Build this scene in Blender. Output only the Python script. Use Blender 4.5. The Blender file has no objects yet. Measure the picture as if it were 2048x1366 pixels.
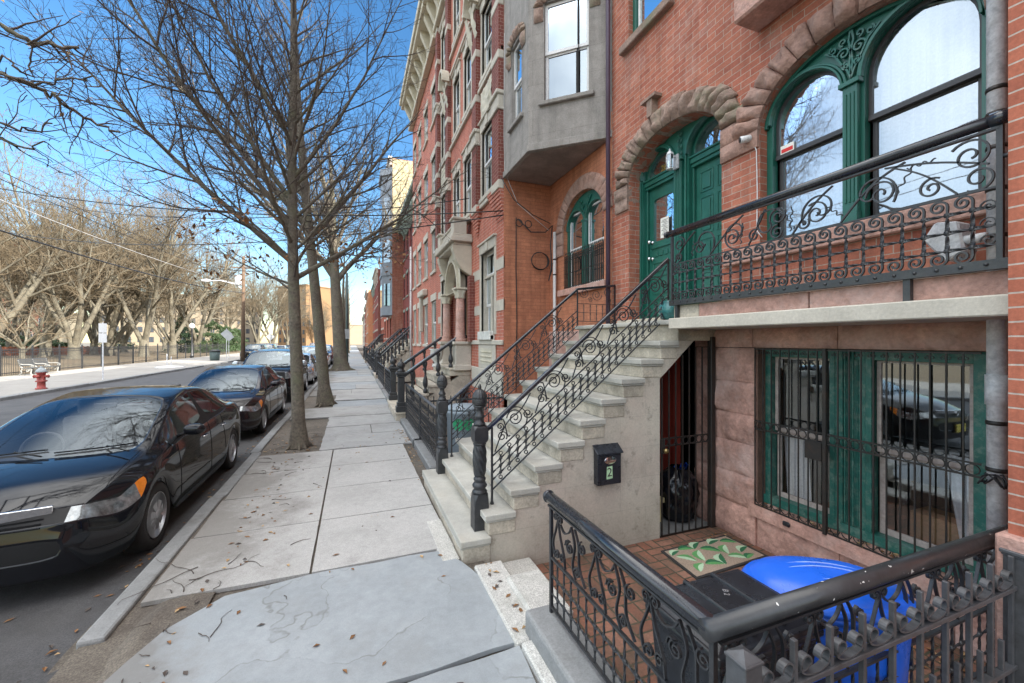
import bpy, bmesh, math, random
import numpy as np
from mathutils import Vector, Matrix, noise
from mathutils.geometry import tessellate_polygon
R = math.radians
sc = bpy.context.scene
# ---------------------------------------------------------------- camera, sky, sun, exposure
cam = bpy.data.cameras.new('camera'); camo = bpy.data.objects.new('camera', cam)
sc.collection.objects.link(camo); sc.camera = camo
cam.sensor_width = 36; cam.lens = 36*820/2048; cam.clip_start = .05; cam.clip_end = 3000
YAW = math.atan(317/820)
camo.location = (0, 0, 2.0); camo.rotation_euler = (R(90), 0, -YAW)
SUN_EL, SUN_AZ = 29, 45          # azimuth measured from +X towards -Y
sd = Vector((math.cos(R(SUN_EL))*math.cos(R(SUN_AZ)), -math.cos(R(SUN_EL))*math.sin(R(SUN_AZ)), math.sin(R(SUN_EL))))
w = bpy.data.worlds.new("World"); sc.world = w; w.use_nodes = True
nt = w.node_tree; bg = nt.nodes['Background']
sky = nt.nodes.new('ShaderNodeTexSky'); sky.sky_type = 'NISHITA'; sky.sun_disc = False
sky.sun_elevation = R(SUN_EL); sky.sun_rotation = math.atan2(sd.x, sd.y)
sky.air_density = 1.15; sky.dust_density = .25; sky.ozone_density = 2.2; sky.altitude = 0
# the blue lower sky, and a bright neutral fill added overhead, above the view, for the shaded street
hs = nt.nodes.new('ShaderNodeHueSaturation'); hs.inputs['Saturation'].default_value = 1.28; hs.inputs['Value'].default_value = .36; nt.links.new(sky.outputs[0], hs.inputs['Color'])
tc = nt.nodes.new('ShaderNodeTexCoord'); sx = nt.nodes.new('ShaderNodeSeparateXYZ'); nt.links.new(tc.outputs['Generated'], sx.inputs[0])
mr = nt.nodes.new('ShaderNodeMapRange'); mr.interpolation_type = 'SMOOTHSTEP'; mr.inputs['From Min'].default_value = math.sin(R(40)); mr.inputs['From Max'].default_value = math.sin(R(66))
mr.inputs['To Max'].default_value = 1; nt.links.new(sx.outputs[2], mr.inputs[0])
# the added fill reaches lower to west and south, unseen; the northern sky stays blue
def _m(op, a, b_=None):
    n = nt.nodes.new('ShaderNodeMath'); n.operation = op
    for i_, q_ in enumerate((a, b_)):
        if q_ is None: continue
        if isinstance(q_, (int, float)): n.inputs[i_].default_value = q_
        else: nt.links.new(q_, n.inputs[i_])
    return n.outputs[0]
_ln = _m('SQRT', _m('ADD', _m('MULTIPLY', sx.outputs[0], sx.outputs[0]), _m('MULTIPLY', sx.outputs[1], sx.outputs[1])))
_dt = _m('DIVIDE', _m('ADD', _m('MULTIPLY', sx.outputs[0], math.sin(R(-8))), _m('MULTIPLY', sx.outputs[1], math.cos(R(-8)))), _m('MAXIMUM', _ln, .001))
_ma = nt.nodes.new('ShaderNodeMapRange'); _ma.interpolation_type = 'SMOOTHSTEP'; nt.links.new(_dt, _ma.inputs[0]); _ma.inputs['From Min'].default_value = math.cos(R(34)); _ma.inputs['From Max'].default_value = math.cos(R(66)); _ma.inputs['To Min'].default_value = 0; _ma.inputs['To Max'].default_value = .50
_me = nt.nodes.new('ShaderNodeMapRange'); _me.interpolation_type = 'SMOOTHSTEP'; nt.links.new(sx.outputs[2], _me.inputs[0]); _me.inputs['From Min'].default_value = .0; _me.inputs['From Max'].default_value = .35
_lo = _m('MULTIPLY', _ma.outputs[0], _me.outputs[0]); _tot = _m('MAXIMUM', mr.outputs[0], _lo)
mv = nt.nodes.new('ShaderNodeMix'); mv.data_type = 'RGBA'; nz_ = nt.nodes.new('ShaderNodeTexNoise'); nz_.inputs['Scale'].default_value = 3.2; nz_.inputs['Detail'].default_value = 6; nt.links.new(tc.outputs['Generated'], nz_.inputs['Vector'])
nr_ = nt.nodes.new('ShaderNodeMapRange'); nt.links.new(nz_.outputs[0], nr_.inputs[0]); nr_.inputs['From Min'].default_value = .35; nr_.inputs['From Max'].default_value = .6; nr_.inputs['To Min'].default_value = .45
mm_ = nt.nodes.new('ShaderNodeMath'); mm_.operation = 'MULTIPLY'; nt.links.new(_tot, mm_.inputs[0]); nt.links.new(nr_.outputs[0], mm_.inputs[1]); nt.links.new(mm_.outputs[0], mv.inputs[0]); nt.links.new(hs.outputs[0], mv.inputs[6]); mv.inputs[7].default_value = (7.6, 7.5, 7.3, 1)
nt.links.new(mv.outputs[2], bg.inputs[0]); bg.inputs[1].default_value = .12
sl = bpy.data.lights.new('sun', 'SUN'); sl.energy = 2.0; sl.angle = R(.5); sl.color = (1, .93, .82)
so = bpy.data.objects.new('sun', sl); sc.collection.objects.link(so)
so.rotation_euler = sd.to_track_quat('Z', 'Y').to_euler()
sc.view_settings.view_transform = 'Standard'; sc.view_settings.look = 'None'
sc.view_settings.exposure = 2.65; sc.view_settings.gamma = 1
sc.render.engine = 'CYCLES'
try:
    sc.cycles.max_bounces = 6; sc.cycles.diffuse_bounces = 3; sc.cycles.glossy_bounces = 3
    sc.cycles.transparent_max_bounces = 12; sc.cycles.transmission_bounces = 4
    sc.cycles.caustics_reflective = False; sc.cycles.caustics_refractive = False
except Exception: pass
COL = sc.collection
rnd = random.Random(7)
# ---------------------------------------------------------------- materials
MATS = {}
def new_mat(name):
    m = bpy.data.materials.new(name); m.use_nodes = True; MATS[name] = m
    nt = m.node_tree; b = nt.nodes['Principled BSDF']
    return m, nt, b
def N(nt, t, **kw):
    n = nt.nodes.new(t)
    for k, v in kw.items():
        if k.startswith('i_'): n.inputs[k[2:].replace('_', ' ')].default_value = v
        elif k.startswith('n_'): n.inputs[int(k[2:])].default_value = v
        else: setattr(n, k, v)
    return n
def L(nt, a, b): nt.links.new(a, b)
def noise_n(nt, vec, scale, detail=5, rough=.6):
    n = N(nt, 'ShaderNodeTexNoise'); n.inputs['Scale'].default_value = scale
    n.inputs['Detail'].default_value = detail; n.inputs['Roughness'].default_value = rough
    L(nt, vec, n.inputs['Vector']); return n
def ramp(nt, fac, stops):
    r = N(nt, 'ShaderNodeValToRGB'); e = r.color_ramp.elements
    e[0].position, e[0].color = stops[0][0], (*stops[0][1], 1)
    e[1].position, e[1].color = stops[-1][0], (*stops[-1][1], 1)
    for p, c in stops[1:-1]:
        q = e.new(p); q.color = (*c, 1)
    L(nt, fac, r.inputs[0]); return r
def mixc(nt, fac, a, b, mode='MIX'):
    m = N(nt, 'ShaderNodeMix', data_type='RGBA', blend_type=mode)
    if isinstance(fac, (int, float)): m.inputs[0].default_value = fac
    else: L(nt, fac, m.inputs[0])
    for s, v in ((6, a), (7, b)):
        if isinstance(v, tuple): m.inputs[s].default_value = (*v, 1)
        else: L(nt, v, m.inputs[s])
    return m.outputs[2]
def gray(v): return (v, v, v)
def bump(nt, b, h, strength=.3, dist=.01, prev=None):
    n = N(nt, 'ShaderNodeBump'); n.inputs['Strength'].default_value = strength; n.inputs['Distance'].default_value = dist
    L(nt, h, n.inputs['Height'])
    if prev is not None: L(nt, prev, n.inputs['Normal'])
    L(nt, n.outputs[0], b.inputs['Normal']); return n.outputs[0]
def simple(name, col, rough=.7, metal=0, var=.18, vs=2.5, fine=.12, fs=45, bmp=.25, bd=.004, coat=0, rvar=.1, tint=None, tfac=.4, ts=1.3, spec=.5, coords='P'):
    m, nt, b = new_mat(name)
    if coords == 'P': pos = N(nt, 'ShaderNodeNewGeometry').outputs['Position']
    else: pos = N(nt, 'ShaderNodeTexCoord').outputs['Object']
    n1 = noise_n(nt, pos, vs, 6, .65); n2 = noise_n(nt, pos, fs, 4, .6)
    r1 = ramp(nt, n1.outputs[0], [(.3, gray(1-var)), (.7, gray(1+var))])
    r2 = ramp(nt, n2.outputs[0], [(.3, gray(1-fine)), (.7, gray(1+fine))])
    c = mixc(nt, 1.0, col, r1.outputs[0], 'MULTIPLY'); c = mixc(nt, 1.0, c, r2.outputs[0], 'MULTIPLY')
    if tint:
        n3 = noise_n(nt, pos, ts, 7, .7); r3 = ramp(nt, n3.outputs[0], [(.48, gray(0)), (.68, gray(tfac))])
        c = mixc(nt, r3.outputs[0], c, tint)
    L(nt, c, b.inputs['Base Color']); b.inputs['Metallic'].default_value = metal
    rr = ramp(nt, n1.outputs[0], [(.3, gray(max(.02, rough-rvar))), (.7, gray(min(1, rough+rvar)))])
    L(nt, rr.outputs[0], b.inputs['Roughness'])
    b.inputs['Coat Weight'].default_value = coat; b.inputs['Specular IOR Level'].default_value = spec
    if bmp: bump(nt, b, n2.outputs[0], bmp, bd)
    return m
def uvz(nt):
    g = N(nt, 'ShaderNodeNewGeometry'); sp = N(nt, 'ShaderNodeSeparateXYZ'); L(nt, g.outputs['Position'], sp.inputs[0])
    sn = N(nt, 'ShaderNodeSeparateXYZ'); L(nt, g.outputs['Normal'], sn.inputs[0])
    ab = N(nt, 'ShaderNodeMath', operation='ABSOLUTE'); L(nt, sn.outputs[1], ab.inputs[0])
    gt = N(nt, 'ShaderNodeMath', operation='GREATER_THAN'); L(nt, ab.outputs[0], gt.inputs[0]); gt.inputs[1].default_value = .8
    mx = N(nt, 'ShaderNodeMix'); L(nt, gt.outputs[0], mx.inputs[0]); L(nt, sp.outputs[1], mx.inputs[2]); L(nt, sp.outputs[0], mx.inputs[3])
    cb = N(nt, 'ShaderNodeCombineXYZ'); L(nt, mx.outputs[0], cb.inputs[0]); L(nt, sp.outputs[2], cb.inputs[1])
    return cb.outputs[0], g.outputs['Position']
def brick(name, c1, c2, mortar, bw=.215, bh=.07, ms=.008, dirt=(.1, .09, .08), dfac=.35, white=.0, off=.5, smooth_=.1):
    m, nt, b = new_mat(name); uv, pos = uvz(nt)
    nz = noise_n(nt, pos, 9, 3, .5)
    sc_ = N(nt, 'ShaderNodeVectorMath', operation='SCALE'); L(nt, nz.outputs['Color'], sc_.inputs[0]); sc_.inputs['Scale'].default_value = .008
    ad = N(nt, 'ShaderNodeVectorMath', operation='ADD'); L(nt, uv, ad.inputs[0]); L(nt, sc_.outputs[0], ad.inputs[1])
    t = N(nt, 'ShaderNodeTexBrick'); t.offset = off
    t.inputs['Scale'].default_value = 1; t.inputs['Brick Width'].default_value = bw; t.inputs['Row Height'].default_value = bh
    t.inputs['Mortar Size'].default_value = ms/2; t.inputs['Mortar Smooth'].default_value = smooth_; t.inputs['Bias'].default_value = -.1
    t.inputs['Color1'].default_value = (*c1, 1); t.inputs['Color2'].default_value = (*c2, 1); t.inputs['Mortar'].default_value = (*mortar, 1)
    L(nt, ad.outputs[0], t.inputs['Vector'])
    n1 = noise_n(nt, pos, 1.1, 7, .7); n2 = noise_n(nt, pos, 55, 4, .7); n3 = noise_n(nt, pos, 7, 4, .6)
    r1 = ramp(nt, n1.outputs[0], [(.5, gray(0)), (.75, gray(dfac))])
    c = mixc(nt, r1.outputs[0], t.outputs[0], dirt)
    r2 = ramp(nt, n2.outputs[0], [(.3, gray(.82)), (.7, gray(1.15))]); c = mixc(nt, 1., c, r2.outputs[0], 'MULTIPLY')
    r3 = ramp(nt, n3.outputs[0], [(.3, gray(.85)), (.7, gray(1.12))]); c = mixc(nt, 1., c, r3.outputs[0], 'MULTIPLY')
    if white:
        n4 = noise_n(nt, pos, 2.3, 8, .75); r4 = ramp(nt, n4.outputs[0], [(.52, gray(0)), (.72, gray(white))])
        c = mixc(nt, r4.outputs[0], c, (.55, .48, .43))
    vm = N(nt, 'ShaderNodeVectorMath', operation='MULTIPLY'); L(nt, pos, vm.inputs[0]); vm.inputs[1].default_value = (5.5, 5.5, .45)
    n6 = noise_n(nt, vm.outputs[0], 1.0, 6, .65); r6 = ramp(nt, n6.outputs[0], [(.34, gray(.78)), (.50, gray(1.0)), (.72, gray(1.12))]); c = mixc(nt, 1., c, r6.outputs[0], 'MULTIPLY')
    L(nt, c, b.inputs['Base Color']); b.inputs['Roughness'].default_value = .85
    h = N(nt, 'ShaderNodeMath', operation='SUBTRACT'); h.inputs[0].default_value = 1; L(nt, t.outputs['Fac'], h.inputs[1])
    h2 = N(nt, 'ShaderNodeMath', operation='MULTIPLY_ADD'); L(nt, n2.outputs[0], h2.inputs[0]); h2.inputs[1].default_value = .35; L(nt, h.outputs[0], h2.inputs[2])
    bump(nt, b, h2.outputs[0], .6, .006)
    return m
def blocks(name, c1, c2, mortar, bw, bh, ms=.006, bumpy=.5, bs=9, **kw):
    m = brick(name, c1, c2, mortar, bw, bh, ms, **kw); return m
def glass(name, tint=(.04, .05, .06), refl=.5, rough=.02, trans=.5, wav=.0):
    m, nt, b = new_mat(name); nt.nodes.remove(b); out = nt.nodes['Material Output']
    gl = N(nt, 'ShaderNodeBsdfGlossy'); gl.inputs['Roughness'].default_value = rough; gl.inputs['Color'].default_value = (.82, .93, 1, 1)
    tr = N(nt, 'ShaderNodeBsdfTransparent'); tr.inputs['Color'].default_value = (*(trans*(.9+.1*c) for c in (.9, 1, .97)), 1)
    lw = N(nt, 'ShaderNodeLayerWeight'); lw.inputs['Blend'].default_value = .35
    mr = N(nt, 'ShaderNodeMapRange'); L(nt, lw.outputs['Fresnel'], mr.inputs[0]); mr.inputs['To Min'].default_value = refl; mr.inputs['To Max'].default_value = 1
    mx = N(nt, 'ShaderNodeMixShader'); L(nt, mr.outputs[0], mx.inputs[0]); L(nt, tr.outputs[0], mx.inputs[1]); L(nt, gl.outputs[0], mx.inputs[2])
    L(nt, mx.outputs[0], out.inputs[0])
    if wav:
        pos = N(nt, 'ShaderNodeNewGeometry').outputs['Position']; nn = noise_n(nt, pos, 2.2, 2, .5)
        bp = N(nt, 'ShaderNodeBump'); bp.inputs['Strength'].default_value = wav; bp.inputs['Distance'].default_value = .02
        L(nt, nn.outputs[0], bp.inputs['Height']); L(nt, bp.outputs[0], gl.inputs['Normal'])
    return m
# masonry
brick('brick_main', (.44, .155, .095), (.34, .10, .062), (.42, .33, .27), dfac=.25, dirt=(.22, .12, .09), white=.3)
brick('brick_orange', (.50, .20, .11), (.41, .155, .085), (.27, .12, .07), dfac=.3, dirt=(.24, .12, .07), ms=.006)
brick('brick_red', (.48, .155, .10), (.42, .125, .08), (.55, .42, .36), dfac=.15, dirt=(.2, .07, .05), ms=.007)
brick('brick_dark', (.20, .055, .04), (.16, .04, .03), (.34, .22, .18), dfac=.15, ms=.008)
brick('brick_pier', (.45, .14, .08), (.39, .115, .068), (.50, .42, .36), dfac=.12, dirt=(.3, .12, .08), ms=.009, bw=.23)
brick('brick_far', (.45, .17, .09), (.36, .12, .07), (.4, .3, .24), dfac=.2, bw=.3, bh=.12)
brick('stucco_gray', (.29, .27, .25), (.27, .25, .23), (.2, .185, .17), bw=.9, bh=.42, ms=.006, dfac=.4, dirt=(.19, .18, .165), smooth_=.3)
simple('brownstone', (.46, .27, .22), .9, var=.32, vs=3.4, fine=.22, fs=30, bmp=.8, bd=.014, tint=(.56, .42, .38), tfac=.65, ts=2.2)
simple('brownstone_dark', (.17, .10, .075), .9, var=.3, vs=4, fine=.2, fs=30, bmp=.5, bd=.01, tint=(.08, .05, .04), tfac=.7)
simple('arch_stone', (.30, .21, .17), .92, var=.3, vs=3.2, fine=.2, fs=35, bmp=.8, bd=.015, tint=(.16, .18, .11), tfac=.75, ts=1.9)
simple('arch_stone_pink', (.36, .22, .175), .92, var=.28, vs=4, fine=.2, fs=35, bmp=.8, bd=.015, tint=(.30, .25, .22), tfac=.5, ts=2.5)
simple('limestone', (.52, .48, .41), .85, var=.14, vs=3, fine=.1, fs=50, bmp=.4, bd=.006, tint=(.35, .33, .28), tfac=.5, ts=1.7)
simple('cream_trim', (.56, .52, .42), .75, var=.14, vs=3, fine=.1, fs=50, bmp=.3, tint=(.38, .35, .26), tfac=.5)
simple('stoop_stone', (.48, .43, .35), .88, var=.28, vs=3.4, fine=.2, fs=50, bmp=.5, bd=.008, tint=(.22, .20, .16), tfac=.8, ts=2.6)
simple('tread_stone', (.42, .41, .37), .8, var=.22, vs=2.8, fine=.1, fs=70, bmp=.25, bd=.004, tint=(.40, .37, .31), tfac=.7, ts=2.0)
simple('soffit', (.26, .215, .19), .9, var=.3, vs=2, tint=(.12, .1, .09), tfac=.6)
def cheek():
    m, nt, b = new_mat('stoop_side'); uv, pos = uvz(nt)
    t = N(nt, 'ShaderNodeTexBrick'); t.inputs['Scale'].default_value = 1; t.inputs['Brick Width'].default_value = .62; t.inputs['Row Height'].default_value = .31
    t.inputs['Mortar Size'].default_value = .0022; t.inputs['Mortar Smooth'].default_value = .6
    L(nt, uv, t.inputs['Vector'])
    n1 = noise_n(nt, pos, 1.6, 8, .7); n2 = noise_n(nt, pos, 60, 4, .7); n3 = noise_n(nt, pos, 6.5, 6, .75); n5 = noise_n(nt, pos, .9, 6, .7)
    c = ramp(nt, n1.outputs[0], [(.3, (.33, .29, .24)), (.5, (.50, .45, .38)), (.7, (.58, .53, .45))]).outputs[0]
    r5 = ramp(nt, n5.outputs[0], [(.5, gray(0)), (.7, gray(.55))]); c = mixc(nt, r5.outputs[0], c, (.53, .42, .36))
    r3 = ramp(nt, n3.outputs[0], [(.56, gray(0)), (.72, gray(.85))]); c = mixc(nt, r3.outputs[0], c, (.20, .175, .145))
    lf = N(nt, 'ShaderNodeMath', operation='MULTIPLY'); L(nt, t.outputs['Fac'], lf.inputs[0]); lf.inputs[1].default_value = .55
    c = mixc(nt, lf.outputs[0], c, (.27, .245, .22))
    r2 = ramp(nt, n2.outputs[0], [(.3, gray(.88)), (.7, gray(1.1))]); c = mixc(nt, 1., c, r2.outputs[0], 'MULTIPLY')
    # green algae and grime along the bottom courses
    sp = N(nt, 'ShaderNodeSeparateXYZ'); L(nt, pos, sp.inputs[0])
    mr = N(nt, 'ShaderNodeMapRange'); L(nt, sp.outputs[2], mr.inputs[0]); mr.inputs['From Min'].default_value = .0; mr.inputs['From Max'].default_value = .5; mr.inputs['To Min'].default_value = .75; mr.inputs['To Max'].default_value = 0
    mu = N(nt, 'ShaderNodeMath', operation='MULTIPLY'); L(nt, mr.outputs[0], mu.inputs[0]); L(nt, n3.outputs[0], mu.inputs[1])
    c = mixc(nt, mu.outputs[0], c, (.20, .19, .14))
    L(nt, c, b.inputs['Base Color']); b.inputs['Roughness'].default_value = .88
    bump(nt, b, n3.outputs[0], .35, .012)
cheek()
# ground
def ground_mat(name, c0, c1, patch=None, pf=.5, ps=1.0, rough=.9, spk=.2, spks=180, bmp=.35, crack=0, cc=(.05, .05, .05), flake=0, dirtx=None, stain=0):
    m, nt, b = new_mat(name); pos = N(nt, 'ShaderNodeNewGeometry').outputs['Position']
    n1 = noise_n(nt, pos, 1.3, 8, .65); n2 = noise_n(nt, pos, spks, 3, .7); n3 = noise_n(nt, pos, ps, 7, .7); n4 = noise_n(nt, pos, 14, 6, .7)
    c = ramp(nt, n1.outputs[0], [(.35, c0), (.65, c1)]).outputs[0]
    r2 = ramp(nt, n2.outputs[0], [(.3, gray(1-spk)), (.7, gray(1+spk))]); c = mixc(nt, 1., c, r2.outputs[0], 'MULTIPLY')
    r4 = ramp(nt, n4.outputs[0], [(.3, gray(.9)), (.7, gray(1.08))]); c = mixc(nt, 1., c, r4.outputs[0], 'MULTIPLY')
    if patch:
        r3 = ramp(nt, n3.outputs[0], [(.5, gray(0)), (.68, gray(pf))]); c = mixc(nt, r3.outputs[0], c, patch)
    hh = n2.outputs[0]
    if crack:
        v = N(nt, 'ShaderNodeTexVoronoi', feature='DISTANCE_TO_EDGE'); v.inputs['Scale'].default_value = crack
        wv = N(nt, 'ShaderNodeVectorMath', operation='SCALE'); L(nt, n1.outputs['Color'], wv.inputs[0]); wv.inputs['Scale'].default_value = .9
        ad = N(nt, 'ShaderNodeVectorMath', operation='ADD'); L(nt, pos, ad.inputs[0]); L(nt, wv.outputs[0], ad.inputs[1]); L(nt, ad.outputs[0], v.inputs['Vector'])
        rr = ramp(nt, v.outputs['Distance'], [(0, gray(.55)), (.008, gray(0))])
        mm = mixc(nt, 1., rr.outputs[0], r4.outputs[0], 'MULTIPLY')
        c = mixc(nt, mm, c, cc)
    if flake:      # thin broken contour lines where the slate has delaminated
        nf_ = noise_n(nt, pos, .9, 5, .45); 
        for lv in (.47,):
            d1 = N(nt, 'ShaderNodeMath', operation='SUBTRACT'); L(nt, nf_.outputs[0], d1.inputs[0]); d1.inputs[1].default_value = lv
            d2 = N(nt, 'ShaderNodeMath', operation='ABSOLUTE'); L(nt, d1.outputs[0], d2.inputs[0]); rl = ramp(nt, d2.outputs[0], [(.0, gray(flake)), (.0022, gray(0))])
            rm = ramp(nt, n3.outputs[0], [(.46, gray(0)), (.54, gray(1))]); c = mixc(nt, mixc(nt, 1., rl.outputs[0], rm.outputs[0], 'MULTIPLY'), c, (.17, .175, .17))
            st = ramp(nt, nf_.outputs[0], [(lv-.001, gray(.94)), (lv+.001, gray(1.0))]); c = mixc(nt, 1., c, st.outputs[0], 'MULTIPLY')
    if stain:
        ns = noise_n(nt, pos, 3.1, 8, .75); rs = ramp(nt, ns.outputs[0], [(.56, gray(0)), (.72, gray(stain))]); c = mixc(nt, rs.outputs[0], c, (.11, .105, .095))
    if dirtx:      # street dirt gathering towards the kerb
        sp = N(nt, 'ShaderNodeSeparateXYZ'); L(nt, pos, sp.inputs[0]); mr = N(nt, 'ShaderNodeMapRange'); L(nt, sp.outputs[0], mr.inputs[0]); mr.inputs['From Min'].default_value = dirtx[0]; mr.inputs['From Max'].default_value = dirtx[1]; mr.inputs['To Min'].default_value = .42; mr.inputs['To Max'].default_value = 0
        ad = N(nt, 'ShaderNodeMath', operation='ADD'); L(nt, mr.outputs[0], ad.inputs[0]); L(nt, n1.outputs[0], ad.inputs[1]); mx_ = N(nt, 'ShaderNodeMath', operation='MULTIPLY_ADD'); L(nt, n4.outputs[0], mx_.inputs[0]); mx_.inputs[1].default_value = .35; L(nt, ad.outputs[0], mx_.inputs[2])
        rd = ramp(nt, mx_.outputs[0], [(.78, gray(0)), (1.0, gray(.7))]); c = mixc(nt, rd.outputs[0], c, (.15, .14, .125))
    L(nt, c, b.inputs['Base Color']); b.inputs['Roughness'].default_value = rough
    bp = bump(nt, b, n2.outputs[0], bmp, .003); bump(nt, b, n4.outputs[0], .3, .01, bp)
    return m
ground_mat('asphalt', (.060, .060, .064), (.085, .084, .085), patch=(.04, .038, .037), pf=.7, ps=.8, spk=.45, spks=120, bmp=.5, crack=.35)
ground_mat('concrete', (.36, .355, .34), (.43, .42, .405), patch=(.29, .285, .27), pf=.5, ps=.9, spk=.22, spks=110, dirtx=(-1.5, -.2), stain=.35)
ground_mat('bluestone', (.27, .295, .31), (.33, .355, .37), patch=(.24, .245, .24), pf=.5, ps=1.1, spk=.07, spks=140, bmp=.15, rough=.8, flake=.8, dirtx=(-1.45, -.55), stain=.12)
ground_mat('bluestone_warm', (.30, .30, .29), (.38, .38, .37), patch=(.25, .24, .22), pf=.6, ps=1.4, spk=.1, spks=140, bmp=.2, rough=.85, flake=.6, dirtx=(-1.5, -.3), stain=.3)
ground_mat('kerb_stone', (.19, .195, .195), (.26, .265, .265), patch=(.13, .125, .115), pf=.6, ps=3, spk=.15, spks=90)
ground_mat('granite', (.42, .41, .38), (.5, .49, .46), patch=(.3, .3, .26), pf=.5, ps=4, spk=.5, spks=130)
ground_mat('soil', (.10, .085, .07), (.155, .135, .11), patch=(.06, .05, .042), pf=.6, ps=6, spk=.5, spks=90, bmp=.9, rough=1)
ground_mat('park_ground', (.13, .095, .055), (.17, .125, .075), patch=(.07, .075, .035), pf=.6, ps=.25, spk=.3, spks=20, bmp=.4, rough=1)
ground_mat('far_pavement', (.27, .25, .225), (.32, .30, .27), patch=(.22, .205, .185), pf=.5, ps=.5, spk=.1, spks=40)
def paving():
    m, nt, b = new_mat('brick_paving'); pos = N(nt, 'ShaderNodeNewGeometry').outputs['Position']
    # basket-weave of 0.2 m squares, each two bricks, alternating direction
    S = .205
    sc_ = N(nt, 'ShaderNodeVectorMath', operation='SCALE'); sc_.inputs['Scale'].default_value = 1/S
    nz = noise_n(nt, pos, 8, 2, .5); nzs = N(nt, 'ShaderNodeVectorMath', operation='SCALE'); L(nt, nz.outputs['Color'], nzs.inputs[0]); nzs.inputs['Scale'].default_value = .02
    ad = N(nt, 'ShaderNodeVectorMath', operation='ADD'); L(nt, pos, ad.inputs[0]); L(nt, nzs.outputs[0], ad.inputs[1]); L(nt, ad.outputs[0], sc_.inputs[0])
    sp = N(nt, 'ShaderNodeSeparateXYZ'); L(nt, sc_.outputs[0], sp.inputs[0])
    def M(op, a, b_=None):
        n = N(nt, 'ShaderNodeMath', operation=op)
        for i, q in enumerate((a, b_)):
            if q is None: continue
            if isinstance(q, (int, float)): n.inputs[i].default_value = q
            else: L(nt, q, n.inputs[i])
        return n.outputs[0]
    fx, fy = M('FLOOR', sp.outputs[0]), M('FLOOR', sp.outputs[1]); u, v = M('FRACT', sp.outputs[0]), M('FRACT', sp.outputs[1])
    par = M('FRACT', M('MULTIPLY', M('ADD', fx, fy), .5)); par = M('GREATER_THAN', par, .25)
    def sel(a, b_):
        mx = N(nt, 'ShaderNodeMix'); L(nt, par, mx.inputs[0]); L(nt, a, mx.inputs[2]); L(nt, b_, mx.inputs[3]); return mx.outputs[0]
    lu, sv = sel(u, v), sel(v, u)
    s2 = M('MULTIPLY', sv, 2); half = M('FLOOR', s2); s2 = M('FRACT', s2)
    e1 = M('MINIMUM', lu, M('SUBTRACT', 1, lu)); e2 = M('MULTIPLY', M('MINIMUM', s2, M('SUBTRACT', 1, s2)), .5)
    e = M('MINIMUM', e1, e2)
    mort = ramp(nt, e, [(.02, gray(0)), (.05, gray(1))])
    cb = N(nt, 'ShaderNodeCombineXYZ'); L(nt, fx, cb.inputs[0]); L(nt, fy, cb.inputs[1]); L(nt, half, cb.inputs[2])
    wn = N(nt, 'ShaderNodeTexWhiteNoise', noise_dimensions='3D'); L(nt, cb.outputs[0], wn.inputs['Vector'])
    bc = ramp(nt, wn.outputs['Value'], [(0, (.22, .085, .055)), (.5, (.30, .12, .075)), (1, (.34, .17, .12))])
    n1 = noise_n(nt, pos, 2.6, 8, .75); n2 = noise_n(nt, pos, 60, 4, .7)
    r1 = ramp(nt, n1.outputs[0], [(.38, gray(.1)), (.62, gray(.85))])
    c = mixc(nt, mort.outputs[0], (.055, .06, .035), bc.outputs[0]); c = mixc(nt, r1.outputs[0], c, (.085, .065, .045))
    r2 = ramp(nt, n2.outputs[0], [(.3, gray(.8)), (.7, gray(1.15))]); c = mixc(nt, 1., c, r2.outputs[0], 'MULTIPLY')
    L(nt, c, b.inputs['Base Color']); b.inputs['Roughness'].default_value = .8; bump(nt, b, mort.outputs[0], .6, .008)
paving()
# metals, paint, wood, misc
simple('iron', (.022, .024, .028), .42, .0, var=.3, vs=12, fine=.3, fs=120, bmp=.35, bd=.002, spec=.6, tint=(.07, .065, .06), tfac=.35, ts=14, coords='O')
simple('iron_gloss', (.016, .019, .026), .25, .0, var=.2, vs=6, fine=.1, fs=160, bmp=.08, bd=.001, coat=.5, tint=(.05, .05, .05), tfac=.2, ts=20, coords='O')
simple('iron_gray', (.085, .088, .095), .5, .2, var=.2, vs=10, bmp=.2, tint=(.04, .035, .03), tfac=.5, ts=9, coords='O')
simple('rusty_black', (.018, .016, .015), .5, bmp=.3, tint=(.09, .045, .025), tfac=.3, ts=12)
def specks():
    m = simple('iron_specks', (.030, .031, .034), .38, .0, var=.25, vs=8, bmp=.3, bd=.002, coat=.2)
    nt = m.node_tree; b = nt.nodes['Principled BSDF']; pos = N(nt, 'ShaderNodeNewGeometry').outputs['Position']
    src = b.inputs['Base Color'].links[0].from_socket
    n = noise_n(nt, pos, 38, 2, .5); r = ramp(nt, n.outputs[0], [(.715, gray(0)), (.725, gray(.9))])
    L(nt, mixc(nt, r.outputs[0], src, (.75, .73, .7)), b.inputs['Base Color'])
specks()
simple('green_paint', (.013, .115, .085), .38, var=.14, vs=5, fine=.06, fs=60, bmp=.12, bd=.002, coat=.15)
simple('green_worn', (.018, .125, .10), .45, var=.25, vs=9, fine=.1, fs=60, bmp=.3, bd=.003, tint=(.26, .32, .27), tfac=.5, ts=14)
simple('white_paint', (.72, .72, .72), .5, var=.05, bmp=.05)
simple('frame_dark', (.045, .043, .045), .4, var=.15, bmp=.05)
simple('galvanised', (.66, .67, .69), .5, .05, var=.25, vs=9, fine=.15, fs=40, bmp=.2, tint=(.28, .3, .33), tfac=.6, ts=16)
simple('pipe_purple', (.085, .055, .09), .4, var=.15, bmp=.05)
simple('pipe_white', (.55, .53, .52), .5, var=.12, bmp=.05)
simple('wood_old', (.32, .16, .08), .6, var=.3, vs=12, bmp=.3)
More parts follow.
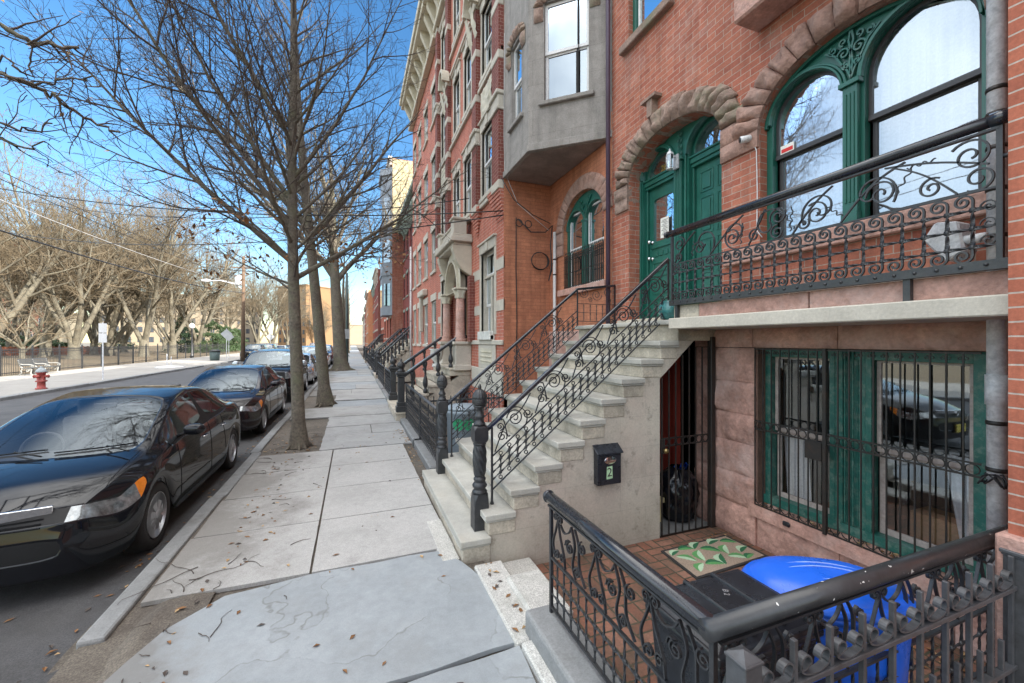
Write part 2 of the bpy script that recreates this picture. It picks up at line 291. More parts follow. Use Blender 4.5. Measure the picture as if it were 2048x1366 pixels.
simple('wood_red', (.30, .045, .03), .5, var=.2, bmp=.1)
simple('wood_cream', (.62, .52, .36), .6, var=.1, bmp=.1)
simple('sash_worn', (.42, .36, .33), .6, var=.25, vs=10, bmp=.3, tint=(.2, .15, .13), tfac=.5, ts=12)
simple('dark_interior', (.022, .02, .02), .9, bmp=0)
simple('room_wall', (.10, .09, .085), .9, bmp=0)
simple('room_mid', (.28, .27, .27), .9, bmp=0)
simple('curtain', (.78, .78, .82), .85, var=.06, bmp=.05)
simple('blind', (.30, .31, .34), .7, var=.05, bmp=0)
simple('cardboard', (.42, .25, .12), .8, var=.1)
simple('paper', (.85, .84, .78), .7, var=.03, bmp=0)
simple('black_plastic', (.018, .02, .026), .28, var=.15, vs=5, fine=.1, bmp=.1, bd=.001, tint=(.05, .06, .075), tfac=.5, ts=6)
simple('blue_plastic', (.015, .13, .72), .32, var=.1, vs=4, fine=.04, bmp=.05, bd=.001, tint=(.05, .15, .66), tfac=.3, ts=7)
simple('bag_plastic', (.008, .009, .013), .18, var=.1, bmp=.2, bd=.004)
simple('brass', (.30, .22, .10), .35, .9, bmp=.05)
simple('chrome', (.75, .75, .77), .14, 1, var=.05, bmp=0)
simple('cable', (.015, .015, .016), .5, bmp=0)
simple('cable_light', (.5, .5, .5), .5, bmp=0)
simple('terracotta_white', (.62, .62, .58), .6, var=.2, vs=8, bmp=.2)
def mat_stripes():
    pass
glass('glass_window', refl=.27, trans=.75, rough=.012, wav=.05)
glass('glass_dark', refl=.30, trans=.35, rough=.01, wav=.04)
glass('glass_basement', refl=.22, trans=.8, rough=.02, wav=.05)
glass('glass_car', refl=.04, trans=.85, rough=.01)
# ---------------------------------------------------------------- mesh helpers
class MB:
    def __init__(s): s.v = []; s.f = []; s.m = []; s.s = []
    def add(s, vs, fs, mi=0, smooth=False):
        o = len(s.v); s.v += [tuple(v) for v in vs]
        for f in fs: s.f.append(tuple(i+o for i in f)); s.m.append(mi); s.s.append(smooth)
        return s
    def box(s, x0, x1, y0, y1, z0, z1, mi=0):
        return s.add([(x0,y0,z0),(x1,y0,z0),(x1,y1,z0),(x0,y1,z0),(x0,y0,z1),(x1,y0,z1),(x1,y1,z1),(x0,y1,z1)],
              [(0,3,2,1),(4,5,6,7),(0,1,5,4),(1,2,6,5),(2,3,7,6),(3,0,4,7)], mi)
    def quad(s, a, b, c, d, mi=0): return s.add([a,b,c,d], [(0,1,2,3)], mi)
    def sweep(s, pts, prof, up=None, mi=0, smooth=True, closed=False, scale=None, caps=True):
        P = [Vector(p) for p in pts]; n = len(P); k = len(prof)
        if n < 2: return s
        T = []
        for i in range(n):
            if closed: t = P[(i+1)%n]-P[i-1]
            else: t = P[min(i+1,n-1)]-P[max(i-1,0)]
            if t.length < 1e-9: t = Vector((0,0,1))
            T.append(t.normalized())
        if up is None:
            u = Vector((0,0,1)) if abs(T[0].z) < .9 else Vector((1,0,0))
        else: u = Vector(up)
        vs = []
        for i in range(n):
            if up is not None: u = Vector(up)
            a = (u - T[i]*u.dot(T[i]))
            if a.length < 1e-6: a = T[i].orthogonal()
            a.normalize(); b = T[i].cross(a); u = a
            q = 1 if scale is None else scale[i]
            for (c, d) in prof: vs.append(P[i]+a*(c*q)+b*(d*q))
        fs = []
        for i in range(n if closed else n-1):
            j = (i+1) % n
            for m in range(k): fs.append((i*k+m, i*k+(m+1)%k, j*k+(m+1)%k, j*k+m))
        if caps and not closed:
            fs.append(tuple(range(k))[::-1]); fs.append(tuple((n-1)*k+i for i in range(k)))
        return s.add(vs, fs, mi, smooth)
    def tube(s, pts, r, n=6, mi=0, closed=False, up=None, caps=True):
        if isinstance(r, (list, tuple)): sc_, r = [q/max(r[0],1e-6) for q in r], r[0]
        else: sc_ = None
        pr = [(r*math.cos(2*math.pi*i/n), r*math.sin(2*math.pi*i/n)) for i in range(n)]
        return s.sweep(pts, pr, up, mi, True, closed, sc_, caps)
    def bar(s, pts, w, t, up, mi=0, closed=False):   # w along 'up' (out of plane), t in plane
        return s.sweep(pts, [(w/2,t/2),(-w/2,t/2),(-w/2,-t/2),(w/2,-t/2)], up, mi, False, closed)
    def lathe(s, c, prof, n=16, mi=0, axis='z', smooth=True, flute=None):
        vs = []; c = Vector(c)
        for j, (r, z) in enumerate(prof):
            for i in range(n):
                a = 2*math.pi*i/n; rr = r*(1+(flute(a, z) if flute else 0))
                p = (rr*math.cos(a), rr*math.sin(a), z)
                if axis == 'x': p = (p[2], p[0], p[1])
                if axis == 'y': p = (p[0], p[2], -p[1])
                vs.append(c+Vector(p))
        fs = [(j*n+i, j*n+(i+1)%n, (j+1)*n+(i+1)%n, (j+1)*n+i) for j in range(len(prof)-1) for i in range(n)]
        fs.append(tuple(range(n))[::-1]); fs.append(tuple((len(prof)-1)*n+i for i in range(n)))
        return s.add(vs, fs, mi, smooth)
    def prism(s, poly, a0, a1, axis='y', mi=0, smooth=False, caps=(1, 1)):
        n = len(poly)
        def mp(p, a): return (p[0], a, p[1]) if axis == 'y' else ((a, p[0], p[1]) if axis == 'x' else (p[0], p[1], a))
        vs = [mp(p, a0) for p in poly]+[mp(p, a1) for p in poly]
        fs = [(i, (i+1)%n, n+(i+1)%n, n+i) for i in range(n)]
        tri = tessellate_polygon([[Vector((p[0], p[1], 0)) for p in poly]])
        if caps[0]: fs += [tuple(t) for t in tri]
        if caps[1]: fs += [tuple(n+i for i in t[::-1]) for t in tri]
        return s.add(vs, fs, mi, smooth)
    def grid(s, nu, nv, fn, mi=0, smooth=True, flip=False):
        vs = [fn(i/nu, j/nv) for j in range(nv+1) for i in range(nu+1)]
        fs = [(j*(nu+1)+i, j*(nu+1)+i+1, (j+1)*(nu+1)+i+1, (j+1)*(nu+1)+i) for j in range(nv) for i in range(nu)]
        if flip: fs = [f[::-1] for f in fs]
        return s.add(vs, fs, mi, smooth)
    def wall(s, outline, holes, a, reveal, axis='x', mi=0, mr=None):
        """flat wall at coordinate a with holes; reveal goes towards +a by given depth"""
        loops = [[Vector((p[0], p[1], 0)) for p in outline]]+[[Vector((p[0], p[1], 0)) for p in h] for h in holes]
        flat = [p for l in loops for p in l]
        def mp(p, q): return (q, p[0], p[1]) if axis == 'x' else (p[0], q, p[1])
        s.add([mp(p, a) for p in flat], [tuple(t) for t in tessellate_polygon(loops)], mi)
        if reveal:
            for h in holes:
                n = len(h); s.add([mp(p, a) for p in h]+[mp(p, a+reveal) for p in h], [(i, (i+1)%n, n+(i+1)%n, n+i) for i in range(n)], mi if mr is None else mr)
        return s
    def build(s, name, mats, parent=None, world=True, bevel=0, seg=1, **tags):
        me = bpy.data.meshes.new(name)
        o_ = Vector((0,0,0))
        if parent is not None and world: o_ = root_loc(parent)
        me.from_pydata([(v[0]-o_.x, v[1]-o_.y, v[2]-o_.z) for v in s.v], [], s.f)
        if isinstance(mats, str): mats = [mats]
        for m in mats: me.materials.append(MATS[m])
        me.polygons.foreach_set('material_index', s.m); me.polygons.foreach_set('use_smooth', s.s)
        bm = bmesh.new(); bm.from_mesh(me); bmesh.ops.recalc_face_normals(bm, faces=bm.faces); bm.to_mesh(me); bm.free()
        me.update()
        o = bpy.data.objects.new(name, me); COL.objects.link(o)
        if parent is not None: o.parent = parent
        if bevel:
            b = o.modifiers.new('bevel', 'BEVEL'); b.width = bevel; b.segments = seg; b.limit_method = 'ANGLE'; b.angle_limit = R(40)
        for k, v in tags.items(): o[k] = v
        return o
def root_loc(o):
    v = Vector((0,0,0))
    while o is not None: v += Vector(o.location); o = o.parent
    return v
def tag(o, label=None, cat=None, group=None, kind=None):
    if label: o['label'] = label
    if cat: o['category'] = cat
    if group: o['group'] = group
    if kind: o['kind'] = kind
    return o
def thing(name, label, cat, loc=(0,0,0), rotz=0, group=None):
    o = bpy.data.objects.new(name, None); COL.objects.link(o); o.location = loc; o.rotation_euler = (0,0,rotz); o.empty_display_size = .1
    return tag(o, label, cat, group)
def kids(o): return [c for c in bpy.data.objects if c.parent == o]
def copy_tree(o, parent=None, top=None):
    c = o.copy(); COL.objects.link(c)
    if parent is not None: c.parent = parent
    for ch in o.children: copy_tree(ch, c)
    return c
def struct(mb, name, mats, **kw):
    o = mb.build(name, mats, **kw); o['kind'] = 'structure'; return o
def arc(cx, cz, r, a0, a1, n, rz=None):
    rz = r if rz is None else rz
    return [(cx+r*math.cos(R(a0+(a1-a0)*i/n)), cz+rz*math.sin(R(a0+(a1-a0)*i/n))) for i in range(n+1)]
def spiral(cx, cz, r0, r1, a0, turns, n=22, sgn=1):
    return [(cx+(r0+(r1-r0)*i/n)*math.cos(a0+sgn*2*math.pi*turns*i/n), cz+(r0+(r1-r0)*i/n)*math.sin(a0+sgn*2*math.pi*turns*i/n)) for i in range(n+1)]
def fr(p, seed=0, sc_=1.0): return noise.noise(Vector(p)*sc_+Vector((seed, seed*.7, -seed)))

def split_loose(o, most=40, gap=.004):
    """make each separate piece of a part mesh a part of its own (pieces that touch stay together)"""
    me = o.data; n = len(me.vertices)
    if n == 0 or n > 60000: return
    par = list(range(n))
    def find(a):
        while par[a] != a: par[a] = par[par[a]]; a = par[a]
        return a
    for p in me.polygons:
        vs = p.vertices; a = find(vs[0])
        for b in vs[1:]:
            b = find(b)
            if a != b: par[b] = a
    comp = {}
    for i in range(n): comp.setdefault(find(i), []).append(i)
    if len(comp) < 2 or len(comp) > 400: return
    co = [v.co for v in me.vertices]; bb = []
    for k, vs in comp.items():
        xs = [co[i].x for i in vs]; ys = [co[i].y for i in vs]; zs = [co[i].z for i in vs]; bb.append([min(xs)-gap, max(xs)+gap, min(ys)-gap, max(ys)+gap, min(zs)-gap, max(zs)+gap, [k]])
    g = list(range(len(bb)))
    def fg(a):
        while g[a] != a: g[a] = g[g[a]]; a = g[a]
        return a
    for i in range(len(bb)):
        for j in range(i):
            a, b = bb[i], bb[j]
            if a[0] < b[1] and b[0] < a[1] and a[2] < b[3] and b[2] < a[3] and a[4] < b[5] and b[4] < a[5]: g[fg(i)] = fg(j)
    groups = {}
    for i in range(len(bb)): groups.setdefault(fg(i), set()).update(bb[i][6])
    if len(groups) < 2 or len(groups) > most: return
    root = [find(i) for i in range(n)]; gid = {k: q for q, ks in enumerate(groups.values()) for k in ks}
    for q in range(1, len(groups)):
        c = o.copy(); c.data = me.copy(); COL.objects.link(c); bm = bmesh.new(); bm.from_mesh(c.data); bm.verts.ensure_lookup_table()
        bmesh.ops.delete(bm, geom=[bm.verts[i] for i in range(n) if gid[root[i]] != q], context='VERTS'); bm.to_mesh(c.data); bm.free()
    bm = bmesh.new(); bm.from_mesh(me); bm.verts.ensure_lookup_table(); bmesh.ops.delete(bm, geom=[bm.verts[i] for i in range(n) if gid[root[i]] != 0], context='VERTS'); bm.to_mesh(me); bm.free()
# ================================================================ setting: ground, road, pavements
PZ = .13
def sheet(name, mat, x0, x1, y0, y1, z, und=0, step=1.0):
    m = MB(); nx = max(1, int((x1-x0)/step)); ny = max(1, int((y1-y0)/step))
    m.grid(nx, ny, lambda u, v: (x0+(x1-x0)*u, y0+(y1-y0)*v, z+(und*fr((x0+(x1-x0)*u, y0+(y1-y0)*v, 0), 3, .5) if und else 0)))
    return struct(m, name, mat)
sheet('ground', 'soil', -400, 400, -150, 900, -.12, 0, 200)
sheet('road', 'asphalt', -11.05, -1.62, -40, 260, 0, .012, .9)
sheet('park_lawn', 'park_ground', -160, -17.6, -40, 200, .09, .06, 3)
sheet('far_pavement', 'far_pavement', -17.6, -11.3, -40, 200, .11, .01, 2)
m = MB()
for i in range(-12, 100):
    y = i*2.; m.box(-11.32, -11.05, y+.008, y+1.992, -.05, .115+.006*(i % 3))
struct(m, 'far_kerb', 'kerb_stone', bevel=.015)
sheet('pavement_bed', 'soil', -1.60, 1.05, -6, 200, PZ-.035, .012, .15 if False else .35)
# slabs
def slab(m, c, z=PZ, th=.03, mi=0, jit=.012, n=14):
    """c: four corners (x,y) ccw; ragged edges"""
    P = []
    for i in range(len(c)):
        a, b = Vector((*c[i], 0)), Vector((*c[(i+1) % len(c)], 0))
        k = max(2, int((b-a).length/.12))
        nrm = Vector((-(b-a).y, (b-a).x, 0)).normalized()
        for j in range(k):
            p = a.lerp(b, j/k); q = p+nrm*(jit*fr((p.x, p.y, 1), 5, 3.)*1.6+jit*.5*fr((p.x, p.y, 1), 9, 11.)); P.append((q.x, q.y))
    m.prism([(p[0], p[1]) for p in P], z-th, z, 'z', mi)
m = MB()
ys = [3.68, 4.72, 5.72, 6.72, 7.72]
for i in range(4):
    slab(m, [(-1.42, ys[i]+.012), (-.335, ys[i]+.004), (-.335, ys[i+1]-.006), (-1.44, ys[i+1]-.004)], jit=.004)
    slab(m, [(-.315, ys[i]+.004), (.86 if i == 0 else .84, ys[i]+.02), (.84, ys[i+1]-.004), (-.315, ys[i+1]-.006)], jit=.004)
struct(m, 'pavement', 'concrete', bevel=.006)
m = MB()
slab(m, [(-1.3, 2.26), (.94, 2.37), (.98, 3.0), (.86, 3.42), (.70, 3.655), (-.33, 3.655), (-.88, 3.57), (-1.14, 3.30), (-1.28, 2.9)], jit=.012)
slab(m, [(-1.3, .55), (.85, .55), (.955, 2.345), (-1.3, 2.24)], jit=.008, z=PZ-.004)
slab(m, [(-1.15, -1.5), (.88, -1.5), (.80, .50), (-1.15, .50)], jit=.02)
struct(m, 'pavement', 'bluestone', bevel=.008, seg=2)
m = MB(); mw = MB(); y = 7.78; i = 0; rr = random.Random(3)
while y < 190:
    L_ = rr.uniform(.9, 1.7)*(1 if y < 40 else 2.5); q = m if rr.random() < .5 else mw; z = PZ+rr.uniform(-.012, .02)
    x0 = -.55 if 7 < y < 10.2 or 12.4 < y < 15 or 28 < y < 31 else -1.42
    if rr.random() < .35 and y < 40:
        xm = rr.uniform(-.2, .35)
        slab(q, [(x0, y), (xm, y+.01), (xm, y+L_-.012), (x0, y+L_-.01)], z=z, jit=.008)
        slab(mw, [(xm+.012, y), (1.0, y), (1.0, y+L_-.012), (xm+.012, y+L_-.012)], z=z+.006, jit=.008)
    else: slab(q, [(x0, y+rr.uniform(-.02, .02)), (1.0, y+rr.uniform(-.02, .02)), (1.0, y+L_-.015), (x0, y+L_-.015)], z=z, jit=.022)
    y += L_; i += 1
struct(m, 'pavement', 'bluestone', bevel=.008); struct(mw, 'pavement', 'bluestone_warm', bevel=.008)
# near kerb: long bluestone kerb pieces, the nearest one broken off and sunk
m = MB(); y = 3.36
for k, L_ in enumerate([2.6, 2.1, 3.0, 2.4, 2.8, 2.2]+[2.6]*60):
    dx = .02*math.sin(k*2.1); m.box(-1.62+dx, -1.47+dx, y, y+L_-.015, -.1, PZ-.004-.006*(k % 2)); y += L_
struct(m, 'kerb', 'kerb_stone', bevel=.02, seg=2)
m = MB(); m.box(-1.62, -1.46, -4, 2.6, -.1, .05); struct(m, 'kerb', 'kerb_stone', bevel=.02)
# crumbling earth ramp between road and slabs where the kerb is missing
m = MB(); m.grid(40, 90, lambda u, v: (-1.72+.75*u, -1+4.75*v, .004+(PZ-.012)*min(1, max(0, (u-.12)/.5))*1.0+.02*fr((u*3, v*12, 0), 2, 1.5)))
struct(m, 'kerb_earth', 'soil')
# granite strip and coping beside the sunken yard
m = MB()
m.box(.955, 1.10, 1.2, 2.32, .02, PZ+.035); m.box(.93, 1.17, 2.34, 3.28, .02, PZ+.02); m.box(.70, .86, 3.46, 4.3, .05, PZ+.004)
struct(m, 'pavement_edge', 'granite', bevel=.012)
m = MB(); m.box(1.02, 1.28, -1.5, 2.42, -.1, .285); struct(m, 'fence_coping', 'kerb_stone', bevel=.02, seg=2)
m = MB(); m.box(1.105, 1.40, 2.44, 3.0, -.1, .18); m.box(1.16, 1.5, 3.0, 3.42, -.1, .05); struct(m, 'yard_step', 'granite', bevel=.02)
m = MB(); m.box(1.285, 1.40, 1.02, 2.43, -.1, .06); struct(m, 'yard_edging', 'granite', bevel=.02)
sheet('yard_floor', 'brick_paving', 1.25, 3.76, .2, 3.42, -.045, .004, .1)
sheet('yard_floor', 'soil', 1.2, 3.75, 5.4, 7.6, -.045, .01, .3)
sheet('yard_floor', 'kerb_stone', 2.6, 5.2, 3.46, 5.44, -.048, .004, .3)
# ================================================================ the brick row house with the stone stoop
FX = 3.75
def ellipse_open(y0, y1, zb, zs, b, n=20):
    c, a = (y0+y1)/2, (y1-y0)/2
    return [(y0, zb), (y1, zb)]+[(c+a*math.cos(math.pi*i/n), zs+b*math.sin(math.pi*i/n)) for i in range(n+1)]
house = thing('brick_row_house', 'orange-red brick row house with rough stone arches, green doors and a stone-walled basement', 'house', (FX, 3.2, 0))
DOOR = ellipse_open(3.35, 4.97, 2.2, 4.30, .47); WIN = ellipse_open(1.34, 2.90, 2.96, 4.10, .50)
def rect(y0, y1, z0, z1): return [(y0, z0), (y1, z0), (y1, z1), (y0, z1)]
m = MB()
ups = [rect(4.15, 4.98, 6.35, 8.1), rect(4.15, 4.98, 9.4, 11.2), rect(1.6, 2.9, 9.4, 11.2)]
m.wall([(.98, 2.14), (5.38, 2.14), (5.38, 13.2), (.98, 13.2)], [DOOR, WIN]+ups, FX, .24)
m.box(FX+.3, FX+9, .98, 5.38, 2.3, 13.1) if False else None
m.add([(FX, .98, 13.2), (FX+10, .98, 13.2), (FX+10, 5.38, 13.2), (FX, 5.38, 13.2)], [(0, 1, 2, 3)])
m.box(FX+9.7, FX+10, .98, 5.38, -.1, 13.19); m.box(FX+.3, FX+9.69, 5.30, 5.37, -.1, 13.19); m.box(FX+.3, FX+9.69, .99, 1.05, 1.0, 13.19); m.build('wall', 'brick_main', house)
m = MB(); m.box(3.35, 3.74, .9, 5.4, 13.0, 13.9); m.box(3.45, 3.74, .9, 5.4, 12.6, 13.0); m.build('cornice', 'green_paint', house, bevel=.03)
# rooms behind the openings
m = MB()
def room(m, x0, x1, y0, y1, z0, z1, mi=0):
    v = [(x0,y0,z0),(x1,y0,z0),(x1,y1,z0),(x0,y1,z0),(x0,y0,z1),(x1,y0,z1),(x1,y1,z1),(x0,y1,z1)]
    m.add(v, [(0,1,2,3),(4,7,6,5),(0,4,5,1),(1,5,6,2),(2,6,7,3)], mi)
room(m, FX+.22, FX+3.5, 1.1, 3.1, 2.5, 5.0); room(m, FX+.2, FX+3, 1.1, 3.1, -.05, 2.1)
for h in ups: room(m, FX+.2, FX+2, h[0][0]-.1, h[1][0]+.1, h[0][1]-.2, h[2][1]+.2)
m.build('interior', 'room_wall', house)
# basement wall of rock-faced brownstone blocks
def rock(m, y0, y1, z0, z1, x, amp=.03, seed=0, nu=None, nv=None, xback=None, mi=0, margin=.02):
    nu = nu or max(3, int((y1-y0)/.035)); nv = nv or max(3, int((z1-z0)/.035)); xb = x+.09 if xback is None else xback
    def fn(u, v):
        y, z = y0+(y1-y0)*u, z0+(z1-z0)*v
        e = min(1, min((y-y0), (y1-y), (z-z0), (z1-z))/max(margin, 1e-4))
        d = (.55+.9*fr((y, z, 0), seed, 4.)+.5*fr((y, z, 0), seed+3, 11.)+.22*fr((y, z, 0), seed+5, 28.))
        return (x-amp*max(-.1, d)*e, y, z)
    m.grid(nu, nv, fn, mi, True)
    m.add([(x,y0,z0),(x,y1,z0),(x,y1,z1),(x,y0,z1),(xb,y0,z0),(xb,y1,z0),(xb,y1,z1),(xb,y0,z1)], [(0,4,5,1),(1,5,6,2),(2,6,7,3),(3,7,4,0)], mi)
m = MB(); rr = random.Random(5)
zs = [-.05, .30, .62, .95, 1.25, 1.58, 1.935]
for i in range(6): rock(m, 2.95, 3.72, zs[i]+.0015, zs[i+1]-.0015, FX, .04, i*7)
for (a, b) in ((2.98, 3.72), (2.2, 2.975), (1.0, 2.195)): rock(m, a, b, 1.94, 2.135, FX-.005, .035, a*9)
rock(m, .98, 1.335, .40, 1.935, FX, .02, 44)
for (a, b) in ((2.2, 2.945), (1.5, 2.195), (.98, 1.495)): rock(m, a, b, -.05, .255, FX+.02, .03, a*5)
m.box(FX-.035, FX+.12, .98, 3.0, .26, .385)          # sill course
m.build('basement_wall', 'brownstone', house)
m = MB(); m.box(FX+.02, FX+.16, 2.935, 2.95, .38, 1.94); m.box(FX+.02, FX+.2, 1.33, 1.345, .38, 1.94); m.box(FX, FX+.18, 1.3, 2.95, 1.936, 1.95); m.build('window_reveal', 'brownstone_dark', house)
# water table band between balcony and brick, and stone under the big window
m = MB(); m.box(FX-.05, FX, .98, 3.30, 2.80, 2.95); m.build('window_sill', 'brownstone', house, bevel=.01)
# voussoirs
def vouss(mb, ci, a, b, zs, t, x, a0, a1, seed, depth=.30, amp=.045):
    """one rough block of an elliptical arch: centre ci, half axes a,b, spring zs, thickness t"""
    nu, nv = 7, 8
    def pt(th, r): # r 0..1 inner..outer
        return ci+(a+t*r)*math.cos(th), zs+(b+t*r)*math.sin(th)
    def fn(u, v):
        th = a0+(a1-a0)*(.02+.96*u); y, z = pt(th, v)
        e = min(1, min(u, 1-u)*5, min(v, 1-v)*5); e = math.sqrt(max(e, 0))
        d = .75+.8*fr((y, z, 0), seed, 5.)+.5*fr((y, z, 0), seed+2, 14.)
        return (x-amp*d*e, y, z)
    mb.grid(nu, nv, fn, 0, True)
    # sides and soffit
    def side(u0, u1, v0, v1, n, soff=False):
        def f2(u, v):
            th = a0+(a1-a0)*(.02+.96*(u0+(u1-u0)*u)); y, z = pt(th, v0+(v1-v0)*u)
            return (x+depth*v, y, z+(.02*fr((y, v, z), seed+8, 9.)*min(1, v*4) if soff else 0))
        mb.grid(n, 5 if soff else 1, f2, 0, True)
    side(0, 1, 0, 0, nu, True); side(0, 1, 1, 1, nu); side(0, 0, 0, 1, 2); side(1, 1, 0, 1, 2)
m = MB(); rr = random.Random(11); c = (3.35+4.97)/2; nB = 17
for i in range(nB): vouss(m, c, .81, .47, 4.30, .27+rr.uniform(-.02, .03), FX-.03, math.pi*i/nB, math.pi*(i+1)/nB, i*13, .32, .085)
# keystone console
m.box(FX-.10, FX, 4.36, 4.46, 4.98, 5.20); m.box(FX-.12, FX, 4.28, 4.56, 5.20, 5.24)
for k, (z0, z1) in enumerate(((3.93, 4.10), (4.10, 4.29))):
    rock(m, 4.975, 5.27+.03*k, z0, z1, FX-.03, .05, k*9, xback=FX)
    m.grid(6, 4, lambda u, v: (FX-.03+.30*u, 4.972+.02*fr((u*3, v, k), 4, 2.), z0+(z1-z0)*v), 0, True)
m.build('door_arch', 'arch_stone', house)
m = MB(); c = (1.34+2.90)/2; nB = 15
for i in range(nB): vouss(m, c, .78, .50, 4.10, .26+rr.uniform(-.02, .03), FX-.03, math.pi*i/nB, math.pi*(i+1)/nB, 200+i*13, .1, .075)
for k, (z0, z1) in enumerate(((3.93, 4.10), (3.76, 3.92))):
    if k == 0: rock(m, 2.905, 3.345, z0, z1, FX-.03, .05, 70+k*9, xback=FX)
rock(m, 3.15, 3.345, 4.105, 4.29, FX-.03, .04, 95, xback=FX)
m.build('window_arch', 'arch_stone_pink', house)
# --- entrance: green frame with two arched openings, pilaster between
GX = 3.97
def rarch(y0, y1, zb, zs, n=14): return ellipse_open(y0, y1, zb, zs, (y1-y0)/2, n)
m = MB(); fr_ = thing
OL, OR_ = rarch(4.30, 4.93, 2.26, 4.36), rarch(3.40, 4.05, 2.26, 4.38)
m.wall(ellipse_open(3.3, 5.04, 2.2, 4.30, .52), [OL, OR_], GX, .10)
for (a, b, zs_) in ((4.30, 4.93, 4.36), (3.40, 4.05, 4.38)):      # archivolts
    cc, r = (a+b)/2, (b-a)/2
    for rr_, w_, px_ in ((r+.035, .03, .03), (r+.012, .022, .045)):
        m.bar([(GX-px_/2+.001, cc+rr_*math.cos(math.pi*i/20), zs_+rr_*math.sin(math.pi*i/20)) for i in range(21)], px_, w_, (1, 0, 0))
    for s_ in (-1, 1): m.box(GX-.03, GX+.001, cc+s_*(r+.035)-.015, cc+s_*(r+.035)+.015, 2.3, zs_)
m.box(GX-.06, GX-.001, 4.115, 4.245, 2.28, 4.33); m.box(GX-.085, GX-.001, 4.09, 4.27, 4.33, 4.37); m.box(GX-.08, GX-.001, 4.10, 4.26, 2.27, 2.42)
for k in range(4): m.box(GX-.07, GX-.059, 4.132+.028*k, 4.144+.028*k, 2.5, 4.28)
for k in range(4):                                                   # rosettes
    for rr_ in (.036, .018): m.tube([(GX-.02, 4.18+rr_*math.cos(t), 4.44+.085*k+rr_*math.sin(t)) for t in [2*math.pi*i/14 for i in range(14)]], .007, 5, closed=True)
m.build('door_frame', 'green_paint', house, bevel=.003)
def door(nm, y0, y1, zs_, glassy):
    zt = 4.27; X0 = GX+.10; m = MB()
    d = MB(); d.box(X0-.075, X0-.001, y0, y1, zt-.015, zt+.05); d.box(X0-.095, X0-.02, y0-.0, y1, zt+.05, zt+.075); d.box(X0-.055, X0-.001, y0, y1, zt-.06, zt-.016)
    for yy in (y0, y1-.03): d.box(X0-.04, X0, yy, yy+.03, 2.26, zt-.06)
    rad = (y1-y0)/2; cc = (y0+y1)/2
    d.bar([(X0-.02, cc+(rad-.02)*math.cos(math.pi*i/16), zs_+(rad-.02)*math.sin(math.pi*i/16)) for i in range(17)], .04, .04, (1, 0, 0))
    D = MB()
    a, b = y0+.03, y1-.03; top = 4.21
    if glassy:
        g = [(a+.09, 3.44), (b-.09, 3.44), (b-.09, 4.0)]+[(b-.09-.05+.05*math.cos(t), 4.0+.05*math.sin(t)) for t in (.5, 1., 1.57)]+[(a+.14, 4.05), (a+.105, 4.035), (a+.09, 4.0)]
        D.wall(rect(a, b, 2.27, top), [g], X0, .04)
        for (p0, p1, q0, q1) in ((a+.08, b-.08, 2.36, 2.62), (a+.08, b-.08, 2.68, 2.95), (a+.08, b-.08, 3.0, 3.14)):
            D.box(X0-.012, X0, p0, p1, q0, q0+.02); D.box(X0-.012, X0, p0, p1, q1-.02, q1); D.box(X0-.012, X0, p0, p0+.02, q0+.02, q1-.02); D.box(X0-.012, X0, p1-.02, p1, q0+.02, q1-.02)
        for k in range(4): D.box(X0-.014, X0, a+.09+.1*k, a+.16+.1*k, 3.22, 3.29)
        D.box(X0-.02, X0, a+.06, b-.06, 3.34, 3.40)
    else:
        D.wall(rect(a, b, 2.27, top), [], X0, 0)
        cy = (a+b)/2
        for (q0, q1) in ((3.86, 4.12), (3.34, 3.80), (2.85, 3.28), (2.36, 2.79)):
            for (p0, p1) in ((a+.07, cy-.03), (cy+.03, b-.07)):
                D.box(X0-.008, X0, p0, p1, q0, q0+.014); D.box(X0-.008, X0, p0, p1, q1-.014, q1); D.box(X0-.008, X0, p0, p0+.014, q0+.014, q1-.014); D.box(X0-.008, X0, p1-.014, p1, q0+.014, q1-.014)
                D.box(X0-.012, X0, p0+.04, p1-.04, q0+.04, q1-.04)
    do = D.build('door', 'green_paint', house, bevel=.003); d.build('door_casing', 'green_paint', house, bevel=.003)
    g = MB(); n = 14; g.add([(X0, cc+(rad-.03)*math.cos(math.pi*i/n), zs_+(rad-.03)*math.sin(math.pi*i/n)) for i in range(n+1)]+[(X0, y0+.03, zt), (X0, y1-.03, zt)], [tuple(range(n+1))+(n+1, n+2)])
    g.build('fanlight', 'glass_dark', house)
    if glassy:
        g = MB(); g.quad((X0+.02, a+.08, 3.43), (X0+.02, b-.08, 3.43), (X0+.02, b-.08, 4.07), (X0+.02, a+.08, 4.07)); g.build('pane', 'glass_basement', do)
        g = MB(); g.grid(40, 2, lambda u, v: (X0+.07+.012*math.sin(u*50), a+.05+(b-a-.1)*u, 3.40+.7*v)); g.build('curtain', 'curtain', do)
        p = MB(); p.box(X0-.012, X0-.006, 4.50, 4.66, 3.46, 3.74); p.build('notice', 'paper', do)
        p = MB()
        for k in range(11): p.box(X0-.0135, X0-.0125, 4.52+.02*(k % 3 == 0), 4.64-.02*((k*7) % 3), 3.50+.02*k, 3.506+.02*k)
        p.build('notice_text', 'frame_dark', do)
        k = MB()
        for (yy, zz_) in ((4.84, 3.20), (4.84, 3.44)):
            k.lathe((X0-.001, yy, zz_), [(.028, 0), (.028, -.01), (.012, -.015), (.012, -.04), (.026, -.05), (.03, -.065), (.02, -.08), (.001, -.083)], 12, axis='x')
        k.build('knob', 'chrome', do)
    # dark hall behind the glass
    g = MB(); g.quad((X0+.14, y0-.1, 2.2), (X0+.14, y1+.1, 2.2), (X0+.14, y1+.1, 4.9), (X0+.14, y0-.1, 4.9)); g.build('hall', 'room_mid' if glassy else 'dark_interior', house)
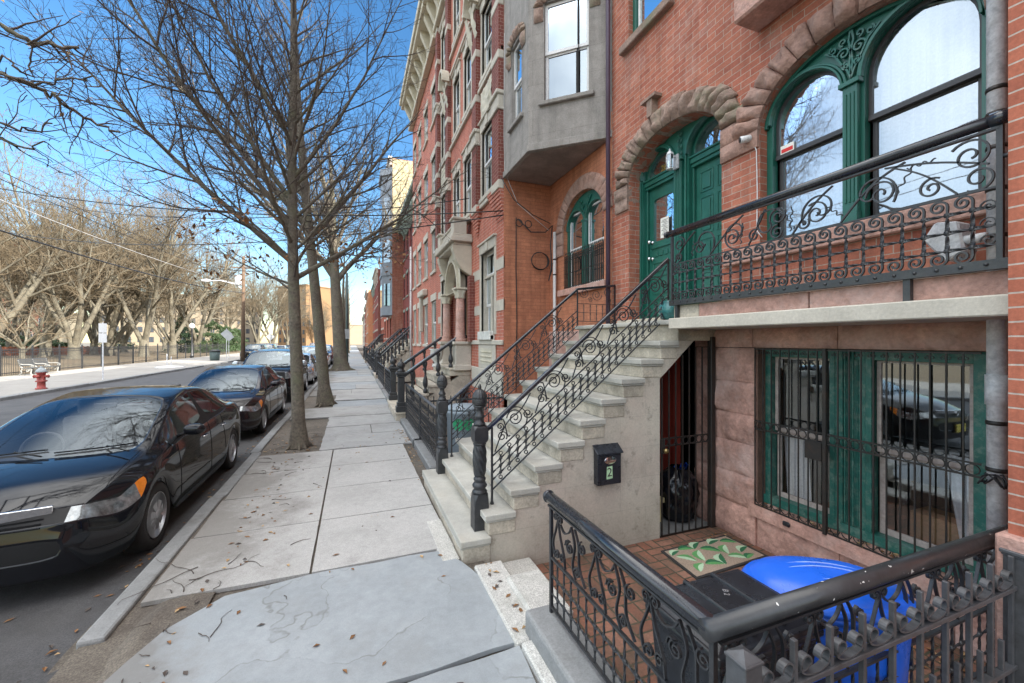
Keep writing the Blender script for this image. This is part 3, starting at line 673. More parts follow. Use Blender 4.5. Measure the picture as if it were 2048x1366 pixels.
door('a', 4.30, 4.93, 4.36, True); door('b', 3.40, 4.05, 4.38, False)
def text(body, size, mat, loc, rot, parent, name, ext=.002, align='CENTER', world=True):
    cu = bpy.data.curves.new(name, 'FONT'); cu.body = body; cu.size = size; cu.extrude = ext; cu.align_x = align; cu.align_y = 'CENTER'
    t = bpy.data.objects.new('tmp', cu); COL.objects.link(t)
    me = bpy.data.meshes.new_from_object(t); bpy.data.objects.remove(t); bpy.data.curves.remove(cu)
    M = Matrix.Translation(Vector(loc)-(root_loc(parent) if world and parent else Vector((0,0,0)))) @ rot.to_4x4()
    me.transform(M); me.materials.clear(); me.materials.append(MATS[mat]); o = bpy.data.objects.new(name, me); COL.objects.link(o)
    if parent: o.parent = parent
    return o
def rotm(xa, za):   # text x axis and up axis
    x, z = Vector(xa), Vector(za); n = x.cross(z); return Matrix((x, z, n)).transposed()
RW = rotm((0, -1, 0), (0, 0, 1))        # facing -X
simple('gold_leaf', (.45, .30, .08), .4, .6, bmp=0)
text('28', .12, 'gold_leaf', (GX+.095, 4.60, 4.44), RW, house, 'house_number'); text('2', .12, 'gold_leaf', (GX+.095, 3.62, 4.44), RW, house, 'house_number')
# carriage lamp on the pilaster
lamp = thing('wall_lantern', 'small silver glass carriage lantern on the green post between the two front doors', 'lantern', (GX-.1, 4.2, 4.3))
m = MB(); m.box(GX-.11, GX-.086, 4.12, 4.20, 4.22, 4.40); m.box(GX-.2, GX-.1, 4.15, 4.17, 4.37, 4.39)
for (z, r) in ((4.20, .045), (4.38, .05)): m.lathe((GX-.2, 4.16, 0), [(.001, z-.001), (r, z), (r*.9, z+.015), (.001, z+.02)], 6, smooth=False)
m.lathe((GX-.2, 4.16, 0), [(.05, 4.39), (.03, 4.42), (.012, 4.435), (.012, 4.46), (.001, 4.465)], 6, smooth=False)
for k in range(6): a = k*math.pi/3; m.tube([(GX-.2+.045*math.cos(a), 4.16+.045*math.sin(a), 4.205), (GX-.2+.045*math.cos(a), 4.16+.045*math.sin(a), 4.385)], .004, 4)
m.build('frame', 'galvanised', lamp)
m = MB(); m.lathe((GX-.2, 4.16, 0), [(.042, 4.22), (.042, 4.38)], 6, smooth=False); m.build('glass', 'glass_basement', lamp)
# --- big arched double window
WX = 3.85
def bezel(m, y0, y1, z0, z1, x0, x1, w, sill=0):
    m.box(x0, x1, y0, y0+w, z0, z1); m.box(x0, x1, y1-w, y1, z0, z1); m.box(x0, x1, y0+w, y1-w, z0, z0+w*1.2); m.box(x0, x1, y0+w, y1-w, z1-w, z1)
gw = MB()
LO, RO = ellipse_open(2.22, 2.84, 2.99, 4.12, .31, 16), ellipse_open(1.40, 2.06, 2.99, 4.14, .36, 16)
gw.wall(ellipse_open(1.32, 2.92, 2.95, 4.10, .505), [LO, RO], WX, .07)
for (cc, r, zs_, b) in ((2.53, .31, 4.12, .31), (1.73, .33, 4.14, .36)):
    for e_, w_, px_ in ((.035, .02, .03), (.012, .018, .045)):
        gw.bar([(WX-px_/2, cc+(r+e_)*math.cos(math.pi*i/24), zs_+(b+e_)*math.sin(math.pi*i/24)) for i in range(25)], px_, w_, (1, 0, 0))
gw.bar([(WX-.02, 2.12+.765*math.cos(math.pi*i/40), 4.10+.485*math.sin(math.pi*i/40)) for i in range(41)], .04, .03, (1, 0, 0))
gw.box(WX-.05, WX-.001, 2.085, 2.195, 2.97, 4.10); gw.box(WX-.075, WX-.001, 2.065, 2.215, 4.10, 4.14); gw.box(WX-.065, WX-.001, 2.08, 2.20, 2.96, 3.06)
for k in range(3): gw.box(WX-.06, WX-.049, 2.105+.028*k, 2.117+.028*k, 3.14, 4.04)
gw.build('window_frame', 'green_paint', house, bevel=.003)
# pierced scroll ornament in the spandrel
orn = MB()
def orn_sp(cy, cz, r0, a0, turns, sg): 
    pts = spiral(cy, cz, r0, .008, a0, turns, 18, sg); orn.bar([(WX-.022, y, z) for y, z in pts], .03, .013, (1, 0, 0))
for sg, k in ((1, 1), (-1, -1)):
    orn_sp(2.14+k*.055, 4.40, .05, 0 if k > 0 else math.pi, 1.3, sg); orn_sp(2.14+k*.04, 4.29, .032, math.pi/2, 1.2, -sg)
    orn_sp(2.14+k*.135, 4.475, .034, 1.2 if k > 0 else 1.9, 1.2, -sg); orn_sp(2.14+k*.06, 4.50, .032, -math.pi/2, 1.1, sg)
    orn.bar([(WX-.022, 2.14+k*y, z) for y, z in ((0, 4.17), (.025, 4.24), (.075, 4.33), (.12, 4.42), (.2, 4.49))], .03, .014, (1, 0, 0))
    orn.bar([(WX-.022, 2.14+k*y, z) for y, z in ((0, 4.2), (.012, 4.3), (.0, 4.4), (.018, 4.48), (.005, 4.56))], .03, .014, (1, 0, 0))
orn.build('window_ornament', 'green_worn', house)
def sashwin(m, y0, y1, zb, zm, zs_, b, X0):
    cc, r = (y0+y1)/2, (y1-y0)/2; w = .028
    # upper sash (outer), arched
    up = [(y0+w, zm+.03), (y1-w, zm+.03)]+[(cc+(r-w)*math.cos(math.pi*i/16), zs_+(b-w)*math.sin(math.pi*i/16)) for i in range(17)]
    m.wall([(y0, zm-.01), (y1, zm-.01)]+[(cc+r*math.cos(math.pi*i/16), zs_+b*math.sin(math.pi*i/16)) for i in range(17)], [up], X0, .02)
    m.box(X0-.012, X0+.03, y0, y1, zm-.02, zm+.02)
    bezel(m, y0+.012, y1-.012, zb, zm, X0+.03, X0+.055, .035)
    g = MB(); g.add([(X0+.01, p[0], p[1]) for p in up], [tuple(range(len(up)))]); g.quad((X0+.04, y0+.03, zb+.03), (X0+.04, y1-.03, zb+.03), (X0+.04, y1-.03, zm-.01), (X0+.04, y0+.03, zm-.01))
    return g
m = MB(); g1 = sashwin(m, 2.22, 2.84, 2.99, 3.80, 4.12, .31, WX+.05); g2 = sashwin(m, 1.40, 2.06, 2.99, 3.80, 4.14, .36, WX+.05)
wf = m.build('window_sash', 'frame_dark', house, bevel=.003); g1.build('pane', 'glass_window', wf); g2.build('pane', 'glass_window', wf)
m = MB()
for (a, b) in ((2.2, 2.86), (1.38, 2.08)): m.grid(50, 1, lambda u, v: (WX+.16+.018*math.sin(u*60)+.01*math.sin(u*23), a+(b-a)*u, 2.97+1.5*v))
m.build('curtain', 'curtain', house)
m = MB(); m.box(WX+.042, WX+.046, 2.66, 2.79, 3.82, 3.90); st = m.build('alarm_sticker', 'paper', house)
simple('sticker_red', (.65, .03, .03), .5, bmp=0); m = MB(); m.box(WX+.039, WX+.0415, 2.67, 2.78, 3.83, 3.865); m.build('print', 'sticker_red', st)
# --- upper windows and bay panel
def dh_window(parent, x, y0, y1, z0, z1, frame='white_paint', gl='glass_window', outer=None, blindc=None, axis=1, arch=0):
    """double hung window set at plane x, looking -X"""
    f = MB(); w = .045; zm = (z0+z1)/2
    if outer: o = MB(); bezel(o, y0, y1, z0, z1, x-.02, x+.05, .05); o.build('window_frame', outer, parent); y0 += .05; y1 -= .05; z0 += .05; z1 -= .05
    bezel(f, y0, y1, zm-.02, z1, x, x+.03, w); bezel(f, y0+.01, y1-.01, z0, zm, x+.03, x+.055, w)
    fo = f.build('window_sash', frame, parent)
    g = MB(); g.quad((x+.012, y0+.03, zm), (x+.012, y1-.03, zm), (x+.012, y1-.03, z1-.03), (x+.012, y0+.03, z1-.03)); g.quad((x+.045, y0+.03, z0+.03), (x+.045, y1-.03, z0+.03), (x+.045, y1-.03, zm), (x+.045, y0+.03, zm))
    g.build('pane', gl, fo); return fo
for h in ups: dh_window(house, FX+.1, h[0][0], h[1][0], h[0][1], h[2][1], outer='green_paint')
m = MB()
for h in ups: m.box(FX-.09, FX+.1, h[0][0]-.1, h[1][0]+.12, h[0][1]-.12, h[0][1]); m.box(FX-.03, FX+.05, h[0][0]-.1, h[1][0]+.1, h[2][1], h[2][1]+.2)
m.build('window_sill', 'arch_stone', house, bevel=.012)
m = MB(); m.box(3.42, FX, 1.15, 2.93, 5.06, 8.9); m.build('bay', 'brownstone', house, bevel=.02)
# downspouts of this house
def pipe(name, mat, pts, r, straps, parent=None, lab=None):
    m = MB(); m.tube(pts, r, 14); m2 = m.build(name, mat, parent)
    for z in straps:
        s_ = MB(); s_.lathe((pts[0][0], pts[0][1], 0), [(r+.004, z), (r+.006, z+.012), (r+.004, z+.025)], 14); s_.build('strap', 'rusty_black', m2)
    return m2
pipe('downspout', 'galvanised', [(3.60, 1.245, -.04), (3.60, 1.245, 13)], .043, [.35, .72, 1.22, 1.5, 2.62, 2.9, 3.15, 3.35, 3.5, 4.28], house)
m = MB(); m.lathe((3.60, 1.245, 0), [(.05, 1.62), (.05, 1.80)], 14); m.build('downspout_coupling', 'galvanised', house)
pipe('downspout', 'pipe_purple', [(3.66, 5.36, 2.2), (3.66, 5.36, 13)], .035, [], house)
# --- basement double window with its worn sashes
m = MB(); BX = FX+.14
for (a, b) in ((2.90, 2.945), (2.862, 2.898), (1.35, 1.44), (2.12, 2.22), (2.06, 2.118), (2.222, 2.28), (2.282, 2.325), (2.015, 2.058)): m.box(BX-.04+.012*(int(a*100) % 3), BX+.05, a, b, .40, 1.93)
m.box(BX-.03, BX+.05, 1.35, 2.9, 1.85, 1.93); m.box(BX-.05, BX+.05, 1.35, 2.94, .39, .47)
for k in range(3): m.box(BX-.052, BX-.04, 2.135+.03*k, 2.147+.03*k, .48, 1.92)
m.build('window_frame', 'green_worn', house, bevel=.003)
for (a, b) in ((2.33, 2.86), (1.45, 2.01)):
    m = MB(); bezel(m, a, b, 1.12, 1.86, BX+.02, BX+.045, .03); bezel(m, a+.005, b-.005, .47, 1.14, BX+.046, BX+.07, .04); so_ = m.build('window_sash', 'sash_worn', house, bevel=.002)
    g = MB(); g.quad((BX+.03, a+.02, 1.14), (BX+.03, b-.02, 1.14), (BX+.03, b-.02, 1.84), (BX+.03, a+.02, 1.84)); g.quad((BX+.055, a+.03, .5), (BX+.055, b-.03, .5), (BX+.055, b-.03, 1.12), (BX+.055, a+.03, 1.12)); g.build('pane', 'glass_basement', so_)
m = MB()
m.grid(24, 6, lambda u, v: (BX+.13+.012*math.sin(u*26), 2.60+.24*u+.04*(v-.5), .48+.68*v)); m.grid(24, 6, lambda u, v: (BX+.13+.012*math.sin(u*26), 1.40+.16*u+.10*v*(u), .48+.7*v))
m.build('curtain', 'curtain', house)
m = MB(); m.box(BX+.35, BX+.6, 1.5, 1.95, .35, .62); m.build('cardboard_box', 'cardboard', house) if False else None
cb_ = m.build('cardboard_box', 'cardboard'); tag(cb_, 'brown cardboard box seen inside the barred basement window', 'box')
# window grille
gr = thing('window_grille', 'black iron bars with a band of rings across the wide basement window', 'window grille', (FX-.04, 2.13, .4))
m = MB(); gx = FX-.035
def gb(y, w=.009, z0=.385, z1=1.935, mm=None): (mm or m).box(gx-w/2, gx+w/2, y-w/2, y+w/2, z0, z1)
ysb = [2.925-.0795*i for i in range(0, 8)]+[2.27-.0, 2.195, 2.115, 2.035, 1.955, 1.865, 1.775, 1.685, 1.59, 1.49, 1.40, 1.352]
for y in [2.925, 2.84, 2.755, 2.67, 2.585, 2.50, 2.415, 2.34]: gb(y)
for i in range(11): gb(2.262-.0827*i)
for z in (.39, 1.135, 1.218, 1.925): m.box(gx-.004, gx+.004, 1.352, 2.92, z-.006, z+.006)
bars = m.build('bars', 'rusty_black', gr)
m = MB(); m.box(gx-.016, gx+.016, 2.262, 2.292, .37, 1.94); m.box(gx-.012, gx+.004, 2.30, 2.44, .98, 1.13); m.build('lock_post', 'rusty_black', gr, bevel=.003)
m = MB()
def ringy(y, z, r, mm): mm.bar([(gx, y+r*math.cos(t), z+r*math.sin(t)) for t in [2*math.pi*i/20 for i in range(20)]], .010, .005, (1, 0, 0), closed=True)
for i in range(7): ringy(2.883-.0835*i, 1.1765, .034, m)
for i in range(11): ringy(2.22-.0827*i, 1.1765, .034, m)
m.build('ring_band', 'rusty_black', gr)
m = MB()
for i in range(18):
    y = 2.88-.085*i
    for sg in (1, -1):
        m.bar([(gx, a, b) for a, b in spiral(y+sg*.016, 1.89, .016, .005, math.pi/2, 1.1, 10, sg)], .008, .004, (1, 0, 0))
    if i % 1 == 0: m.bar([(gx, y+.036*math.cos(t), .44+.036*math.sin(t)) for t in [math.pi+math.pi*j/10 for j in range(11)]], .008, .005, (1, 0, 0))
m.build('scroll_band', 'rusty_black', gr)
# neighbouring dark mouth of the doorbell
m = MB(); m.box(FX-.055, FX-.03, 2.57, 2.64, .30, .345); t_ = m.build('vent_cover', 'black_plastic', None, bevel=.01); tag(t_, 'small black plastic vent cover on the sill course under the barred window', 'vent cover')
# ================================================================ stoop
def step_i(i): return .855+.2345*i, .30+.19*i
SY0, SY1 = 3.41, 5.47
stoop = thing('stone_stoop', 'tall stone front steps rising to the green double doors', 'stoop', (.9, 4.4, 0))
def ragged_box(m, x0, x1, y0, y1, z0, z1, mi=0): m.box(x0, x1, y0, y1, z0, z1, mi)
m = MB()
for i in range(11):
    x, z = step_i(i)
    if i == 10: x, z = 3.17, 2.235
    m.box(x-.03 if i else x-.01, (step_i(i+1)[0]+.03) if i < 9 else (3.2 if i == 9 else FX+.06), SY0-.025, SY1+.02, z-.055, z)
    if i < 10: m.box(x-.012, step_i(i+1)[0]+.02, SY0-.012, SY1+.008, z-.075, z-.0555)
m.build('treads', 'tread_stone', stoop, bevel=.016, seg=3)
m = MB()
for i in range(11):
    x, z = step_i(i)
    if i == 10: x, z = 3.19, 2.235
    zb = (z-.19 if i < 10 else 2.008) if i else PZ-.1
    x1 = (step_i(i+1)[0]+.03) if i < 9 else (3.19 if i == 9 else FX+.05)
    m.box(x+.012, x1, SY0+.004, SY1-.005, zb if i else -.04, z-.0755 if i < 10 else z-.0555)
m.build('risers', 'stoop_stone', stoop, bevel=.006)
m = MB(); pts = [(.90, -.06), (2.97, -.06), (2.97, 1.61), (3.30, 1.90), (3.5, 2.07), (3.5, 2.16), (3.17, 2.16)]
for i in range(9, -1, -1):
    x, z = step_i(i); pts += [(x+.24, z-.19+.0), (x+.03, z-.19)] if i else [(x+.03, .1)]
pl = [(.90, -.06), (2.97, -.06), (2.97, 1.61), (3.5, 2.07), (3.5, 2.15), (3.22, 2.15)]
for i in range(9, -1, -1): x, z = step_i(i); pl += [(3.22 if i == 9 else step_i(i+1)[0]+.03, z-.08), (x+.03, z-.08)]
pl[-1] = (.90, .22); pl[-2] = (step_i(1)[0]+.03, .22)
m.prism(pl, SY0+.012, SY0+.22, 'y'); m.prism(pl, SY1-.22, SY1-.012, 'y')
m.build('side_wall', 'stoop_side', stoop)
# rough plaster patch and small repairs on the side wall
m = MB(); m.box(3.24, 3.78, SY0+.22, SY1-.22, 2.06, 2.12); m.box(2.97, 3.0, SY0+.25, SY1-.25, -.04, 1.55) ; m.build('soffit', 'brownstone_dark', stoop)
# balcony slab
bal = thing('balcony', 'long stone balcony slab projecting over the basement yard below the arched window', 'balcony', (3.4, 2.2, 2.2))
m = MB(); m.box(3.06, FX, 1.0, 3.40, 2.13, 2.24); m.build('slab', 'limestone', bal, bevel=.008)
m = MB(); m.box(3.12, 3.22, 1.0, 2.02, 2.241, 2.37); m.box(3.12, 3.22, 2.03, 3.05, 2.241, 2.37); m.build('kerb_course', 'brownstone', bal, bevel=.004)
m = MB(); m.box(3.12, 3.22, 3.055, 3.385, 2.241, 2.37); m.build('end_block', 'stoop_stone', bal, bevel=.004)
m = MB(); m.box(3.22, FX, 1.0, 3.39, 2.242, 2.26); m.build('deck', 'tread_stone', bal)
# threshold step at the doors
m = MB(); m.box(3.55, 3.98, 3.36, 4.98, 2.236, 2.30); m.build('threshold', 'stoop_stone', stoop, bevel=.008)
# ---------------------------------------------------------------- iron work helpers
def curl(m, fn, cy, cz, r, a0, turns, sg, w=.012, t=.005, r1=None, n=18, ball=True):
    pts = spiral(cy, cz, r, r*.22 if r1 is None else r1, a0, turns, n, sg)
    m.bar([fn(*p) for p in pts], w, t, fn.up)
    return pts
class PY:   # plane: s along Y, at X
    up = (1, 0, 0)
    def __init__(s, x): s.x = x
    def __call__(s, a, z): return (s.x, a, z)
class PX:
    up = (0, 1, 0)
    def __init__(s, y): s.y = y
    def __call__(s, a, z): return (a, s.y, z)
class PS:   # sloped: a along X, z measured above slope line
    up = (0, 1, 0)
    def __init__(s, y, x0, z0, k): s.y, s.x0, s.z0, s.k = y, x0, z0, k
    def __call__(s, a, z): return (a, s.y, s.z0+(a-s.x0)*s.k+z)
def twistbar(m, p0, p1, w, n=10, turns=.5):
    """flat bar twisted between two nodes"""
    p0, p1 = Vector(p0), Vector(p1); d = (p1-p0).normalized(); a = d.orthogonal().normalized(); b = d.cross(a); vs = []; k = 4
    for i in range(n+1):
        t = i/n; q = p0.lerp(p1, t); ang = math.pi*turns*t*2; ww = w*(1-.35*math.sin(math.pi*t)); th = .004
        u = a*math.cos(ang)+b*math.sin(ang); v = d.cross(u)
        for (e, f) in ((1, 1), (-1, 1), (-1, -1), (1, -1)): vs.append(q+u*ww/2*e+v*th*f)
    m.add(vs, [(i*k+j, i*k+(j+1) % k, (i+1)*k+(j+1) % k, (i+1)*k+j) for i in range(n) for j in range(k)], 0, False)
def knot(m, p, up, r=.012):
    r *= 1.25
    p = Vector(p); u = Vector(up); 
    m.lathe(p, [(.001, -.008), (r, -.004), (r, .004), (.001, .008)], 8, axis='x' if abs(u.x) > .5 else 'y')
def squiggle(m, fn, a, z, da, dz, n=26, amp=.012, w=.006):
    L_ = math.hypot(da, dz); px, pz = -dz/L_, da/L_
    m.bar([fn(a+da*i/n+px*amp*math.sin(i/n*18)*(1-i/n*.4), z+dz*i/n+pz*amp*math.sin(i/n*18)*(1-i/n*.4)) for i in range(n+1)], .008, w, fn.up)
def scroll_S(m, fn, p0, p1, bulge=.25, r=.06, sg=1, w=.012, t=.006):
    """C/S stem between two points ending in spirals"""
    x0, z0 = p0; x1, z1 = p1; n = 14; dx, dz = x1-x0, z1-z0
    pts = [(x0+dx*i/n-dz*bulge*math.sin(math.pi*i/n)*sg, z0+dz*i/n+dx*bulge*math.sin(math.pi*i/n)*sg) for i in range(n+1)]
    def endcurl(pa, pb, r, s_):
        d = math.atan2(pb[1]-pa[1], pb[0]-pa[0]); c = (pb[0]+r*math.cos(d+s_*math.pi/2), pb[1]+r*math.sin(d+s_*math.pi/2))
        return spiral(c[0], c[1], r, r*.2, d-s_*math.pi/2, 1.5, 22, s_)
    a = endcurl(pts[-2], pts[-1], r, -sg if bulge > 0 else sg); 
    m.bar([fn(*p) for p in pts+a[1:]], w, t, fn.up)
    return pts
# ---------------------------------------------------------------- balcony railing
br = thing('balcony_railing', 'ornate black wrought-iron railing of scrolls and twisted lattice along the balcony', 'railing', (3.1, 2.2, 2.37))
F_ = PY(3.10); A0, A1 = 1.06, 3.385
m = MB(); m.tube([(3.09, 1.0, 3.145), (3.09, 3.44, 3.125)], .031, 16); m.lathe((3.09, 3.44, 3.125), [(.034, -.005), (.038, .01), (.03, .03), (.001, .04)], 14, axis='y'); m.tube([(3.09, 1.02, 3.145), (3.09, 1.09, 3.146)], .036, 14); m.build('handrail', 'iron_gloss', br)
m = MB()
for y in (A0, A1): m.box(3.088, 3.112, y-.012, y+.012, 2.38, 3.12)
m.box(3.085, 3.115, A0, A1, 3.095, 3.107)
m.bar([(3.10, A0, 2.80), (3.10, A1, 2.80)], .016, .010, (1, 0, 0)); m.tube([(3.1, 1.06, 2.95), (3.1, 1.0, 2.95)], .012, 8)
m.build('frame', 'iron', br)
m = MB(); m.box(3.07, 3.118, 1.0, 3.40, 2.372, 2.425)
for i in range(24): m.lathe((3.07, 1.10+.0975*i, 2.40), [(.010, 0), (.009, -.006), (.001, -.010)], 8, axis='x')
m.box(3.085, 3.12, 1.42, 1.455, 2.24, 2.372); m.box(3.085, 3.12, 3.30, 3.33, 2.24, 2.372)
m.build('base_rail', 'iron', br)
m = MB(); n = 23; dy = (A1-A0)/n; rows = [2.505, 2.605, 2.705]
for i in range(1, n):
    y = A0+dy*i
    for j, z in enumerate(rows):
        knot(m, F_(y, z), F_.up, .013)
        if j < 2: twistbar(m, F_(y, z), F_(y, rows[j+1]), .025)
        twistbar(m, F_(y, z), F_(y+dy, z), .025)
        if i == 1: twistbar(m, F_(A0, z), F_(y, z), .025)
m.build('lattice', 'iron', br)
m = MB()
for i in range(1, n):
    y = A0+dy*i
    # C curls above and below lattice
    pt = [(y, 2.705), (y+.004, 2.735)]+[(y-.036+.040*math.cos(t)*1.0, 2.752+.040*math.sin(t)) for t in [(.0+k*.35) for k in range(6)]]
    for (zz, sg) in ((2.755, 1), (2.462, -1)):
        pts = [(y, rows[2 if sg > 0 else 0])]+[(a, b) for a, b in spiral(y+.038*1, zz, .040, .008, math.pi, 1.55, 24, -sg)]
        m.bar([F_(*p) for p in pts], .014, .010, F_.up)
for z in (2.53, 2.62, 2.71): curl(m, F_, A0+.04, z, .034, 0, 1.4, 1); curl(m, F_, A1-.03, z, .034, math.pi, 1.4, -1)
m.build('small_scrolls', 'iron', br)
# upper panel of big scrolls, read from the photograph: pairs of large spirals with stems
m = MB(); u = PY(3.10)
def bigcurl(cy, cz, r, a0, turns, sg, stem=None):
    pts = spiral(cy, cz, r, r*.16, a0, turns, 34, sg)
    if stem: pts = stem[::-1]+pts if False else stem+pts
    m.bar([u(*p) for p in pts], .014, .0095, u.up)
def arcstem(y0, z0, y1, z1, h, n=16):
    return [(y0+(y1-y0)*i/n, z0+(z1-z0)*i/n+h*math.sin(math.pi*i/n)) for i in range(n+1)]
# from left (far) to right (near): positions along Y
bigcurl(3.28, 2.99, .075, math.pi*.5, 1.6, 1); bigcurl(3.30, 2.86, .05, -math.pi*.5, 1.4, -1)
bigcurl(2.97, 2.94, .135, -math.pi*.75, 1.0, -1); bigcurl(3.03, 2.90, .065, math.pi*.2, 1.5, 1)
bigcurl(2.62, 2.94, .135, -math.pi*.5, 1.1, 1); bigcurl(2.66, 2.91, .075, math.pi*.3, 1.5, 1); bigcurl(2.45, 2.88, .05, math.pi*.6, 1.4, -1)
bigcurl(2.33, 2.94, .135, math.pi*.9, 1.0, -1); bigcurl(2.24, 2.98, .075, -math.pi*.2, 1.7, 1); bigcurl(2.25, 2.86, .06, math.pi*.5, 1.6, -1)
bigcurl(2.05, 2.87, .045, math.pi*.8, 1.4, 1)
bigcurl(1.93, 2.94, .14, -math.pi*.2, 1.0, 1); bigcurl(1.96, 2.92, .085, math.pi*.3, 1.6, 1)
bigcurl(1.62, 2.94, .14, math.pi*1.2, .9, -1); bigcurl(1.57, 2.93, .085, 0, 1.6, 1); bigcurl(1.33, 2.88, .06, math.pi*.7, 1.5, -1)
bigcurl(1.17, 3.0, .09, math.pi*.2, 1.6, 1); bigcurl(1.14, 2.87, .07, -math.pi*.3, 1.5, -1)
for (a, b, c_, d, h) in ((3.35, 2.81, 3.08, 3.07, .03), (2.90, 2.81, 2.55, 3.08, .02), (2.50, 2.81, 2.35, 3.07, -.01), (2.13, 2.81, 1.85, 3.08, .03), (1.80, 2.81, 1.45, 3.08, .05), (1.55, 3.08, 1.10, 2.93, .02), (1.50, 3.06, 1.22, 2.81, .03)):
    m.bar([u(*p) for p in arcstem(a, b, c_, d, h)], .014, .0095, u.up)
for (a, z, da, dz) in ((2.58, 2.84, -.03, .17), (2.15, 2.84, -.02, .18), (2.12, 2.85, .07, .14), (1.50, 2.90, -.09, .14), (1.44, 3.04, -.13, .0), (3.12, 2.84, -.03, .14), (1.79, 2.85, .10, .10)): squiggle(m, u, a, z, da, dz)
m.build('big_scrolls', 'iron', br)
# ---------------------------------------------------------------- stair railings
def stair_rail(y, label, level_to=None):
    k = .81; x0 = 1.20; x1 = 3.26 if level_to is None else 3.085; zb = .50+.02
    t = thing('stair_railing', label, 'railing', (x0, y, .49))
    f = PS(y, x0, .62, k)      # z=0 is the bottom rail line; lattice to .33; handrail at .66 above
    m = MB(); top = [f(x0-.13, .60), f(x1, .62)]
    if level_to: top += [(level_to, y, 2.85)]
    m.sweep(top, [(.014, -.022), (.024, -.016), (.024, .016), (.014, .022), (-.012, .022), (-.012, -.022)], up=(0, 0, 1), smooth=False)
    m.build('handrail', 'iron_gloss', t, bevel=.004)
    m = MB(); m.box(x0-.009, x0+.009, y-.009, y+.009, .49, f(x0, .6)[2]); m.box(x1-.009, x1+.009, y-.009, y+.009, f(x1, -.1)[2] if level_to is None else 2.24, f(x1, .6)[2])
    m.lathe((x0, y, .49), [(.018, 0), (.02, .01), (.012, .03), (.010, .05)], 8)
    for z in (.0, .31): m.bar([f(x0, z), f(x1, z)], .014, .010, f.up)
    m.build('frame', 'iron', t)
    m = MB(); n = 24; dx = (x1-x0)/n; hz = [.0, .31]
    for i in range(1, n):
        x = x0+dx*i; lo, mid, hi = .055, .155, .255
        ringr = .017
        for z in (lo-.012, hi+.012): m.bar([(f(x, z)[0]+ringr*math.cos(q), y, f(x, z)[2]+ringr*math.sin(q)) for q in [2*math.pi*j/10 for j in range(10)]], .008, .008, f.up, closed=True)
        twistbar(m, f(x, lo), f(x, mid), .021, 8); twistbar(m, f(x, mid), f(x, hi), .021, 8)
    for z in (.09, .155, .22): 
        for i in range(n): twistbar(m, f(x0+dx*i, z), f(x0+dx*(i+1), z), .019, 6)
        for i in range(1, n): knot(m, f(x0+dx*i, z), f.up, .013)
    m.build('lattice', 'iron', t)
    m = MB(); per = .41; nn = int((x1-x0)/per)
    for q in range(nn):
        xb = x0+per*q+.03
        def C(dx_, dz_, r, a0, tr, sg): 
            c0 = f(xb+dx_, dz_); pts = spiral(c0[0], c0[2], r, r*.16, a0, tr, 30, sg); m.bar([(a, y, b) for a, b in pts], .012, .0085, f.up); return pts
        # S stem: big spiral at upper right, small spiral low left
        a = C(.20, .47, .085, math.pi*1.0, 1.9, -1)
        C(.07, .41, .052, -math.pi*.2, 1.6, 1); C(.33, .40, .050, math.pi*.0, 1.6, -1); C(.05, .52, .038, math.pi*1.5, 1.5, 1)
        m.bar([f(xb+.0+.36*t_, .33+.24*math.sin(t_*1.57)+.05*math.sin(t_*6.28)) for t_ in [j/18 for j in range(19)]], .012, .0085, f.up)
        m.bar([f(xb+.06+.09*t_, .57-.22*t_+.04*math.sin(t_*6.28)) for t_ in [j/12 for j in range(13)]], .012, .0085, f.up)
        m.bar([(f(xb+.21, .45)[0]+.115*math.cos(q_), y, f(xb+.21, .45)[2]+.115*math.sin(q_)) for q_ in [-.9+j*.22 for j in range(17)]], .012, .0085, f.up)
        squiggle(m, PX(y), f(xb+.28, .44)[0], f(xb+.28, .44)[2], .09, -.01, 16, .008, .004)
    m.build('scrolls', 'iron', t)
    if level_to:
        m = MB(); g = PX(y); m.box(level_to-.01, level_to+.01, y-.009, y+.009, 2.24, 2.85)
        for z in (2.56, 2.30): m.bar([(x1, y, z), (level_to, y, z)], .012, .008, (0, 1, 0))
        for i in range(1, 6): x = x1+(level_to-x1)*i/6; twistbar(m, (x, y, 2.31), (x, y, 2.43), .014, 8); twistbar(m, (x, y, 2.43), (x, y, 2.55), .014, 8)
        m.bar([(x1, y, 2.43), (level_to, y, 2.43)], .012, .006, (0, 1, 0))
        for cx_, cz_, r, a0, sg in ((x1+.12, 2.72, .08, 3.1, 1), (x1+.33, 2.70, .09, 0, -1), (x1+.52, 2.74, .07, 0, 1), (x1+.55, 2.62, .04, 3, -1), (x1+.22, 2.62, .04, 3, -1)): curl(m, g, cx_, cz_, r, a0, 1.6, sg, .010, .005, n=26)
        m.build('landing_panel', 'iron', t)
    return t
stair_rail(3.62, 'black wrought-iron stair railing on the near side of the tall stone steps')
stair_rail(5.30, 'black wrought-iron stair railing on the far side of the steps, bending level at the landing', 3.74)
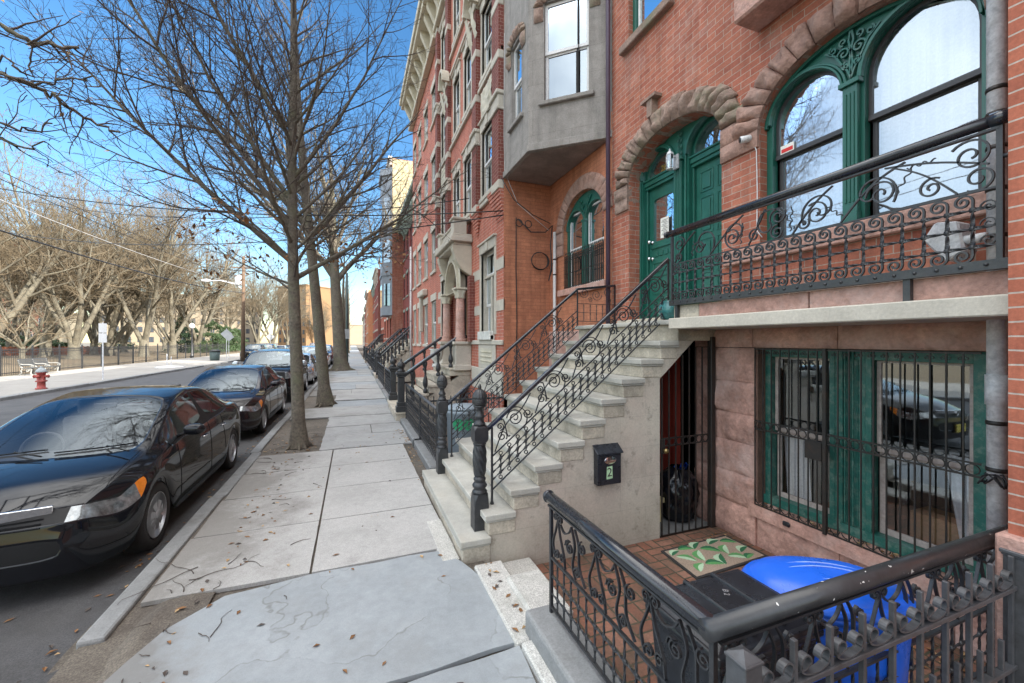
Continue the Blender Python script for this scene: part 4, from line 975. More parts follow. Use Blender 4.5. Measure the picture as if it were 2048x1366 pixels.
# ---------------------------------------------------------------- spiral-fluted newel posts
def chamfer_block(m, x, y, w, z0, z1, cut, ct=.05):
    h = w/2; c = h*.72
    # square block whose top edges are clipped to an octagon
    def ring(z, q): return [(x+h, y-q, z), (x+h, y+q, z), (x+q, y+h, z), (x-q, y+h, z), (x-h, y+q, z), (x-h, y-q, z), (x-q, y-h, z), (x+q, y-h, z)]
    rs = [ring(z0, h*.98), ring(z1-ct*1.6, h*.98), ring(z1-ct*.7, h*.8), ring(z1, h*.5)]
    vs = [v for r_ in rs for v in r_]
    # top ring slightly smaller
    fs = [(j*8+i, j*8+(i+1) % 8, (j+1)*8+(i+1) % 8, (j+1)*8+i) for j in range(3) for i in range(8)]+[tuple(range(8))[::-1], tuple(24+i for i in range(8))]
    m.add(vs, fs, 0, False)
def newel(x, y, label):
    t = thing('newel_post', label, 'post', (x, y, .30), 0, 'spiral-fluted newel posts at the foot of the stone steps')
    m = MB(); chamfer_block(m, x, y, .135, .30, .62, .03, .07); m.build('base', 'iron', t)
    m = MB(); Z0 = .615
    m.lathe((x, y, 0), [(.045, Z0), (.066, Z0+.005), (.070, Z0+.022), (.058, Z0+.035), (.052, Z0+.05), (.064, Z0+.062), (.068, Z0+.08), (.055, Z0+.10), (.046, Z0+.115), (.056, Z0+.125), (.056, Z0+.14), (.048, Z0+.15), (.044, Z0+.16)], 24)
    def fl(a, z): return .075*math.cos(8*(a+z*9))
    pr = [(.046+.013*math.sin(math.pi*(i/26))**.7+(.004*i/26), .775+.285*i/26) for i in range(27)]
    m.lathe((x, y, 0), pr, 64, flute=fl)
    m.lathe((x, y, 0), [(.05, 1.058), (.060, 1.063), (.060, 1.075), (.05, 1.082)], 24)
    m.build('shaft', 'iron', t)
    m = MB(); h = .065
    def ring(z, q, hh=h): return [(x+hh, y-q, z), (x+hh, y+q, z), (x+q, y+hh, z), (x-q, y+hh, z), (x-hh, y+q, z), (x-hh, y-q, z), (x-q, y-hh, z), (x+q, y-hh, z)]
    rs = [ring(1.08, h*.45, h*.9), ring(1.105, h*.8), ring(1.12, h*.97), ring(1.20, h*.97), ring(1.22, h*.75), ring(1.235, h*.45, h*.9)]
    m.add([v for r_ in rs for v in r_], [(j*8+i, j*8+(i+1) % 8, (j+1)*8+(i+1) % 8, (j+1)*8+i) for j in range(5) for i in range(8)]+[tuple(range(8))[::-1], tuple(40+i for i in range(8))])
    m.lathe((x, y, 0), [(.05, 1.235), (.056, 1.245), (.048, 1.262), (.036, 1.275), (.036, 1.30), (.046, 1.31), (.048, 1.325), (.038, 1.335), (.030, 1.36), (.030, 1.385), (.046, 1.395), (.056, 1.405), (.056, 1.42)], 24)
    m.build('block', 'iron', t)
    m = MB(); pr = [(.050, 1.418), (.067, 1.43), (.072, 1.45), (.068, 1.475), (.068, 1.478)]
    m.lathe((x, y, 0), pr, 40)
    m.lathe((x, y, 0), [(.066*math.cos(t_), 1.478+.09*math.sin(t_)) for t_ in [i*math.pi/2/10 for i in range(10)]], 56, flute=lambda a, z: .05*math.cos(16*a))
    m.lathe((x, y, 0), [(.02, 1.56), (.014, 1.575), (.018, 1.585), (.010, 1.605), (.001, 1.615)], 12)
    m.build('finial', 'iron', t)
newel(1.075, 3.60, 'spiral-fluted cast-iron newel post on the near side of the stone steps'); newel(1.075, 5.30, 'spiral-fluted cast-iron newel post on the far side of the stone steps')
# ---------------------------------------------------------------- yard gate under the stoop
gt = thing('yard_gate', 'narrow barred iron gate under the stone steps with a band of rings', 'gate', (3.0, 3.42, 0))
gy = 3.425; m = MB()
for i in range(8): x = 3.0+.0915*i; m.box(x-.006, x+.006, gy-.006, gy+.006, -.03, min(1.96, 1.61+(x-2.97)*.87+.0)-.02)
for z in (-.03, .905, .985): m.box(3.0, 3.64, gy-.006, gy+.006, z-.006, z+.006)
m.build('bars', 'rusty_black', gt)
m = MB()
for i in range(7): m.bar([(3.046+.0915*i+.036*math.cos(q), gy, .945+.036*math.sin(q)) for q in [2*math.pi*j/16 for j in range(16)]], .010, .005, (0, 1, 0), closed=True)
m.build('ring_band', 'rusty_black', gt)
m = MB(); m.box(3.65, 3.715, gy-.03, gy+.03, -.04, 2.05); m.build('jamb', 'rusty_black', gt, bevel=.006)
m = MB(); m.box(2.985, 3.03, gy-.014, gy+.01, .83, .98); m.build('lock_plate', 'rusty_black', gt)
m = MB(); m.lathe((3.012, gy-.014, .87), [(.012, 0), (.012, -.02), (.026, -.03), (.028, -.045), (.015, -.058), (.001, -.06)], 14, axis='y'); m.build('knob', 'brass', gt)
# recess behind the gate: basement door, boards
ar = thing('basement_entrance', 'dark basement doorway under the steps with wooden boards and a deep red door', 'doorway', (3.4, 4.4, 0))
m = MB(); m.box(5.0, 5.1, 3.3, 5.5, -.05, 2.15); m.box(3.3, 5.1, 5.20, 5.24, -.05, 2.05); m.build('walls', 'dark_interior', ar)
m = MB(); m.box(3.78, 3.84, 4.05, 4.12, -.04, 1.95); m.box(3.78, 3.86, 4.60, 5.2, -.04, 2.0); m.box(3.80, 3.84, 4.12, 4.60, -.04, 1.98); m.build('door', 'wood_red', ar)
m = MB()
for (a, b) in ((3.20, 3.27), (3.34, 3.43)): m.box(a, b, 4.6, 4.66, -.04, 1.9)
m.build('boards', 'wood_old', ar)
m = MB(); m.box(3.50, 3.545, 4.3, 4.36, -.04, 1.75); m.build('post', 'wood_cream', ar)
m = MB(); m.box(3.56, 3.74, 4.30, 4.34, -.04, 1.95); m.build('screen_door', 'wood_red', ar)
# ---------------------------------------------------------------- mailbox
mb_ = thing('mailbox', 'black wall mailbox with oval badge and number 2 on the side of the steps', 'mailbox', (2.3, 3.42, .62))
m = MB(); m.box(2.17, 2.435, 3.345, 3.421, .62, .905); m.add([(2.17,3.345,.905),(2.435,3.345,.905),(2.435,3.421,.905),(2.17,3.421,.905),(2.17,3.36,.945),(2.435,3.36,.945),(2.435,3.421,.965),(2.17,3.421,.965)], [(0,1,5,4),(1,2,6,5),(2,3,7,6),(3,0,4,7),(4,5,6,7)]); m.build('box', 'black_plastic', mb_, bevel=.006, seg=2)
m = MB(); m.add([(2.155,3.325,.915),(2.45,3.325,.915),(2.45,3.422,.985),(2.155,3.422,.985),(2.155,3.325,.93),(2.45,3.325,.93),(2.45,3.422,1.0),(2.155,3.422,1.0)], [(0,3,2,1),(4,5,6,7),(0,1,5,4),(1,2,6,5),(2,3,7,6),(3,0,4,7)]); m.build('lid', 'black_plastic', mb_, bevel=.004)
m = MB(); m.lathe((2.31, 3.344, .855), [(.001, -.004), (.05, -.004), (.055, 0), (.001, .001)], 24, axis='y')
for i, v in enumerate(m.v): m.v[i] = (2.31+(v[0]-2.31)*1.25, v[1], .855+(v[2]-.855)*.72)
m.build('badge', 'chrome', mb_)
simple('sticker_green', (.42, .62, .38), .6, bmp=0)
m = MB(); m.add([(2.265,3.343,.675),(2.335,3.343,.68),(2.332,3.343,.80),(2.268,3.343,.795)], [(0,1,2,3)]); so_ = m.build('number_sticker', 'sticker_green', mb_)
text('2', .12, 'frame_dark', (2.30, 3.3425, .737), rotm((1, 0, 0), (0, 0, 1)), so_, 'digit', .0006)
# ================================================================ the rest of the row of houses
def win_part(parent, x, y0, y1, z0, z1, trim='limestone', frame='white_paint', lint=.18, sill=.09, ears=.07, keys=0, jamb=0, gl='glass_window', rec=.055, transom=0, proud=.035, arch=0):
    """window part: stone surround mesh with sash and pane as sub-parts"""
    m = MB()
    if sill: m.box(x-proud*1.8, x+.05, y0-ears, y1+ears, z0-sill, z0)
    if lint:
        m.box(x-proud, x+.05, y0-ears, y1+ears, z1, z1+lint)
        if keys: m.box(x-proud*1.6, x-proud, (y0+y1)/2-.09, (y0+y1)/2+.09, z1, z1+lint+.04); m.box(x-proud*2.2, x+.02, y0-ears-.03, y1+ears+.03, z1+lint, z1+lint+.045)
    if jamb: m.box(x-proud*.7, x+.05, y0-jamb, y0, z0, z1); m.box(x-proud*.7, x+.05, y1, y1+jamb, z0, z1)
    if transom: m.box(x+rec-.05, x+rec+.03, y0, y1, z1-transom-.05, z1-transom); m.box(x+rec-.04, x+rec+.03, (y0+y1)/2-.05, (y0+y1)/2+.05, z0, z1-transom-.05)
    o = m.build('window', trim, parent, bevel=.008)
    X = x+rec; w = .045; f = MB(); zt = z1-transom; zm = (z0+zt)/2
    bezel(f, y0, y1, zm-.02, zt, X, X+.03, w); bezel(f, y0+.01, y1-.01, z0, zm, X+.03, X+.055, w)
    if transom: bezel(f, y0, y1, zt, z1, X, X+.03, .04)
    f.build('sash', frame, o)
    g = MB(); g.quad((X+.012, y0+.03, zm), (X+.012, y1-.03, zm), (X+.012, y1-.03, z1-.03), (X+.012, y0+.03, z1-.03)); g.quad((X+.045, y0+.03, z0+.03), (X+.045, y1-.03, z0+.03), (X+.045, y1-.03, zm), (X+.045, y0+.03, zm)); g.build('pane', gl, o)
    return o
def backing(parent, x, y0, y1, z0, z1, mat='room_mid'):
    m = MB(); m.quad((x, y0, z0), (x, y1, z0), (x, y1, z1), (x, y0, z1)); return m.build('interior', mat, parent)
# ---------------------------------------------------------------- bay house
bh = thing('bay_house', 'brick house with a gray stucco oriel bay above an arched green window', 'house', (FX, 6.4, 0))
W2 = ellipse_open(5.62, 6.98, 2.98, 4.10, .55)
m = MB(); m.wall([(5.385, 2.2), (7.56, 2.2), (7.56, 5.6), (5.385, 5.6)], [W2], FX+.01, .14); m.build('wall', 'brick_orange', bh)
m = MB(); m.box(FX-.02, FX+.3, 5.385, 7.56, -.1, 2.2); m.box(FX-.07, FX, 5.5, 7.1, 2.86, 2.98); m.build('basement_wall', 'brownstone', bh, bevel=.01)
m = MB(); c = (5.62+6.98)/2; nB = 15
for i in range(nB): vouss(m, c, .68, .55, 4.10, .26, FX-.015, math.pi*i/nB, math.pi*(i+1)/nB, 400+i*13, .12, .03)
for (a, b) in ((3.86, 4.09), (3.65, 3.85)): rock(m, 6.98, 7.26, a, b, FX-.015, .03, 77, xback=FX+.01)
m.build('window_arch', 'arch_stone_pink', bh)
m = MB(); LO2, RO2 = ellipse_open(6.33, 6.92, 3.02, 4.10, .30, 14), ellipse_open(5.68, 6.27, 3.02, 4.10, .30, 14)
m.wall(ellipse_open(5.62, 6.98, 2.98, 4.10, .545), [LO2, RO2], FX+.09, .06)
for cc in (6.625, 5.975): m.bar([(FX+.07, cc+.315*math.cos(math.pi*i/20), 4.10+.315*math.sin(math.pi*i/20)) for i in range(21)], .04, .03, (1, 0, 0))
m.box(FX+.03, FX+.088, 6.26, 6.34, 3.0, 4.12); m.box(FX+.02, FX+.088, 6.24, 6.36, 4.12, 4.16)
for sg in (1, -1):
    for (a, z, r) in ((.06, 4.42, .045), (.035, 4.30, .03), (.13, 4.50, .035)): m.bar([(FX+.075, y, z_) for y, z_ in spiral(6.30+sg*a, z, r, .008, 0, 1.3, 16, sg)], .03, .012, (1, 0, 0))
    m.bar([(FX+.075, 6.3+sg*y, z) for y, z in ((0, 4.17), (.025, 4.27), (.075, 4.37), (.14, 4.46), (.2, 4.54))], .03, .014, (1, 0, 0))
m.build('window_frame', 'green_paint', bh, bevel=.002)
m = MB()
for (a, b) in ((6.35, 6.90), (5.70, 6.25)): bezel(m, a, b, 3.02, 3.72, FX+.13, FX+.15, .03); bezel(m, a, b, 3.70, 4.38, FX+.11, FX+.13, .03)
so2 = m.build('window_sash', 'white_paint', bh)
m = MB()
for (a, b) in ((6.35, 6.92), (5.68, 6.25)): m.quad((FX+.135, a, 3.0), (FX+.135, b, 3.0), (FX+.135, b, 4.6), (FX+.135, a, 4.6))
m.build('pane', 'glass_basement', so2)
m = MB()
for k in range(60):
    z = 3.3+.021*k; m.box(FX+.17, FX+.185, 5.66, 6.94, z, z+.012)
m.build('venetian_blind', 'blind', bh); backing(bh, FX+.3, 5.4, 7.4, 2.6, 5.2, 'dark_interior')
m = MB()
for i in range(24): y = 5.66+.056*i; m.box(FX+.015, FX+.027, y-.005, y+.005, 3.0, 3.62)
for z in (3.02, 3.28, 3.52, 3.6): m.box(FX+.016, FX+.026, 5.64, 6.96, z-.005, z+.005)
m.build('window_guard', 'rusty_black', bh)
m = MB()
for i in range(23):
    y = 5.69+.056*i; m.bar([(FX+.02, a, b) for a, b in spiral(y, 3.66, .02, .006, -math.pi/2, 1.2, 10, 1 if i % 2 else -1)], .006, .005, (1, 0, 0))
    m.bar([(FX+.02, y+.016*math.cos(q), 3.56+.016*math.sin(q)) for q in [2*math.pi*j/8 for j in range(8)]], .006, .004, (1, 0, 0), closed=True)
m.build('guard_scrolls', 'rusty_black', bh)
# oriel: angled near face, front face flush with the next house
oz0, oz1 = 5.19, 13.6
P3 = [(FX+.02, 5.42), (2.75, 6.35), (2.75, 7.545), (FX+.02, 7.545)]
def oriel_face(parent, a, b, holes, name):
    """wall between plan points a->b with rectangular holes [(u0,u1,z0,z1)] in metres along"""
    A, B = Vector((a[0], a[1])), Vector((b[0], b[1])); d = (B-A); L_ = d.length; d.normalize(); nrm = Vector((d.y, -d.x))   # inward? checked below
    loops = [[Vector((0, oz0+.12, 0)), Vector((L_, oz0+.12, 0)), Vector((L_, oz1, 0)), Vector((0, oz1, 0))]]+[[Vector((u, z, 0)) for u, z in ((h[0], h[2]), (h[1], h[2]), (h[1], h[3]), (h[0], h[3]))] for h in holes]
    flat = [p for l in loops for p in l]; W = lambda u, z, dep=0: (A.x+d.x*u+inn.x*dep, A.y+d.y*u+inn.y*dep, z)
    inn = nrm if (Vector((FX+1, 6.6))-A).dot(nrm) > 0 else -nrm
    m = MB(); m.add([W(p.x, p.y) for p in flat], [tuple(t) for t in tessellate_polygon(loops)])
    for h in holes:
        q = [(h[0], h[2]), (h[1], h[2]), (h[1], h[3]), (h[0], h[3])]; m.add([W(*p) for p in q]+[W(*p, .12) for p in q], [(i, (i+1) % 4, 4+(i+1) % 4, 4+i) for i in range(4)])
    m.build(name, 'stucco_gray', parent)
    def pbox(mm, u0, u1, z0, z1, d0, d1): mm.add([W(u0, z0, d0), W(u1, z0, d0), W(u1, z0, d1), W(u0, z0, d1), W(u0, z1, d0), W(u1, z1, d0), W(u1, z1, d1), W(u0, z1, d1)], [(0,3,2,1),(4,5,6,7),(0,1,5,4),(1,2,6,5),(2,3,7,6),(3,0,4,7)])
    for h in holes:
        s = MB(); pbox(s, h[0]-.09, h[1]+.09, h[2]-.07, h[2], -.06, .1); o = s.build('window_sill', 'stucco_gray', parent, bevel=.01)
        f = MB(); zm = (h[2]+h[3])/2; w = .05
        for (z0, z1, d0, d1) in ((zm-.02, h[3], .05, .08), (h[2], zm, .08, .11)):
            pbox(f, h[0], h[0]+w, z0, z1, d0, d1); pbox(f, h[1]-w, h[1], z0, z1, d0, d1); pbox(f, h[0]+w, h[1]-w, z0, z0+w, d0, d1); pbox(f, h[0]+w, h[1]-w, z1-w, z1, d0, d1)
        o = f.build('window_sash', 'white_paint', parent)
        g = MB(); g.quad(W(h[0]+.04, zm, .065), W(h[1]-.04, zm, .065), W(h[1]-.04, h[3]-.04, .065), W(h[0]+.04, h[3]-.04, .065)); g.quad(W(h[0]+.04, h[2]+.04, .095), W(h[1]-.04, h[2]+.04, .095), W(h[1]-.04, zm, .095), W(h[0]+.04, zm, .095)); g.build('pane', 'glass_dark', o)
        # rough hood stones over the window head
        r_ = MB(); n = 9
        hw = (h[1]-h[0])/2; cu_ = (h[0]+h[1])/2
        for i in range(n):
            a0, a1 = math.pi*(i+.06)/n, math.pi*(i+.94)/n
            def fn(u, v):
                th = a0+(a1-a0)*u; e = min(1, min(u, 1-u, v, 1-v)*6); rr_ = v*.17
                return W(cu_+(hw+.02+rr_)*math.cos(th), h[3]-.05+(.10+rr_)*math.sin(th), -(.02+.05*e*(1+.7*fr((i, u*2, v*2), 3, 1.3))))
            r_.grid(5, 4, fn)
        for s_ in (-1, 1):
            u0 = cu_+s_*(hw+.10); r_.grid(4, 5, lambda u, v: W(u0-.085+.17*u, h[3]-.30+.25*v, -(.01+.05*min(1, min(u, 1-u, v, 1-v)*6)*(1+.7*fr((s_, u*2, v*2), 7, 1.3)))))
        r_.build('window_hood', 'arch_stone', parent)
L1 = math.hypot(1.02, .93)
oriel_face(bh, (FX+.02, 5.42), (2.75, 6.35), [(.36, 1.10, 5.98, 7.62), (.36, 1.10, 9.2, 10.9)], 'oriel_side')
oriel_face(bh, (2.75, 6.35), (2.75, 7.545), [(.30, .78, 5.98, 7.42), (.30, .78, 9.2, 10.9)], 'oriel_front')
m = MB(); m.prism([(p[0]-.03 if p[0] < 3 else p[0], p[1]-.03 if i < 2 else p[1]) for i, p in enumerate(P3)], oz0, oz0+.12, 'z'); m.build('oriel_base', 'stucco_gray', bh, bevel=.008)
m = MB(); m.prism([(FX, 5.48), (2.79, 6.36), (2.79, 7.54), (FX, 7.54)], oz0-.012, oz0-.001, 'z'); m.build('oriel_soffit', 'soffit', bh)
m = MB(); m.prism([(FX+6, 5.4), (FX+.03, 5.45), (2.77, 6.4), (2.77, 7.54), (FX+6, 7.54)], 13.5, 13.6, 'z'); m.quad((3.4, 5.8, 5.3), (3.4, 7.5, 5.3), (3.4, 7.5, 13.4), (3.4, 5.8, 13.4)); m.box(FX+5, FX+5.3, 5.4, 7.55, -.1, 13.5); m.build('roof', 'dark_interior', bh)
m = MB(); m.box(2.45, 3.7, 5.9, 7.54, 13.6, 14.1); m.build('cornice', 'stucco_gray', bh, bevel=.04)
pipe('downspout', 'pipe_white', [(3.69, 7.22, -.05), (3.69, 7.22, 4.15)], .032, [1.2, 3.3, 3.6], bh)
# ---------------------------------------------------------------- ornate red house with portico
RX = 2.75
ra = thing('portico_house', 'ornate red brick house with pale stone bands and a carved stone portico', 'house', (RX, 10.9, 0))
A0_, A1_ = 7.56, 14.2
gw_ = [(8.10, 9.05, 2.15, 3.98, .52)]; bays = [(8.15, 9.0), (9.9, 10.6), (11.1, 11.8), (12.75, 13.6)]
fl = [(5.25, 6.75), (7.95, 9.5), (10.7, 12.1)]
holes = [rect(8.10, 9.05, 2.15, 3.98), ellipse_open(10.2, 11.6, 1.4, 3.4, .68, 14), rect(12.75, 13.6, 2.15, 3.98)]
for (a, b) in bays:
    for (z0, z1) in fl: holes.append(rect(a, b, z0, z1))
m = MB(); m.wall([(A0_, .9), (A1_, .9), (A1_, 13.3), (A0_, 13.3)], holes, RX, .16, mr=1); m.build('wall', ['brick_red', 'limestone'], ra)
m = MB(); m.box(RX-.03, RX+.3, A0_-.0, A1_, -.1, .9) ; m.build('basement_wall', 'brick_red', ra)
m = MB(); m.quad((RX, A0_, -.1), (RX+8, A0_, -.1), (RX+8, A0_, 14), (RX, A0_, 14)); m.quad((RX, A1_, 5), (RX+8, A1_, 5), (RX+8, A1_, 13.3), (RX, A1_, 13.3)); m.quad((RX, A0_, 13.3), (RX, A1_, 13.3), (RX+8, A1_, 13.3), (RX+8, A0_, 13.3)); m.build('side_wall', 'brick_orange', ra)
backing(ra, RX+.35, A0_+.1, A1_, 1.2, 13)
# pilasters and bands
def pil(y0, y1, z0, z1, x=RX-.11): m = MB(); m.box(x, RX, y0, y1, z0, z1); return m.build('pilaster', 'brick_dark', ra)
for (a, b) in ((A0_, 7.98), (9.15, 9.5), (12.2, 12.55), (13.85, A1_)):
    pil(a, b, 5.15, 12.9)
    for z in (5.0, 6.6, 7.55, 8.6, 9.75, 11.4, 12.5):
        m = MB(); h = .17 if z not in (6.6, 9.75) else .24; m.box(RX-.125, RX-.0, a-.012, b+.012, z, z+h)
        if z in (6.6, 9.75): m.box(RX-.17, RX, a-.04, b+.04, z+h, z+h+.08); m.box(RX-.15, RX, a-.03, b+.03, z-.06, z)
        m.build('stone_band', 'limestone', ra, bevel=.012)
# corbelled brick under the pilasters
m = MB()
for k in range(9):
    for (a, b) in ((A0_, 8.3), (9.0, 9.7)): m.box(RX-.012*(k+1), RX-.0005*k, a+.04*(8-k)*(0 if a == A0_ else 1), b-.045*(8-k), 4.42+.075*k, 4.49+.075*k)
m.build('corbel', 'brick_red', ra)
for (z0, z1, pr) in ((4.05-.12, 4.05+.0, .0),): pass
m = MB()
for (ya, yb) in ((A0_, 8.0), (9.15, 9.75), (12.05, 12.65), (13.7, A1_)):
    for (z0, z1) in ((2.62, 2.84), (3.45, 3.68)): m.box(RX-.012, RX+.02, ya, yb, z0, z1)
m.build('stone_band', 'limestone', ra)
m = MB(); m.box(RX-.06, RX, A0_, 9.72, 1.93, 2.03); m.box(RX-.035, RX, 8.0, 9.2, 1.40, 1.93); m.box(RX-.05, RX, A0_, 9.75, 1.08, 1.40); m.box(RX-.035, RX-.0, A0_, 9.75, .9, 1.08)
m.build('sill_course', 'limestone', ra, bevel=.012)
m = MB(); m.box(RX-.045, RX-.036, 8.2, 9.0, 1.5, 1.85)
for i in range(9):
    for j in range(3): m.lathe((RX-.045, 8.26+.085*i, 1.57+.1*j), [(.03, 0), (.026, -.012), (.001, -.018)], 7, axis='x')
m.build('carved_panel', 'cream_trim', ra)
def facade_windows(par, bays, floors, x, **kw):
    for (a, b) in bays:
        for (z0, z1) in floors: win_part(par, x, a, b, z0, z1, **kw)
facade_windows(ra, bays, fl, RX, lint=.22, sill=.1, ears=.09, jamb=.07, keys=1)
win_part(ra, RX, 8.10, 9.05, 2.15, 3.98, lint=.2, sill=0, ears=.1, jamb=.1, transom=.5, keys=1, rec=.12)
win_part(ra, RX, 12.75, 13.6, 2.15, 3.98, lint=.2, sill=.1, ears=.1, jamb=.1, transom=.5, keys=1, rec=.12)
m = MB()
for z in (5.02, 7.72, 9.9, 10.45, 12.45): m.box(RX-.07, RX, A0_, A1_, z, z+.09)
m.build('belt_course', 'limestone', ra, bevel=.01)
# relief panels between floors
def relief(y0, y1, z0, z1, seed):
    m = MB(); m.grid(26, 22, lambda u, v: (RX-.03-.05*max(0, fr((u*3, v*3, seed), seed, 1.6))-.03*max(0, fr((u*9, v*9, seed), seed+4, 1.3)), y0+(y1-y0)*u, z0+(z1-z0)*v))
    m.build('carved_panel', 'cream_trim', ra)
relief(8.2, 9.0, 6.95, 7.65, 1); relief(12.8, 13.55, 6.95, 7.65, 2)
# arched hood and brackets high up
for yc in (12.375, 9.32):
    m = MB(); m.bar([(RX-.2, yc+.28*math.cos(q), 9.75+.42*math.sin(q)) for q in [math.pi*i/14 for i in range(15)]], .22, .08, (1, 0, 0))
    for s_ in (-1, 1): m.grid(5, 8, lambda u, v: (RX-.12-.14*v-.04*fr((u*2, v*4, s_), 6, 1.5), yc+s_*.2-.1+.2*u, 9.05+.6*v))
    m.build('hood', 'cream_trim', ra)
# portico
pt = MB()
pt.box(2.2, RX, 9.8, 11.97, 4.46, 4.58); pt.box(2.25, RX, 9.85, 11.92, 4.58, 4.66); pt.box(2.3, RX, 9.92, 11.85, 4.38, 4.46)
pt.box(2.28, 2.62, 9.88, 10.18, 4.66, 5.0); pt.box(2.24, RX, 9.84, 10.22, 5.0, 5.06); pt.box(2.28, 2.62, 11.6, 11.9, 4.66, 5.0); pt.box(2.24, 2.66, 11.56, 11.94, 5.0, 5.06); pt.box(2.36, 2.6, 10.18, 11.6, 4.66, 4.9); pt.box(2.33, 2.63, 10.18, 11.6, 4.9, 4.96)
pt.build('canopy', 'limestone', ra, bevel=.015)
def console(y0, y1):
    m = MB(); pl = [(2.75, 4.38), (2.26, 4.38), (2.27, 4.28)]+[(2.72-.42*math.cos(q)**1.5, 4.28-.62*math.sin(q)) for q in [i*math.pi/2/8 for i in range(1, 8)]]+[(2.75, 3.62)]
    m.prism(pl, y0, y1, 'y'); m.build('console', 'cream_trim', ra, bevel=.02)
console(9.9, 10.12); console(11.65, 11.87)
m = MB(); m.wall(ellipse_open(9.95, 11.8, 3.3, 3.35, 1.05, 16), [ellipse_open(10.22, 11.55, 3.31, 3.36, .72, 14)], 2.48, .2); m.bar([(2.46, 10.885+.72*math.cos(math.pi*i/20), 3.36+.78*math.sin(math.pi*i/20)) for i in range(21)], .08, .06, (1, 0, 0)); m.build('portal_arch', 'cream_trim', ra, bevel=.01)
for yc in (10.08, 11.68):
    m = MB(); m.lathe((2.5, yc, 0), [(.16, 2.0), (.16, 2.06), (.13, 2.09), (.145, 2.13), (.115, 2.17), (.11, 2.6), (.105, 3.08)], 18); m.build('column', 'brownstone', ra)
    m = MB(); m.lathe((2.5, yc, 0), [(.105, 3.07), (.13, 3.1), (.12, 3.15), (.17, 3.27), (.15, 3.28), (.001, 3.29)], 20, flute=lambda a, z: .16*math.cos(6*a)); m.box(2.32, 2.68, yc-.18, yc+.18, 3.285, 3.34); m.build('capital', 'cream_trim', ra, bevel=.01)
    m = MB(); m.box(2.28, RX, yc-.22, yc+.22, 1.92, 2.0); m.box(2.34, RX, yc-.17, yc+.17, 1.35, 1.92); m.box(2.3, RX, yc-.2, yc+.2, 1.28, 1.42); m.build('pedestal', 'brick_red' if False else 'limestone', ra, bevel=.015)
m = MB(); m.box(2.62, RX, 9.62, 9.84, 2.0, 3.6); m.box(2.62, RX, 11.9, 12.1, 2.0, 3.6); m.build('pier', 'brick_dark', ra)
m = MB(); m.box(RX+.3, RX+.36, 10.25, 11.55, 1.4, 3.5); m.build('door', 'wood_old', ra)
simple('orange_wall', (.5, .16, .05), .8)
# cornice along both red houses
m = MB()
for y in [7.6+.62*i for i in range(22)]:
    m.add([(2.30, y, 13.55), (2.75, y, 13.55), (2.75, y, 12.75), (2.66, y, 12.75), (2.30, y+.2, 13.55), (2.75, y+.2, 13.55), (2.75, y+.2, 12.75), (2.66, y+.2, 12.75)], [(0,1,2,3),(4,7,6,5),(0,3,7,4),(3,2,6,7)])
m2 = MB(); m2.box(2.2, 2.75, 7.56, 14.2, 13.55, 13.75); m2.box(2.12, 2.75, 7.56, 14.2, 13.75, 13.95); m2.box(2.55, 2.75, 7.56, 14.2, 12.65, 12.8)
m2.box(2.62, 2.749, 7.57, 14.19, 12.8, 13.55); m2.build('cornice', 'cream_trim', ra, bevel=.02)
def brackets(par, x, ys, z0, z1, pr, mat):
    for y in ys: m = MB(); m.prism([(x, z0), (x-.09*pr/.4, z0), (x-pr, z1-.12), (x-pr, z1), (x, z1)], y, y+.18, 'y'); m.build('bracket', mat, par)
brackets(ra, 2.749, [7.7+.7*i for i in range(10)], 12.8, 13.55, .42, 'cream_trim')
# ---------------------------------------------------------------- plain red house beside it
rb = thing('red_house', 'plain red brick house with white lintels and a white drainpipe at its far corner', 'house', (RX, 17.5, 0))
bb = [(14.75, 15.6), (16.5, 17.35), (18.2, 19.05), (19.75, 20.5)]; ff = [(1.9, 3.5), (4.6, 6.1), (7.3, 8.8), (10.1, 11.4)]
hs = [rect(a, b, z0, z1) for (a, b) in bb for (z0, z1) in ff]
m = MB(); m.wall([(14.2, -.1), (20.95, -.1), (20.95, 13.3), (14.2, 13.3)], hs, RX+.02, .16, mr=1); m.build('wall', ['brick_red', 'limestone'], rb)
m = MB(); m.quad((RX+.02, 20.95, -.1), (RX+8, 20.95, -.1), (RX+8, 20.95, 13.3), (RX+.02, 20.95, 13.3)); m.quad((RX, 14.2, 13.3), (RX+8, 14.2, 13.3), (RX+8, 20.95, 13.3), (RX, 20.95, 13.3)); m.build('side_wall', 'brick_red', rb)
backing(rb, RX+.4, 14.3, 20.9, 1, 13)
facade_windows(rb, bb, ff, RX+.02, trim='limestone', lint=.26, sill=.11, ears=.1)
m = MB(); m.box(2.2, 2.77, 14.2, 21.0, 13.5, 13.7); m.box(2.12, 2.77, 14.2, 21.05, 13.7, 13.95); m.box(2.55, 2.77, 14.2, 21.0, 12.5, 12.65); m.box(2.64, 2.769, 14.21, 20.95, 12.65, 13.5); m.build('cornice', 'cream_trim', rb, bevel=.02)
brackets(rb, 2.769, [14.5+.85*i for i in range(8)], 12.65, 13.5, .45, 'cream_trim')
m = MB(); m.box(2.6, 2.77, 17.5, 17.7, 2.4, 4.0); m.box(2.55, 2.77, 16.5, 17.9, 3.85, 4.1); m.build('door_hood', 'limestone', rb, bevel=.03)
pipe('drainpipe', 'pipe_white', [(2.66, 20.8, .1), (2.66, 20.8, 6.7)], .055, [1.5, 3, 4.5], rb)
